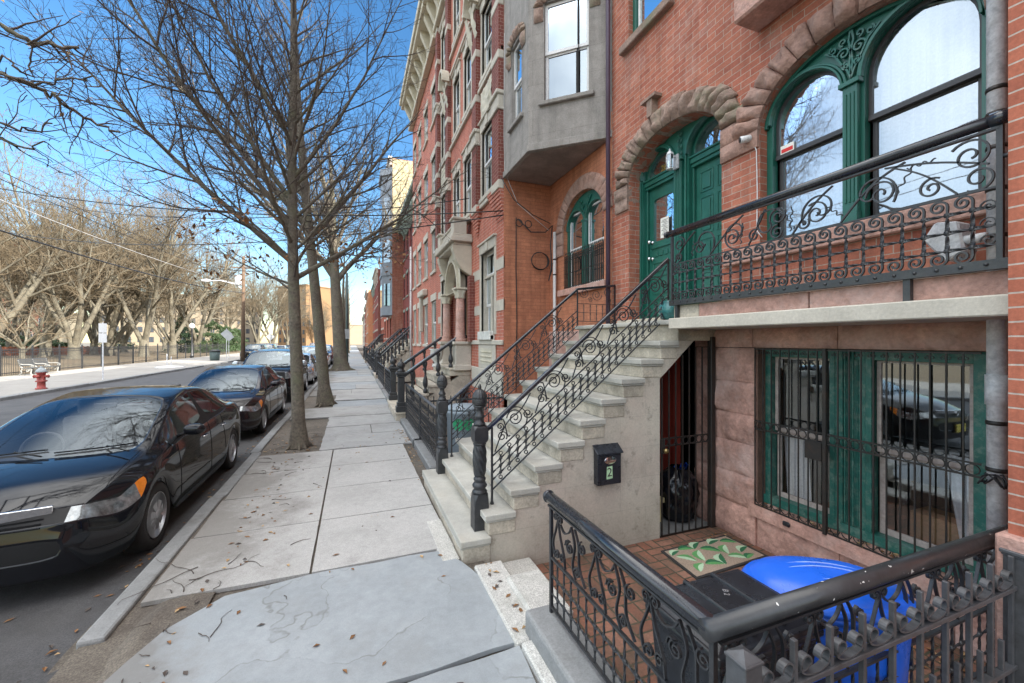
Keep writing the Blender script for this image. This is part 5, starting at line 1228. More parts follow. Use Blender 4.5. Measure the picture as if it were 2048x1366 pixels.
# ---------------------------------------------------------------- houses further down the row
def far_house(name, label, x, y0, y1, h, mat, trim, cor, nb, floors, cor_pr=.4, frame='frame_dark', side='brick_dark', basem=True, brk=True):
    t = thing(name, label, 'house', (x, (y0+y1)/2, 0)); w = (y1-y0)/nb
    bs = [(y0+w*i+w*.25, y0+w*i+w*.75) for i in range(nb)]; fls = [(z, z+1.55) for z in floors]
    m = MB(); m.wall([(y0, -.1), (y1, -.1), (y1, h), (y0, h)], [rect(a, b, c, d) for a, b in bs for c, d in fls], x, .15); m.build('wall', mat, t)
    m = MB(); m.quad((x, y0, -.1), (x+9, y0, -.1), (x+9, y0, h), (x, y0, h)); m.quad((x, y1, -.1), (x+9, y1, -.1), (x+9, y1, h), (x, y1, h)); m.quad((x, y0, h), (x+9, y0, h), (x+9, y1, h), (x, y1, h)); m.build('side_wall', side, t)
    backing(t, x+.3, y0, y1, 0, h)
    for a, b in bs:
        for c, d in fls: win_part(t, x, a, b, c, d, trim=trim, frame=frame, lint=.2, sill=.1)
    m = MB(); m.box(x-cor_pr, x, y0, y1, h-.1, h+.15); m.box(x-cor_pr*.6, x, y0, y1, h-.5, h-.1); m.build('cornice', cor, t, bevel=.02)
    if brk: brackets(t, x-.001, [y0+.3+.9*i for i in range(int((y1-y0-.3)/.9))], h-1.1, h-.5, cor_pr*.8, cor)
    return t
simple('trim_green_gray', (.26, .32, .27), .7); simple('paint_gray_blue', (.22, .25, .29), .6); simple('oxide', (.22, .05, .04), .7); simple('sunlit_yellow', (.42, .37, .23), .85, var=.15); simple('stone_pale', (.55, .5, .44), .8); simple('brick_plain', (.36, .10, .06), .85, var=.2); simple('brick_sunny', (.55, .25, .13), .85, var=.15)
far_house('bracket_house', 'set-back dark red house whose roof has a pale green bracketed cornice', 3.5, 21.0, 32.0, 10.6, 'oxide', 'trim_green_gray', 'trim_green_gray', 6, (2.6, 5.2, 8.0), .55)
cb = far_house('oriel_house', 'tall house with a bare red brick flank and a gray-blue oriel tower', 2.72, 32.02, 41.0, 15.8, 'brick_plain', 'stone_pale', 'stone_pale', 3, (2.3, 5.2, 8.2, 11.2), .3, side='brick_main')
m = MB(); pl = [(2.72, 32.1), (2.05, 32.8), (2.05, 35.2), (2.72, 35.9)]; m.prism(pl, 4.0, 14.6, 'z'); m.prism([(2.74, 31.95), (1.9, 32.7), (1.9, 35.3), (2.74, 36.05)], 14.6, 15.1, 'z'); m.prism([(2.74, 32.05), (1.98, 32.75), (1.98, 35.25), (2.74, 35.95)], 7.0, 7.25, 'z'); m.prism([(2.74, 32.05), (1.98, 32.75), (1.98, 35.25), (2.74, 35.95)], 10.2, 10.4, 'z'); m.build('oriel', 'paint_gray_blue', cb)
m = MB(); m.box(2.74, 11.6, 31.97, 32.018, 10.2, 15.75); m.build('flank_painted_sunlight', 'sunlit_yellow', cb)  # yellow sheet paints the sunlit upper part of the brick flank
for z0 in (4.7, 8.0, 11.2):
    m = MB(); m.add([(2.60, 32.21, z0), (2.17, 32.66, z0), (2.17, 32.66, z0+1.7), (2.60, 32.21, z0+1.7)], [(0, 1, 2, 3)])
    for i in range(4): m.v[i] = (m.v[i][0]-.012, m.v[i][1]-.012, m.v[i][2])
    m.build('window_pane', 'glass_dark', cb)
    m = MB(); m.add([(2.035, 33.2, z0), (2.035, 34.8, z0), (2.035, 34.8, z0+1.7), (2.035, 33.2, z0+1.7)], [(0, 1, 2, 3)]); m.build('window_pane', 'glass_dark', cb)
specs = [(2.9, 41.1, 48.5, 10.8, 'brick_plain', 'stone_pale', 3, 'red brick house just beyond the oriel tower with a stone-coloured cornice'), (2.6, 48.6, 57, 10.2, 'oxide', 'limestone', 4, 'dark red house in the middle distance of the row with pale lintels'),
         (2.75, 57.1, 66, 9.6, 'brick_plain', 'trim_green_gray', 4, 'distant brick house of the row with a greenish cornice'), (2.1, 66.1, 78, 9.9, 'brick_sunny', 'stone_pale', 4, 'distant sunlit orange brick house that stands forward of the row'),
         (2.7, 92, 112, 10, 'brick_plain', 'stone_pale', 6, 'house beyond the side street at the far end of the row'), (2.7, 112.1, 140, 9.0, 'stone_pale', 'stone_pale', 6, 'pale house at the very end of the row')]
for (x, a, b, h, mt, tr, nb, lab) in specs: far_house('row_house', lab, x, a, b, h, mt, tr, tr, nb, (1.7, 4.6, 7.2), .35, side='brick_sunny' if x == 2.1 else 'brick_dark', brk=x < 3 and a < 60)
# ---------------------------------------------------------------- house at the right edge of the photograph
rh = thing('pier_house', 'brick house at the right edge with wide orange brick courses on a brownstone base', 'house', (3.0, 0, 0))
m = MB(); m.box(3.0, 12, -7, 1.0, 1.06, 13.3); m.build('wall', 'brick_pier', rh)
m = MB(); m.box(2.95, 3.9, -7, 1.03, -.1, 1.06); m.build('base', 'brownstone', rh, bevel=.01)
m = MB(); m.box(2.6, 3.0, -7, 1.0, 13.3, 13.9); m.build('cornice', 'cream_trim', rh)
rest = thing('row_house', 'row of brick houses behind the photographer', 'house', (3.0, -20, 0)); m = MB(); m.box(3.1, 12, -60, -7.1, -.1, 13.2); m.build('wall', 'brick_far', rest)
# ---------------------------------------------------------------- cast-iron stoops
def profile_bal(s=1.0): return [(.035*s, 0), (.05*s, .02), (.05*s, .06), (.03*s, .08), (.028*s, .10), (.05*s, .14), (.058*s, .19), (.045*s, .25), (.026*s, .31), (.022*s, .38), (.03*s, .40), (.024*s, .43), (.03*s, .46), (.045*s, .50), (.045*s, .55)]
BALM = None
def iron_newel(parent, x, y, z, s=1.0):
    m = MB(); w = .13*s
    m.box(x-w, x+w, y-w, y+w, z, z+.14*s); m.box(x-w*.8, x+w*.8, y-w*.8, y+w*.8, z+.14*s, z+.24*s); m.box(x-w*.62, x+w*.62, y-w*.62, y+w*.62, z+.24*s, z+.86*s)
    for k in range(3): m.box(x-w*.68, x+w*.68, y-w*(.4-.3*k), y-w*(.28-.3*k), z+.28*s, z+.82*s) if False else None
    m.box(x-w*.66, x+w*.66, y-w*.3, y+w*.3, z+.32*s, z+.78*s); m.box(x-w*.3, x+w*.3, y-w*.66, y+w*.66, z+.32*s, z+.78*s)
    m.box(x-w*.8, x+w*.8, y-w*.8, y+w*.8, z+.86*s, z+.92*s); m.box(x-w, x+w, y-w, y+w, z+.92*s, z+.99*s)
    o = m.build('newel', 'iron', parent, bevel=.012*s)
    m = MB(); m.lathe((x, y, z), [(.09*s, .99*s), (.10*s, 1.02*s), (.06*s, 1.05*s), (.05*s, 1.08*s), (.085*s, 1.11*s), (.10*s, 1.15*s), (.085*s, 1.2*s), (.05*s, 1.24*s), (.02*s, 1.26*s), (.03*s, 1.29*s), (.001, 1.33*s)], 20, flute=lambda a, z: .06*math.cos(10*a)); m.build('newel_finial', 'iron', parent)
def iron_stoop(y0, y1, x0, x1, zl, label, lrail, s=1.0, nb=6, ns=None, mat='stoop_stone'):
    ns = ns or max(3, int((zl-PZ)/.19)); st = thing('stone_stoop', label, 'stoop', (x0, (y0+y1)/2, PZ)); rise = (zl-PZ)/ns; run = (x1-x0-.5)/ns
    m = MB()
    for i in range(ns): m.box(x0+run*i, x0+run*(i+1)+.03 if i < ns-1 else x1, y0, y1, PZ+rise*(i+1)-.06, PZ+rise*(i+1)); m.box(x0+run*i+.03, x0+run*(i+1)+.05 if i < ns-1 else x1, y0+.03, y1-.03, (PZ+rise*i-.001) if i else 0, PZ+rise*(i+1)-.0605)
    m.build('steps', mat, st, bevel=.012)
    m = MB(); pl = [(x0+.1, -.05), (x1-.55, -.05)]+[(x1-.05-.5*math.cos(q), .3+(zl-.65)*math.sin(q)) for q in [i*math.pi/2/6 for i in range(7)]]+[(x1, zl-.2), (x1-.3, zl-.08), (x0+.1, PZ+.06)]
    m.prism(pl, y0+.04, y0+.2, 'y'); m.build('side_wall', mat, st); m = MB(); m.prism(pl, y1-.2, y1-.04, 'y'); m.build('side_wall', mat, st)
    for j, (yy, lb) in enumerate(((y0+.12, lrail[0]), (y1-.12, lrail[1]))):
        t = thing('iron_balustrade', lb, 'railing', (x0, yy, PZ)); iron_newel(t, x0+.16, yy, PZ+rise+.0, .95*s)
        k = (zl-PZ-rise)/(x1-.5-x0-.1); zt = lambda x: PZ+rise+.80*s+(min(x, x1-.5)-x0-.16)*k
        m = MB(); m.sweep([(x0+.24, yy, zt(x0+.24)), (x1-.5, yy, zt(x1-.5)), (x1-.12, yy, zt(x1-.5)+.02)], [(.03, -.06), (.045, -.04), (.045, .04), (.03, .06), (-.03, .06), (-.03, -.06)], up=(0, 0, 1), smooth=False); m.build('handrail', 'iron_gloss', t, bevel=.008)
        for i in range(nb):
            x = x0+.42+(x1-.6-x0-.2)*i/(nb-1); xx = min(x, x1-.2); si = min(ns, int((xx-x0)/run)+1); zb = PZ+rise*si
            h = zt(xx)-.03-zb; m = MB(); pr = [(r*1.1, zb+z/.55*h) for r, z in profile_bal(s)]; m.lathe((xx, yy, 0), pr, 12); m.build('baluster', 'iron', t)
    return st
iron_stoop(9.95, 12.3, .90, 2.95, 1.35, 'low pale stone steps up to the carved portico', ('black cast-iron balustrade with squat newel, near side of the portico steps', 'black cast-iron balustrade, far side of the portico steps'), 1.0, 5)
iron_stoop(21.4, 23.6, 1.0, 3.5, 2.15, 'high stone steps of the house with the green bracketed cornice', ('long black balustrade climbing past the white drainpipe', 'long black balustrade behind its twin near the white drainpipe'), 1.0, 10)
iron_stoop(27.5, 29.5, 1.0, 3.5, 2.1, 'third flight of stone steps down the row, before the oriel tower', ('near balustrade of the third flight of steps', 'far balustrade of the third flight of steps'), 1.0, 8)
iron_stoop(37.5, 39.5, .9, 2.75, 1.9, 'distant flight of steps beneath the oriel tower', ('near balustrade of the steps under the oriel tower', 'far balustrade of the steps under the oriel tower'), 1.0, 6)
iron_stoop(45, 47, .9, 2.9, 1.7, 'most distant flight of steps', ('near balustrade of the most distant steps', 'far balustrade of the most distant steps'), 1.0, 6)
# ---------------------------------------------------------------- area fences along the pavement further up
def area_fence(label, x, y0, y1, zt=1.02, rail='iron_gray', dens=.11, coping=True):
    t = thing('area_fence', label, 'fence', (x, (y0+y1)/2, PZ)); 
    m = MB(); m.tube([(x, y0, zt), (x, y1, zt)], .026, 10); m.build('handrail', rail, t)
    m = MB(); m.box(x-.011, x+.011, y0-.011, y0+.011, .2, zt); m.box(x-.011, x+.011, y1-.011, y1+.011, .2, zt)
    for z in (.30, .50, .78): m.box(x-.008, x+.008, y0, y1, z-.008, z+.008)
    m.build('frame', 'iron', t)
    m = MB(); n = max(2, int((y1-y0)/dens))
    for i in range(1, n):
        y = y0+(y1-y0)*i/n; m.add([(x+.006*math.cos(q), y+.006*math.sin(q), z) for z in (.24, zt-.02) for q in [math.pi*j/2+.78 for j in range(4)]], [(0,1,5,4),(1,2,6,5),(2,3,7,6),(3,0,4,7)])
        for z in (.36, .43, .57, .64): m.lathe((x, y, z), [(.006, -.02), (.016, 0), (.006, .02)], 6)
        m.bar([(x, y+.04*math.cos(q), .70+.04*math.sin(q)) for q in [2*math.pi*j/10 for j in range(10)]], .012, .006, (1, 0, 0), closed=True); m.bar([(x, a, b) for a, b in spiral(y, .88, .045, .01, 0, 1.4, 14, 1 if i % 2 else -1)], .012, .007, (1, 0, 0))
    m.build('scroll_panel', 'iron', t)
    if coping: m = MB(); m.box(x-.12, x+.12, y0-.1, y1+.1, -.05, .22); m.build('coping', 'kerb_stone', t, bevel=.02)
area_fence('low black iron area fence with a gray tube rail, just past the spiral newel posts', 1.13, 5.95, 7.55)
area_fence('low black iron area fence leading up to the squat portico newel', 1.13, 7.6, 9.7, rail='iron')
area_fence('short iron fence between the portico steps and the next steps', 1.1, 13.2, 16.0, rail='iron'); area_fence('iron fence before the drainpipe house corner', 1.1, 16.6, 20.6, rail='iron'); area_fence('distant iron fence between the second and third flights', 1.1, 24.2, 27.2, rail='iron', dens=.2)
area_fence('distant iron fence under the bare brick flank', 1.1, 30.0, 36.5, rail='iron', dens=.3); area_fence('farthest iron fence of the row', 1.1, 40.0, 44.5, rail='iron', dens=.4)
t = thing('cross_fence', 'black iron fence running back from the pavement to the orange side wall', 'fence', (2, 7.5, 0)); m = MB(); m.box(1.2, 2.7, 7.47, 7.50, .9, .93); m.box(1.2, 2.7, 7.47, 7.50, .25, .28)
for i in range(14): m.box(1.25+.105*i, 1.268+.105*i, 7.475, 7.493, .1, 1.0)
m.build('bars', 'iron', t)
# planters
for (x, y, z, nm, lb) in ((2.0, 10.55, 1.35, 'urn', 'mottled stone urn on the landing of the portico'),):
    m = MB(); m.lathe((x, y, z), [(.12, 0), (.12, .04), (.06, .08), (.06, .12), (.14, .2), (.17, .34), (.16, .42), (.2, .46), (.15, .46)], 18); o = m.build(nm, 'terracotta_white'); tag(o, lb, 'urn')
m = MB(); m.box(RX-.1, RX+.06, 8.12, 9.05, 2.03, 2.14); m.box(RX-.11, RX-.02, 8.12, 8.55, 2.035, 2.22); m.box(RX-.11, RX-.02, 8.6, 9.03, 2.035, 2.22); o = m.build('planter', 'terracotta_white', bevel=.01); tag(o, 'pair of mottled stone window planters on the sill of the portico house', 'planter')
# ================================================================ yard fence in the foreground (corner of two sides)
yf = thing('yard_fence', 'black wrought-iron yard fence with a thick paint-flecked tube rail turning a corner', 'fence', (1.17, 1.08, .29))
m = MB(); m.tube([(1.17, 2.37, 1.005), (1.17, 1.085, 1.0)], .036, 20); m.lathe((1.17, 2.37, 1.005), [(.038, -.01), (.041, .0), (.036, .018), (.02, .03), (.001, .034)], 18, axis='y'); m.build('handrail', 'iron_gloss', yf)
m = MB(); m.tube([(1.135, 1.08, 1.0), (3.3, 1.08, .985)], .0365, 20); m.build('handrail', 'iron_specks', yf)
m = MB()
m.box(1.16, 1.18, 2.325, 2.345, .28, .98); m.box(1.16, 1.18, 1.07, 1.09, .28, .98); m.box(1.15, 1.19, 1.08, 2.35, .955, .966); m.box(1.19, 3.2, 1.06, 1.10, .945, .955)
for z in (.635, .325): m.box(1.161, 1.179, 1.08, 2.34, z-.006, z+.006); m.box(1.18, 3.2, 1.071, 1.089, z-.006, z+.006)
m.build('frame', 'iron', yf)
def lattice_side(fn, a0, a1, zs, sp, w=.015):
    m = MB(); n = int(round(abs(a1-a0)/sp)); d = (a1-a0)/n
    for i in range(1, n):
        a = a0+d*i
        pz = [.635]+zs+[.325]
        for j in range(len(pz)-1): twistbar(m, fn(a, pz[j]), fn(a, pz[j+1]), w, 8)
        for z in zs: knot(m, fn(a, z), fn.up, .012)
    for z in zs:
        for i in range(n): twistbar(m, fn(a0+d*i, z), fn(a0+d*(i+1), z), w, 8)
    return m
SY, SX = PY(1.17), PX(1.08)
lattice_side(SY, 2.335, 1.08, [.52, .41], .083).build('lattice', 'iron', yf); lattice_side(SX, 1.18, 3.2, [.52, .41], .083).build('lattice', 'iron', yf)
def lyre(m, fn, a, sg=1, s=1.0):
    """one repeat of the scrolls between lattice and rail, a = start, running in direction sg, about .45 m long"""
    P = lambda da, z: (a+sg*da*s, z)
    def path(pts, w=.014, t=.007): m.bar([fn(*p) for p in pts], w, t, fn.up)
    def smooth(ctrl, n=7):
        out = []
        c = [ctrl[0]]+ctrl+[ctrl[-1]]
        for i in range(1, len(c)-2):
            for k in range(n):
                t = k/n; q = []
                for d in (0, 1): q.append(.5*((2*c[i][d])+(-c[i-1][d]+c[i+1][d])*t+(2*c[i-1][d]-5*c[i][d]+4*c[i+1][d]-c[i+2][d])*t*t+(-c[i-1][d]+3*c[i][d]-3*c[i+1][d]+c[i+2][d])*t**3))
                out.append(tuple(q))
        return out+[ctrl[-1]]
    def cu(da, z, r, a0, tr, s_): c = P(da, z); return spiral(c[0], c[1], r, r*.2, a0 if sg > 0 else math.pi-a0, tr, 22, s_*sg)
    # tall lyre: two bowed stems rising from low curls to top curls
    path(smooth([P(.05, .66), P(.02, .74), P(.055, .83), P(.085, .90)])+cu(.058, .915, .027, 0, 1.4, 1)); path(cu(.077, .69, .027, math.pi, 1.4, -1))
    path(smooth([P(.18, .645), P(.165, .72), P(.115, .82), P(.09, .90)])+cu(.117, .915, .027, math.pi, 1.4, -1)); path(cu(.145, .695, .03, 0, 1.5, 1))
    path(smooth([P(.12, .89), P(.17, .86), P(.23, .885), P(.26, .93)])); path(cu(.24, .80, .036, math.pi/2, 1.6, 1)); path(smooth([P(.24, .836), P(.20, .83), P(.19, .80), P(.18, .80)]), .014, .006)
    path(smooth([P(.26, .93), P(.30, .84), P(.275, .72), P(.31, .65)])); path(smooth([P(.30, .935), P(.345, .86), P(.355, .74), P(.42, .66)])); path(cu(.33, .70, .03, math.pi, 1.5, -1)); path(cu(.385, .86, .036, math.pi*.6, 1.5, 1))
m = MB()
for k in range(3): lyre(m, SY, 2.325-.42*k, -1, .95)
m.build('scrolls', 'iron', yf)
m = MB()
for k in range(5): lyre(m, SX, 1.19+.42*k, 1, .95)
m.build('scrolls', 'iron', yf)
# ---------------------------------------------------------------- next yard's fence at the bottom right corner
nf = thing('neighbour_fence', 'dark gray iron fence of square bars and scroll cups butting on the brick pier', 'fence', (1.17, .97, .2))
def capped_post(x, y, w, z0, z1, flat=False):
    m = MB(); h = w/2; m.box(x-h, x+h, y-h, y+h, z0, z1-.03); m.box(x-h-.004, x+h+.004, y-h-.004, y+h+.004, z1-.0295, z1-.018)
    if flat: m.box(x-h-.01, x+h+.01, y-h-.01, y+h+.01, z1-.0175, z1)
    else: m.add([(x-h, y-h, z1-.0175), (x+h, y-h, z1-.0175), (x+h, y+h, z1-.0175), (x-h, y+h, z1-.0175), (x, y, z1+.003)], [(0,1,4),(1,2,4),(2,3,4),(3,0,4)])
    m.build('post', 'iron_gray', nf, bevel=.003)
capped_post(1.175, .965, .075, .2, 1.003); capped_post(2.99, .955, .09, .2, .995, True)
m = MB()
for z in (.825, .45): m.box(1.21, 2.95, .95, .985, z-.010, z+.010)
m.build('rails', 'iron_gray', nf, bevel=.002)
xs_ = [1.415+.1895*k for k in range(9)]
for k, x in enumerate(xs_): m = MB(); m.box(x-.0095, x+.0095, .958, .977, .24, .975); m.build('bar', 'iron_gray', nf, bevel=.002)
for k, x in enumerate([1.225]+xs_):
    m = MB()
    if x+.19 < 2.99:
        c = x+.095; r = .024
        a = [(x+.04+r*math.cos(q), .882+r*math.sin(q)) for q in [-2.6+.45*i for i in range(-9, 1)][::-1]]
        pts = spiral(x+.045, .885, .010, .027, .4, 1.15, 18, -1)
        low = [(x+.02+.15*t, .865-.03*math.sin(math.pi*t)) for t in [i/10 for i in range(11)]]
        left = [(x+.048+.026*math.cos(q), .885+.026*math.sin(q)) for q in [(-.2+.36*i) for i in range(13)]]
        right = [(x+.146+.026*math.cos(q), .885+.026*math.sin(q)) for q in [math.pi+.2-.36*i for i in range(13)]]
        m.bar([(a_, .967, b_) for a_, b_ in left[::-1][:1]+left], .026, .006, (0, 1, 0)); m.bar([(a_, .967, b_) for a_, b_ in right], .026, .006, (0, 1, 0))
        m.bar([(a_, .967, b_) for a_, b_ in [(x+.022, .88)]+[(x+.097-.075*math.cos(math.pi*i/12), .872-.032*math.sin(math.pi*i/12)) for i in range(13)]+[(x+.172, .88)]], .026, .006, (0, 1, 0))
        m.build('scroll_cup', 'iron_gray', nf)
m = MB()
for x in [1.32+.1895*k for k in range(9)]: m.box(x-.009, x+.009, .958, .977, .24, .60)
m.build('short_bars', 'iron_gray', nf, bevel=.002)
# ---------------------------------------------------------------- bins
bb_ = thing('black_bin', 'black plastic wheeled bin with a ribbed lid behind the corner of the yard fence', 'bin', (1.55, 1.32, -.04))
m = MB()
def taper(m, x0, x1, y0, y1, z0, z1, t, mi=0): m.add([(x0+t,y0+t,z0),(x1-t,y0+t,z0),(x1-t,y1-t,z0),(x0+t,y1-t,z0),(x0,y0,z1),(x1,y0,z1),(x1,y1,z1),(x0,y1,z1)], [(0,3,2,1),(4,5,6,7),(0,1,5,4),(1,2,6,5),(2,3,7,6),(3,0,4,7)], mi)
taper(m, 1.27, 1.82, 1.14, 1.53, -.04, .77, .05); m.box(1.25, 1.84, 1.125, 1.545, .765, .80); m.build('body', 'black_plastic', bb_, bevel=.012, seg=2)
m = MB(); m.box(1.245, 1.845, 1.12, 1.55, .801, .835)
m.add([(1.26,1.14,.835),(1.83,1.14,.835),(1.83,1.53,.835),(1.26,1.53,.835),(1.33,1.18,.865),(1.78,1.18,.865),(1.78,1.49,.865),(1.33,1.49,.865)], [(0,1,5,4),(1,2,6,5),(2,3,7,6),(3,0,4,7),(4,5,6,7)])
for k in range(2): m.box(1.45+.17*k, 1.475+.17*k, 1.15, 1.52, .85, .874)
m.build('lid', 'black_plastic', bb_, bevel=.008, seg=2)
text('B 2', .035, 'room_mid', (1.57, 1.38, .8665), rotm((-.6, -.8, 0), (.8, -.6, 0)), bb_, 'marking', .0005)
bl = thing('blue_bin', 'blue plastic recycling bin with a rounded domed lid beneath the barred window', 'bin', (2.15, 1.30, -.04))
def blue_shape(m, prof, n=48, e=2.6, rot=-33, L_=.35, W_=.215):
    c, s = math.cos(R(rot)), math.sin(R(rot)); vs = []
    for (q, z) in prof:
        for i in range(n):
            a = 2*math.pi*i/n; x = L_*q*math.copysign(abs(math.cos(a))**(2/e), math.cos(a)); y = W_*q*math.copysign(abs(math.sin(a))**(2/e), math.sin(a)); vs.append((2.16+x*c-y*s, 1.325+x*s+y*c, z))
    fs = [(j*n+i, j*n+(i+1) % n, (j+1)*n+(i+1) % n, (j+1)*n+i) for j in range(len(prof)-1) for i in range(n)]+[tuple(range(n))[::-1], tuple((len(prof)-1)*n+i for i in range(n))]
    m.add(vs, fs, 0, True)
m = MB(); blue_shape(m, [(.78, -.04), (.80, .0), (.93, .72), (.95, .735), (.98, .735), (.98, .765)]); m.build('body', 'blue_plastic', bl)
m = MB(); blue_shape(m, [(1.0, .768), (1.03, .772), (1.03, .785), (1.0, .80), (.95, .818), (.93, .815), (.915, .822), (.8, .85), (.6, .874), (.35, .887), (.1, .891)]); m.build('lid', 'blue_plastic', bl)
simple('blue_light', (.30, .42, .80), .4, bmp=0)
for k in (-.12, -.03, .01, .10):
    m = MB(); c, s = math.cos(R(-33)), math.sin(R(-33)); pts = []
    for i in range(21):
        u = -.26+.52*i/20; v = k+(.03*math.sin(i/20*3.1)); q = math.sqrt((u/.35)**2+(v/.215)**2); z = .894-.085*q**2.2; pts.append((2.16+u*c-v*s, 1.325+u*s+v*c, z))
    m.tube(pts, .0035, 5); m.build('lid_ridge', 'blue_light', bl)
simple('pink', (.75, .25, .28), .5, bmp=0)
m = MB(); m.box(2.38, 2.52, 1.13, 1.16, .64, .70); o = m.build('carton', 'pink'); tag(o, 'pink carton corner poking out beside the blue bin', 'carton')
# gray bin in the next area
gb_ = thing('gray_bin', 'round gray-blue rubbish bin with a green oval emblem, beyond the stone steps', 'bin', (1.80, 7.05, -.05))
simple('gray_plastic', (.24, .29, .33), .45, var=.1); simple('emblem_green', (.02, .28, .12), .5, bmp=0)
m = MB(); m.lathe((1.8, 7.0, -.05), [(.24, 0), (.27, .1), (.30, .80), (.32, .82), (.32, .88), (.30, .88)], 24); m.build('body', 'gray_plastic', gb_)
m = MB(); m.lathe((1.8, 7.0, -.05), [(.325, .88), (.33, .90), (.31, .93), (.1, .96), (.001, .965)], 24); m.build('lid', 'gray_plastic', gb_)
for sx in (-.095, .095):
    m = MB(); a0 = math.atan2(-7, -1.8); n = 18; m.add([(1.8+.303*math.cos(a0+sx*3.3+.33*math.cos(t)), 7.0+.303*math.sin(a0+sx*3.3+.33*math.cos(t)), .60+.10*math.sin(t)) for t in [2*math.pi*i/n for i in range(n)]], [tuple(range(n))]); m.build('emblem', 'emblem_green', gb_)
# ---------------------------------------------------------------- door mat with banana leaves
mt_ = thing('door_mat', 'tan doormat printed with green banana leaves on the brick yard floor', 'door mat', (3.2, 2.95, -.04))
simple('mat_tan', (.34, .26, .20), .95, var=.15, fs=120, fine=.3, bmp=.8, bd=.004); simple('mat_edge', (.03, .028, .028), .8, var=.1)
simple('leaf_dark', (.02, .13, .055), .9, fs=120); simple('leaf_mid', (.10, .30, .10), .9, fs=120); simple('leaf_pale', (.42, .58, .40), .9, fs=120)
MC = [(2.78, 3.19), (3.64, 3.21), (3.66, 2.74), (2.74, 2.70)]
m = MB(); m.prism([MC[3], MC[2], MC[1], MC[0]], -.043, -.030, 'z'); m.build('border', 'mat_edge', mt_)
m = MB(); m.prism([(MC[3][0]+.025, MC[3][1]+.025), (MC[2][0]-.025, MC[2][1]+.025), (MC[1][0]-.025, MC[1][1]-.025), (MC[0][0]+.025, MC[0][1]-.025)], -.031, -.028, 'z'); m.build('pile', 'mat_tan', mt_)
rr = random.Random(12)
leaves = [(2.88, 3.10, .10, 20), (2.90, 2.98, .13, -50), (3.03, 3.12, .12, -15), (3.18, 3.14, .12, 30), (3.08, 2.98, .14, 60), (3.24, 3.02, .14, -40), (3.40, 3.13, .12, 10), (3.40, 2.98, .13, 50), (3.54, 3.08, .12, -30), (3.56, 2.92, .12, 20), (2.92, 2.82, .12, 35), (3.08, 2.82, .13, -20), (3.22, 2.86, .14, 55), (3.38, 2.83, .13, -35), (3.50, 2.80, .10, 15)]
for k, (x, y, L_, a) in enumerate(leaves):
    L_ *= 1.45
    for half in (0, 1):
        m = MB(); n = 12; ca, sa = math.cos(R(a)), math.sin(R(a)); pts = []
        W_ = L_*.40
        for i in range(n+1):
            t = i/n; w_ = W_*math.sin(math.pi*min(1, t*1.05))**.7*(1+.1*math.sin(t*40)) if half < 2 else 0
            bend = .18*L_*math.sin(math.pi*t)
            pts.append((L_*(t-.5), bend+(w_*.6 if half else -w_*.6)))
        ctr = [(L_*(i/n-.5), .18*L_*math.sin(math.pi*i/n)) for i in range(n+1)]
        poly = [(x+p*ca-q*sa, y+p*sa+q*ca) for p, q in pts]; cl = [(x+p*ca-q*sa, y+p*sa+q*ca) for p, q in ctr]
        z = -.0272+.0003*(k % 3); m.add([(p[0], p[1], z) for p in poly+cl], [(i, i+1, n+2+i, n+1+i) for i in range(n)]); m.build('printed_leaf', ['leaf_dark', 'leaf_pale', 'leaf_mid'][(k+half) % 3], mt_)
# ---------------------------------------------------------------- rubbish bag behind the gate
bg_ = thing('rubbish_bag', 'full black rubbish bag tied with blue handles behind the barred gate', 'bag', (3.50, 3.72, -.04))
m = MB()
def bagf(u, v):
    th = 2*math.pi*u; z = -.04+.60*v; r = (.17+.05*math.sin(math.pi*v))*(1-.55*max(0, v-.82)/.18)*(1 if v > .05 else .8)
    r *= 1+.10*fr((math.cos(th)*2, math.sin(th)*2, z*6), 3, 1.0)+.13*fr((math.cos(th)*6, math.sin(th)*6, z*9), 5, 1.2)
    return (3.50+r*math.cos(th), 3.74+r*math.sin(th), z)
m.grid(64, 50, bagf); m.build('bag', 'bag_plastic', bg_)
m = MB()
for k in range(6):
    a = k*1.1; m.bar([(3.50+.05*math.cos(a)+.05*math.sin(t*3.1)*math.cos(a), 3.70+.05*math.sin(a)*.5-.02*k/3, .53+.06*math.sin(t*3.1)) for t in [i/8 for i in range(9)]], .03, .004, (0, 0, 1))
m.build('tie', 'blue_plastic', bg_)
simple('pale_box', (.48, .40, .22), .7); m = MB(); m.box(3.02, 3.26, 3.72, 4.0, -.04, .18); m.box(3.0, 3.28, 3.70, 4.02, .18, .23); o = m.build('low_bench', 'pale_box'); tag(o, 'low cream wooden box behind the gate beside the rubbish bag', 'box')
# ---------------------------------------------------------------- camera, floodlight box, cables on the walls
cm = thing('security_camera', 'small white security camera on the brick beside the arched window', 'security camera', (3.7, 2.99, 4.02))
m = MB(); d = Vector((-.8, .45, -.12)).normalized(); p0 = Vector((3.70, 2.96, 4.03))
m.tube([p0, p0+d*.10], .034, 20); m.build('body', 'white_paint', cm, bevel=.006)
m = MB(); m.tube([p0+d*.101, p0+d*.104], .027, 18); m.build('lens', 'black_plastic', cm); m = MB(); m.tube([(3.745, 2.95, 4.02), (3.71, 2.96, 4.03)], .012, 8); m.build('bracket', 'white_paint', cm)
m = MB(); m.tube([(3.70, 2.945, 4.0), (3.735, 2.925, 3.9), (3.735, 2.915, 3.5), (3.735, 2.92, 3.1), (3.73, 2.86, 3.02)], .005, 6); o = m.build('cable', 'white_paint'); tag(o, 'thin white cable running down from the security camera', 'cable')
fx = thing('meter_box', 'angled pale gray metal box on the downspout behind the end of the balcony railing', 'box', (3.55, 1.35, 2.6)); m = MB()
c0 = Vector((3.50, 1.40, 2.66)); 
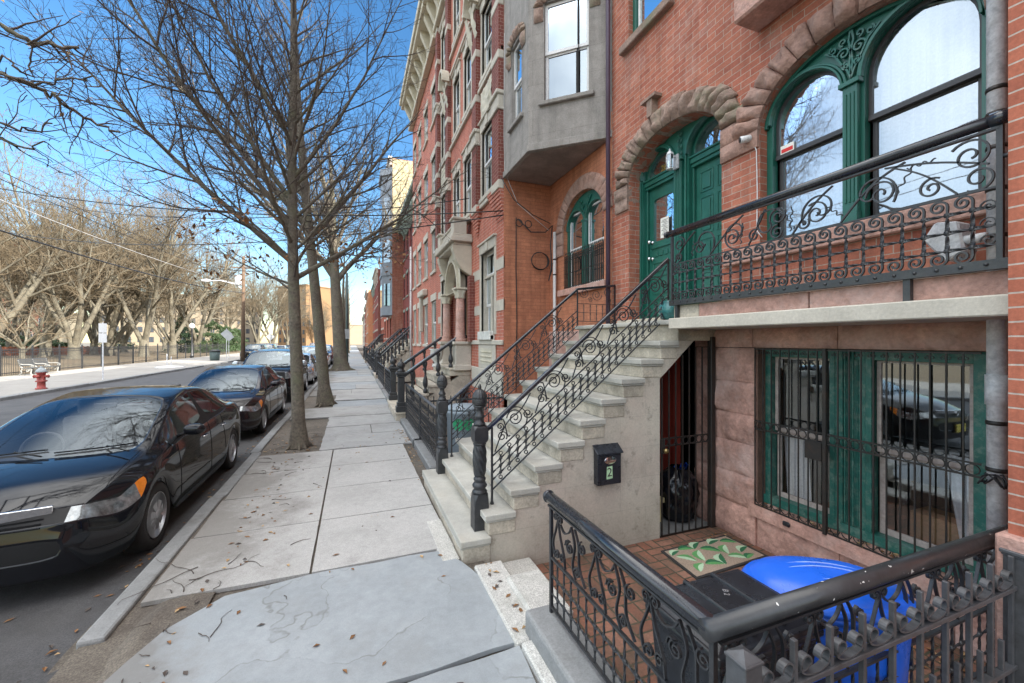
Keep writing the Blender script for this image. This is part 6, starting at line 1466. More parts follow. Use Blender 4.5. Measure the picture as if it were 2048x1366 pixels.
m.prism([(1.33, 2.55), (1.42, 2.50), (1.53, 2.66), (1.47, 2.76), (1.36, 2.74)], 3.46, 3.62, 'x'); m.build('box', 'galvanised', fx, bevel=.01); m = MB(); m.lathe((3.5, 1.30, 2.62), [(.03, -.05), (.03, .05)], 12, axis='y'); m.build('knuckle', 'galvanised', fx)
def cable(name, label, pts, r=.008, mat='cable', sag=None, n=24):
    m = MB()
    if sag is not None:
        a, b = Vector(pts[0]), Vector(pts[1]); pts = [a.lerp(b, i/n)-Vector((0, 0, sag*4*(i/n)*(1-i/n))) for i in range(n+1)]
    m.tube(pts, r, 5); o = m.build(name, mat); return tag(o, label, 'cable')
m = MB()
for k in range(3): m.tube([(3.50+.18*math.cos(t)*(1+.04*k), 7.50-.012*k, 3.62+.18*math.sin(t)*(1-.03*k)) for t in [2*math.pi*i/22 for i in range(22)]], .009, 5, closed=True)
o = m.build('cable_coil', 'cable'); tag(o, 'round coil of black cable hanging on the orange side wall', 'cable coil')
cable('wall_cable', 'black cable hanging straight down the orange side wall', [(3.0, 7.53, 4.45), (3.0, 7.54, 3.5), (3.02, 7.54, 2.4), (3.0, 7.54, 1.0)], .010)
cable('wall_cable', 'tangled bunch of cables sagging beside the thin white downpipe under the oriel', [(3.02, 7.5, 4.42), (3.3, 7.48, 4.18), (3.6, 7.45, 4.2), (3.68, 7.3, 4.3), (3.62, 7.26, 3.9), (3.66, 7.28, 3.4), (3.6, 7.3, 3.2), (3.66, 7.26, 3.55)], .012)
cable('wall_cable', 'cable looping from the corner of the portico house up to the downpipe', [(2.66, 7.5, 5.2), (2.9, 7.4, 4.75), (3.3, 7.4, 4.5), (3.66, 7.35, 4.35)], .009)
cable('wall_cable', 'pale cable dropping from the oriel corner to the pipe', [(2.74, 7.5, 8.0), (2.73, 7.5, 6.0), (2.75, 7.5, 5.3), (3.0, 7.45, 4.7), (3.6, 7.3, 4.2)], .006, 'cable_light')
for k in range(2):
    m = MB(); m.tube([(3.05+.2*k+.07*math.cos(t), 7.50, 4.34+.07*math.sin(t)) for t in [2*math.pi*i/16 for i in range(16)]], .009, 5, closed=True); o = m.build('cable_coil', 'cable'); tag(o, ['small cable loop near the corner of the orange wall', 'second small cable loop further in on the orange wall'][k], 'cable coil')
cable('wall_cable', 'black cable tied in a loose knot round the gray downspout beside the barred window', [(3.55+.05*math.cos(t), 1.235+.055*math.sin(t*1.3), 1.18+.035*math.sin(t*2.7)) for t in [i*.45 for i in range(40)]], .005)
cable('wall_cable', 'black cable running up behind the gray downspout', [(3.66, 1.2, .2), (3.67, 1.19, 1.2), (3.66, 1.2, 2.0), (3.67, 1.19, 3.3), (3.66, 1.2, 4.8)], .006)
ws = [((2.72, 7.5, 4.46), (-16, 24, 7.2), .9, 'overhead cable from the orange wall over the street, lowest of the bundle'), ((2.72, 7.52, 4.55), (-13, 16, 7.0), .7, 'overhead cable crossing the street just above the lowest one'),
      ((2.6, 9.6, 5.45), (-12, 22, 7.6), .6, 'overhead cable from the second-floor corner of the portico house'), ((2.7, 14.3, 6.6), (-10.3, 48, 8.3), .8, 'overhead cable to the distant wooden utility pole'), ((2.7, 20.8, 6.6), (-10.3, 48, 7.6), .9, 'overhead cable from the white drainpipe to the distant pole')]
for a, b, sg, lb in ws: cable('overhead_cable', lb, (a, b), .012, sag=sg)
lv = random.Random(4)
for k in (0, 2, 3, 4, 6): cable('power_line', ['highest', 'second', 'second', 'third', 'fourth', 'sixth', 'lowest'][k]+' of the long power lines strung along the park side of the street', ((-10.15-.25*(k % 3), 48, 9.4-.42*k), (-10.6-.3*(k % 3), -6, 9.5-.5*k), ), .014 if k < 6 else .028, 'cable' if k % 2 else 'cable_light' if k == 4 else 'cable', sag=.7+.08*k, n=40)
tt = thing('splice_case', 'gray cable splice case with coiled loops hanging on the lowest power line', 'splice case', (-10.9, 12, 6.0))
m = MB(); m.tube([(-10.95, 10.3, 5.86), (-10.95, 10.45, 5.88), (-10.95, 11.6, 5.92), (-10.95, 11.75, 5.94)], [.04, .10, .10, .04], 10); m.build('case', 'galvanised', tt)
m = MB(); m.tube([(-10.95, 12.9, 5.9), (-10.95, 13.0, 5.92), (-10.95, 14.0, 5.96), (-10.95, 14.1, 5.98)], [.03, .08, .08, .03], 10); m.build('case', 'galvanised', tt)
for yy in (12.3, 14.7):
    m = MB(); m.tube([(-10.95, yy+.22*math.cos(q), 5.78+.22*math.sin(q)) for q in [2*math.pi*i/20 for i in range(20)]], .035, 6, closed=True); m.build('loop', 'cable', tt)
# ================================================================ cars
simple('car_black', (.008, .009, .012), .05, .0, var=.05, fine=.02, bmp=0, coat=.2, spec=.3, rvar=.02, coords='O'); simple('car_maroon', (.014, .010, .013), .05, 0, var=.05, fine=.02, bmp=0, coat=.3, spec=.35, rvar=.02, coords='O')
simple('car_gray', (.055, .06, .065), .2, .5, var=.05, fine=.02, bmp=0, coat=1., rvar=.02, coords='O'); simple('car_silver', (.42, .45, .48), .25, .6, var=.05, bmp=0, coat=1., coords='O'); simple('car_blue', (.03, .06, .12), .2, .3, var=.05, bmp=0, coat=1., coords='O'); simple('car_red', (.28, .03, .025), .2, 0, var=.05, bmp=0, coat=1., coords='O'); simple('car_white', (.6, .62, .64), .3, 0, var=.05, bmp=0, coat=1., coords='O')
simple('tyre', (.018, .018, .018), .75, bmp=.3, coords='O'); simple('rim_silver', (.45, .46, .48), .32, .7, var=.1, bmp=0, coords='O'); simple('trim_black', (.010, .010, .011), .55, spec=.25, bmp=0, coords='O'); simple('amber', (.75, .22, .02), .2, bmp=0, coat=.6, coords='O'); simple('lamp_clear', (.20, .215, .225), .10, .5, var=.6, vs=16, bmp=.2, coat=.8, coords='O'); simple('tail_red', (.30, .012, .01), .2, bmp=0, coat=.6, coords='O'); simple('seat_gray', (.22, .22, .225), .8, bmp=0, coords='O'); simple('plate_yellow', (.72, .60, .12), .5, bmp=0, coords='O'); simple('dash', (.07, .07, .075), .6, bmp=0, coords='O')
def cage_sedan():
    # columns: y_side, z_r4(belt), x_r4, top y, z r5, x r5, z r7
    ax0, ax1, Rr = .90, 3.57, .345
    ys = [.34, ax0-Rr-.01, ax0-Rr*.72, ax0, ax0+Rr*.72, ax0+Rr+.01, 1.50, 1.95, 2.42, 2.49, 2.98, ax1-Rr-.01, ax1-Rr*.72, ax1, ax1+Rr*.72, ax1+Rr+.01, 4.30]
    r4 = [(.735,.66,.45),(.79,.735,.58),(.815,.775,.68),(.825,.83,.90),(.825,.872,1.12),(.82,.895,1.30),(.815,.915,1.52),(.81,.93,1.95),(.81,.95,2.42),(.81,.952,2.49),(.81,.965,2.95),(.805,.975,3.18),(.795,.985,3.38),(.785,.995,3.60),(.775,.995,3.82),(.765,.99,3.98),(.70,.94,4.32)]
    r5 = [(.60,.69,.24),(.68,.79,.46),(.69,.84,.62),(.70,.885,.84),(.715,.925,1.06),(.695,1.03,1.30),(.655,1.18,1.62),(.60,1.315,1.98),(.575,1.385,2.40),(.575,1.388,2.49),(.575,1.375,2.86),(.585,1.33,3.10),(.615,1.23,3.38),(.655,1.085,3.70),(.665,1.04,3.90),(.66,1.03,4.08),(.62,.965,4.36)]
    r7 = [(.70,.06),(.835,.34),(.875,.52),(.915,.72),(.935,.90),(1.08,1.20),(1.245,1.56),(1.385,1.92),(1.432,2.40),(1.434,2.49),(1.415,2.90),(1.365,3.18),(1.25,3.46),(1.10,3.78),(1.055,3.94),(1.045,4.14),(.985,4.44)]
    return dict(ax=(ax0, ax1), R=Rr, wr=.315, ys=ys, r4=r4, r5=r5, r7=r7, hw=.875, sill=.20, L=4.52, glass=(5, 12), ws=(4, 7), rw=(11, 13), bp=(8, 9), fz=(.20, .36, .50, .612, .70), noseY=.06, tailY=4.46, tz=(.22, .42, .60, .78, .985))
def cage_suv():
    ax0, ax1, Rr = .93, 3.84, .42
    ys = [.34, ax0-Rr-.01, ax0-Rr*.72, ax0, ax0+Rr*.72, ax0+Rr+.01, 1.75, 2.2, 2.68, 2.76, 3.25, ax1-Rr-.01, ax1-Rr*.72, ax1, ax1+Rr*.72, ax1+Rr+.01, 4.62]
    r4 = [(.84,.96,.38),(.87,1.0,.52),(.88,1.03,.66),(.885,1.06,.93),(.885,1.08,1.22),(.885,1.095,1.42),(.88,1.10,1.76),(.88,1.11,2.2),(.88,1.12,2.68),(.88,1.12,2.76),(.88,1.13,3.25),(.88,1.14,3.45),(.875,1.15,3.60),(.87,1.16,3.84),(.865,1.17,4.12),(.86,1.17,4.35),(.82,1.15,4.62)]
    r5 = [(.72,1.0,.24),(.77,1.06,.44),(.78,1.09,.62),(.79,1.12,.90),(.80,1.14,1.18),(.79,1.24,1.42),(.755,1.42,1.72),(.715,1.60,2.05),(.70,1.68,2.6),(.70,1.685,2.76),(.70,1.69,3.2),(.70,1.685,3.5),(.70,1.68,3.8),(.70,1.67,4.05),(.70,1.65,4.25),(.71,1.60,4.40),(.74,1.22,4.66)]
    r7 = [(1.02,.16),(1.10,.36),(1.13,.55),(1.15,.80),(1.155,1.06),(1.30,1.34),(1.48,1.66),(1.66,1.98),(1.735,2.6),(1.74,2.76),(1.745,3.2),(1.74,3.5),(1.735,3.8),(1.72,4.1),(1.70,4.32),(1.64,4.48),(1.22,4.74)]
    return dict(ax=(ax0, ax1), R=Rr, wr=.38, ys=ys, r4=r4, r5=r5, r7=r7, hw=.965, sill=.32, L=4.8, glass=(5, 15), ws=(4, 7), rw=(15, 16), bp=(8, 9), fz=(.30, .50, .66, .80, 1.02), noseY=.10, tailY=4.78, tz=(.34, .56, .80, 1.0, 1.2))
def build_car(C, paint, name, label, suv=False):
    t = thing(name, label, 'car'); ys = C['ys']; n = len(ys); ax0, ax1 = C['ax']; Rr = C['R']; V = []; F = []; M = []; idx = {}
    def vid(k, p):
        if k not in idx: idx[k] = len(V); V.append(p)
        return idx[k]
    def archz(y):
        for a in (ax0, ax1):
            if abs(y-a) <= Rr+.02: return C['wr']+math.sqrt(max(0, Rr*Rr-(y-a)**2))
        return None
    hw = C['hw']; rows = 8   # 0..3 side, 4,4b(5),5a(6) ... we use names
    P = {}
    for i in range(n):
        y = ys[i]; x4, z4, y4 = C['r4'][i]; x5, z5, y5 = C['r5'][i]; z7, y7 = C['r7'][i]
        az = archz(y); zb = C['sill'] if az is None or az < C['wr']+.12 else az
        if az is not None and az < C['wr']+.12: zb = C['sill']-.0
        taper = 1-(.09 if i == 0 else 0)-(.07 if i == n-1 else 0)-(.01 if i == 1 else 0)
        zs = max(zb+.045, C['sill']+.10); zm = max(zs+.06, z4*.58); z3 = max(zm+.05, z4-.13)
        pts = [(hw*.955*taper, y, zb), (hw*.985*taper, y, zs), (hw*.995*taper, y, zm), (hw*.975*taper if x4 < hw*.975 else x4, (y*.5+y4*.5), z3), (x4, y4, z4)]
        gl = [(x4+(x5-x4)*.10, y4+(y5-y4)*.10, z4+(z5-z4)*.10), (x4+(x5-x4)*.90, y4+(y5-y4)*.90, z4+(z5-z4)*.90)]
        x6 = x5*.90; top = [(x5, y5, z5), (x6, y5+(y7-y5)*.15, z5+(z7-z5)*.28), (x5*.5, y5+(y7-y5)*.6, z5+(z7-z5)*.78), (0, y7, z7)]
        P[i] = pts+gl+top
    nr = len(P[0])   # 11 : 0-4 side, 5,6 glass insets, 7 rail, 8 pillar inner, 9 mid, 10 centre
    for sgn in (1, -1):
        for i in range(n):
            for r in range(nr): vid((sgn if r < nr-1 else 0, i, r), (P[i][r][0]*sgn, P[i][r][1], P[i][r][2]))
    def quad(ks, m, sgn):
        f = [idx[k] for k in ks]
        F.append(tuple(f if sgn > 0 else f[::-1])); M.append(m)
    for sgn in (1, -1):
        K = lambda i, r: (sgn if r < nr-1 else 0, i, r)
        for i in range(n-1):
            for r in range(nr-1):
                m = 0
                if r == 5 and C['glass'][0] <= i < C['glass'][1]: m = 3 if C['bp'][0] <= i < C['bp'][1] else 1
                if r in (4, 6) and C['glass'][0] <= i < C['glass'][1] and r == 4: m = 3
                if r in (8, 9) and C['ws'][0] <= i < C['ws'][1]: m = 2
                if r in (8, 9) and C['rw'][0] <= i < C['rw'][1]: m = 2
                if r == 0 and suv: m = 3
                if r == 3 and i == 0: m = 6
                if r == 3 and i == 1: m = 5
                quad([K(i, r), K(i+1, r), K(i+1, r+1), K(i, r+1)], m, sgn)
        # fascia front / rear
        for end in (0, 1):
            ci = 0 if end == 0 else n-1; fz = C['fz'] if end == 0 else C['tz']; yb = C['noseY'] if end == 0 else C['tailY']
            lat = [10, 9, 8, 7, 4]  # top edge keys from centre to corner
            xs = [0, P[ci][9][0]*1.05, P[ci][8][0]*1.02, P[ci][7][0]*1.10, None]; cur = [0, .01, .045, .10, None]
            def key(l, k):
                if l == 4: return K(ci, lat[k])
                if k == 4: return K(ci, l)
                return ((sgn if k else 0), 'f%d' % end, l, k)
            for l in range(4):
                for k in range(4):
                    zz = fz[l] if k else fz[l]; bulge = (.0, -.03, -.02, .0)[l] if end == 0 else (.0, .03, .03, .0)[l]
                    tp = P[ci][lat[k]]; yy = yb+(cur[k] if end == 0 else -cur[k])+bulge
                    vid(key(l, k), (xs[k]*sgn, yy, zz))
            for l in range(4):
                for k in range(4):
                    ks = [key(l, k), key(l, k+1), key(l+1, k+1), key(l+1, k)]
                    if any(q not in idx for q in ks): continue
                    m = 0
                    if end == 0:
                        if l == 3 and k in (0, 1): m = 4
                        if l == 3 and k in (2, 3): m = 6
                        if l == 1 and k in (0, 1): m = 4
                    else:
                        if l == 3 and k in (2, 3): m = 7
                    f = [idx[q] for q in ks]; fl = (sgn > 0) ^ (end == 1)
                    F.append(tuple(f if fl else f[::-1])); M.append(m)
    me = bpy.data.meshes.new('tmp'); me.from_pydata(V, [], F)
    for k_ in range(8): me.materials.append(MATS['car_black'])
    me.polygons.foreach_set('material_index', M)
    bm = bmesh.new(); bm.from_mesh(me); bmesh.ops.recalc_face_normals(bm, faces=bm.faces)
    cr = bm.edges.layers.float.get('crease_edge') or bm.edges.layers.float.new('crease_edge')
    for e in bm.edges:
        ms = {f.material_index for f in e.link_faces}
        if len(ms) > 1: e[cr] = .55
        if len(e.link_faces) == 1: e[cr] = .3
    bm.to_mesh(me); bm.free()
    o = bpy.data.objects.new('tmp', me); COL.objects.link(o); s = o.modifiers.new('s', 'SUBSURF'); s.levels = 3; s.render_levels = 3
    dg = bpy.context.evaluated_depsgraph_get(); ev = o.evaluated_get(dg); em = ev.to_mesh()
    co = np.empty(len(em.vertices)*3); em.vertices.foreach_get('co', co); co = co.reshape(-1, 3)
    from mathutils.bvhtree import BVHTree
    polys = [tuple(p.vertices) for p in em.polygons]; mi = [p.material_index for p in em.polygons]
    bvh = BVHTree.FromPolygons([tuple(c) for c in co], polys)
    def part(nm, ks, mat, off=0, parent=t):
        fs = [p for p, k in zip(polys, mi) if k in ks]
        if not fs: return None
        used = sorted({v for f in fs for v in f}); mp = {v: i for i, v in enumerate(used)}
        m = MB(); m.add([tuple(co[v]) for v in used], [tuple(mp[v] for v in f) for f in fs], 0, True)
        q = m.build(nm, mat, parent, world=False)
        if off: sd_ = q.modifiers.new('solid', 'SOLIDIFY'); sd_.thickness = off; sd_.offset = -1
        return q
    body = part('body', (0,), paint, .012); part('side_glass', (1,), 'glass_car'); ws = part('windscreen', (2,), 'glass_car'); part('trim', (3,), 'trim_black'); part('grille', (4,), 'trim_black'); part('turn_lamp', (5,), 'amber'); part('headlight', (6,), 'lamp_clear'); part('tail_lamp', (7,), 'tail_red')
    ev.to_mesh_clear(); bpy.data.objects.remove(o)
    def hit(y, z, sg=1, dx=0):
        h = bvh.ray_cast(Vector((sg*3, y, z)), Vector((-sg, 0, 0)))
        return None if h[0] is None else Vector((h[0].x+sg*dx, y, z))
    def hitf(x, z):
        h = bvh.ray_cast(Vector((x, -3, z)), Vector((0, 1, 0))); return None if h[0] is None else h[0]
    def hitt(x, y):
        h = bvh.ray_cast(Vector((x, y, 4)), Vector((0, 0, -1))); return None if h[0] is None else h[0]
    # seams
    m = MB(); zb = C['sill']; bz = C['r4'][7][1]
    for sg in (1, -1):
        for pts in ([(1.42 if not suv else 1.55, z) for z in np.linspace(zb+.12, bz, 12)], [(C['ys'][8]+.03, z) for z in np.linspace(zb+.10, bz+.02, 12)], [(C['ys'][10]+.12-.10*math.sin((z-zb)/(bz-zb)*1.5)**3, z) for z in np.linspace(zb+.25, bz+.02, 12)], [(y, zb+.10) for y in np.linspace(1.42, C['ys'][10]+.0, 16)]):
            q = [hit(y, z, sg, .001) for y, z in pts]; q = [a for a in q if a is not None]
            if len(q) > 2: m.tube(q, .0035, 4)
    hood = [hitt(x, y) for x, y in [(.66*C['hw']/.875, yy) for yy in np.linspace(.42, 1.02, 10)]]
    for sg in (1, -1):
        q = [Vector((h.x*sg, h.y, h.z+.001)) for h in hood if h]; m.tube(q, .003, 4)
    m.build('panel_gaps', 'trim_black', t, world=False)
    # handles, mirrors
    for sg in (1, -1):
        for y in ((2.24, 3.02) if not suv else (2.50, 3.28)):
            h = hit(y, bz-.13, sg, .012)
            if h: m = MB(); m.tube([(h.x-sg*.012, y-.075, h.z), (h.x+sg*.008, y-.06, h.z+.004), (h.x+sg*.012, y, h.z+.006), (h.x+sg*.008, y+.06, h.z+.004), (h.x-sg*.012, y+.075, h.z)], .009, 8); m.build('door_handle', 'chrome', t, world=False)
        m = MB(); cx, cy, cz = sg*(C['hw']+.075), C['r5'][5][2]+.22, bz+.085*(1.4 if suv else 1)
        sx_, sy_, sz_ = (.105, .055, .062) if not suv else (.10, .06, .10)
        m.grid(18, 12, lambda u, v: (cx+sx_*math.copysign(abs(math.cos(2*math.pi*u))**.7, math.cos(2*math.pi*u))*math.sin(math.pi*v)**.7, cy+sy_*math.copysign(abs(math.sin(2*math.pi*u))**.8, math.sin(2*math.pi*u))*math.sin(math.pi*v)**.7, cz-sz_*math.cos(math.pi*v)))
        m.build('mirror', 'car_silver' if suv else paint, t, world=False)
        m = MB(); m.tube([(cx-sg*.06, cy, cz-sz_*.4), (cx-sg*.16, cy+.02, cz-.07)], .018, 8); m.build('mirror_arm', 'trim_black', t, world=False)
    # wheels
    for a in (ax0, ax1):
        for sg in (1, -1):
            w = MB(); wr = C['wr']; X = sg*(C['hw']-.035)
            tp = [(wr*.66, -.02), (wr*.72, .0), (wr*.93, .0), (wr*.985, -.02), (wr, -.05), (wr, -.16), (wr*.985, -.19), (wr*.7, -.2)]
            w.lathe((X, a, wr), [(r, z*sg) for r, z in tp], 40, axis='x'); wo = w.build('wheel', 'tyre', t, world=False)
            w = MB(); rr_ = wr*.68
            w.lathe((X, a, wr), [(rr_, -.002*sg), (rr_*.97, .0), (rr_*.93, -.012*sg), (rr_*.91, -.05*sg), (rr_*.9, -.10*sg)], 40, axis='x')
            for k in range(7 if not suv else 5):
                th = 2*math.pi*k/(7 if not suv else 5)+.2; c_, s_ = math.cos(th), math.sin(th)
                def pt(r, tt, dx): return (X+dx*sg, a+r*c_-tt*s_, wr+r*s_+tt*c_)
                w0, w1 = (.022, .052) if not suv else (.03, .04)
                w.add([pt(.03, -w0, .004), pt(.03, w0, .004), pt(rr_*.95, w1, -.006), pt(rr_*.95, -w1, -.006), pt(.03, -w0, -.02), pt(.03, w0, -.02), pt(rr_*.95, w1, -.03), pt(rr_*.95, -w1, -.03)], [(0,1,2,3),(0,3,7,4),(1,5,6,2),(4,7,6,5),(3,2,6,7)])
            w.lathe((X, a, wr), [(.05, -.01*sg), (.045, .008*sg), (.03, .012*sg), (.001, .013*sg)], 20, axis='x'); w.build('rim', 'rim_silver', wo, world=False)
            w = MB(); w.lathe((X, a, wr), [(rr_*.92, -.045*sg), (.001, -.046*sg)], 28, axis='x'); w.build('brake_disc', 'trim_black', wo, world=False)
    # dark wheel wells and floor
    m = MB(); m.box(-.62, .62, .45, C['L']-.35, C['sill']-.02, C['sill']+.05)
    for a in (ax0, ax1):
        for sg in (1, -1): m.box(sg*.50 if sg > 0 else -(C['hw']-.07), (C['hw']-.07) if sg > 0 else -.50, a-Rr-.02, a+Rr+.02, C['wr']+Rr-.02, C['wr']+Rr+.02) if False else None
    for a in (ax0, ax1):
        for sg in (1, -1): m.add([(sg*x, a+(Rr-.012)*math.cos(q), C['wr']+(Rr-.012)*math.sin(q)) for x in (.50, C['hw']-.05) for q in [math.pi*i/10 for i in range(11)]], [(i, i+1, 12+i, 11+i) for i in range(10)])
    m.build('underbody', 'trim_black', t, world=False)
    # interior
    m = MB(); m.box(-C['hw']+.14, C['hw']-.14, C['r5'][4][2]+.1, C['r7'][12][1], C['sill']+.1, bz-.28); m.build('cabin_floor', 'dash', t, world=False)
    m = MB(); yd = C['r7'][4][1]+.08; m.box(-C['hw']+.15, C['hw']-.15, yd, yd+.5, bz-.2, bz-.03); m.build('dashboard', 'dash', t, world=False, bevel=.03)
    m = MB(); m.tube([(-.36+.17*math.cos(q), yd+.62+.05*math.sin(q), bz-.04+.16*math.sin(q)) for q in [2*math.pi*i/20 for i in range(20)]], .014, 6, closed=True); m.build('steering_wheel', 'dash', t, world=False)
    for (sx2, y0) in ((-.36, 2.0), (.36, 2.0), (0, 2.95)):
        w_ = .24 if y0 < 2.5 else .6
        m = MB(); m.box(sx2-w_, sx2+w_, y0+.35, y0+.50, bz-.35, bz+.18); m.build('seat_back', 'seat_gray', t, world=False, bevel=.05, seg=2)
        if y0 < 2.5: m = MB(); m.box(sx2-.12, sx2+.12, y0+.38, y0+.48, bz+.20, bz+.37); m.build('headrest', 'seat_gray', t, world=False, bevel=.04, seg=2)
    # plate, grille bars, wipers
    hz = (C['fz'][3]+C['fz'][4])/2; m = MB()
    if suv:
        for k in range(7):
            x = -.30+.10*k; h = hitf(x, hz-.03)
            if h: m.box(x-.035, x+.035, h.y-.02, h.y+.01, hz-.13, hz+.05)
        m.build('grille_slots', 'chrome', t, world=False, bevel=.01)
    else:
        q = [hitf(x, hz+.045-.02*abs(x)) for x in np.linspace(-.45, .45, 15)]; m.bar([Vector((h.x, h.y-.008, h.z)) for h in q if h], .075, .026, (0, 0, 1)); m.build('grille_bar', 'chrome', t, world=False, bevel=.004)
        m = MB()
        for dz in (.0, -.028, -.056):
            q = [hitf(x, hz-.005+dz) for x in np.linspace(-.42, .42, 13)]; m.bar([Vector((h.x, h.y-.004, h.z)) for h in q if h], .009, .012, (0, 0, 1))
        m.build('grille_bars', 'trim_black', t, world=False)
    h = hitf(0, C['fz'][1]+.03)
    if h: m = MB(); m.box(-.155, .155, h.y-.030, h.y-.016, C['fz'][1]-.04, C['fz'][1]+.11); pl_ = m.build('number_plate', 'plate_yellow', t, world=False); m = MB(); m.box(-.17, .17, h.y-.0155, h.y+.01, C['fz'][1]-.055, C['fz'][1]+.125); m.build('plate_holder', 'trim_black', t, world=False)
    m = MB()
    for x0, x1 in ((-.62, -.02), (.05, .60)):
        q = []
        for k in range(9):
            x = x0+(x1-x0)*k/8; y = C['r7'][4][1]+.07+.05*(k/8)+ (.10*(abs(x)/.6)**2); h = hitt(x, y)
            if h: q.append((h.x, h.y, h.z+.016))
        if len(q) > 2: m.bar(q, .012, .010, (0, 0, 1)); m.tube([(q[5][0], q[5][1]-.0, q[5][2]+.012), (x1+.02, C['r7'][4][1]+.0, q[-1][2]-.035)], .007, 6)
    m.build('wiper', 'trim_black', t, world=False)
    if not suv:
        h = hitt(.48, C['r7'][4][1]+.30)
        # stickers and rear view mirror
    m = MB(); zt = C['r7'][7][0]; m.box(-.10, .10, C['r7'][7][1]-.02, C['r7'][7][1]+.02, zt-.14, zt-.08); m.build('rear_view_mirror', 'dash', t, world=False, bevel=.01)
    # bonnet badge stand-in: small oval
    h = hitf(0, hz+.02)
    if h: m = MB(); m.tube([(.045*math.cos(q), h.y-.014, hz+.015+.038*math.sin(q)) for q in [2*math.pi*i/16 for i in range(16)]], .007, 6, closed=True); m.build('badge', 'chrome', t, world=False)
    for q in list(t.children_recursive):
        if q.type == 'MESH': split_loose(q)
    return t
def repaint(t, mat):
    for o in t.children_recursive:
        if o.type == 'MESH' and o.name.split('.')[0] in ('body', 'mirror'): o.data = o.data.copy(); o.data.materials[0] = MATS[mat]
CS, CU = cage_sedan(), cage_suv()
car1 = build_car(CS, 'car_black', 'parked_car', 'glossy black sedan parked nearest, headlight and front wheel by the kerb'); car1.location = (-2.62, 4.07, 0); car1['group'] = 'cars parked along the near kerb'
# sun sticker and amber details of the first car
def place(proto, x, y, label, mat=None, rot=0, sc_=1.0, group='cars parked along the near kerb'):
    c = copy_tree(proto); c.location = (x, y, 0); c.rotation_euler = (0, 0, rot); c['label'] = label; c['group'] = group
    if sc_ != 1.0: c.scale = (sc_,)*3
    if mat: repaint(c, mat)
    return c
suv = build_car(CU, 'car_black', 'parked_suv', 'black SUV with a chrome slotted grille, third car from the front', True); suv.location = (-2.72, 14.85, 0); suv['group'] = 'cars parked along the near kerb'
place(car1, -2.66, 9.45, 'dark charcoal sedan parked second, right behind the glossy black sedan', 'car_maroon')
place(car1, -2.6, 20.6, 'silver-blue sedan parked fourth, behind the SUV', 'car_silver'); place(suv, -2.6, 26.3, 'gray SUV parked fifth on the near kerb, beside the trees', 'car_gray'); place(car1, -2.6, 32.4, 'pale sedan parked sixth on the near kerb', 'car_white'); place(suv, -2.6, 38, 'dark blue SUV parked seventh on the near kerb', 'car_blue'); place(car1, -2.6, 44.5, 'gray sedan parked eighth on the near kerb', 'car_gray'); place(car1, -2.6, 51, 'silver sedan parked ninth on the near kerb', 'car_silver')
gf = 'cars at the far end of the street'
place(suv, -9.9, 48.6, 'dark SUV facing us beside the wooden utility pole', 'car_black', group=gf); place(suv, -9.9, 55, 'gray-blue SUV just behind the dark one by the utility pole', 'car_blue', group=gf); place(car1, -7.2, 62, 'pale blue car coming down the middle of the street', 'car_silver', group=gf); place(car1, -9.9, 66, 'white car parked on the park side further down', 'car_white', group=gf); place(suv, -6.8, 82, 'red car far down the street', 'car_red', group=gf); place(car1, -9.9, 74, 'dark car parked far down the park side', 'car_gray', group=gf)
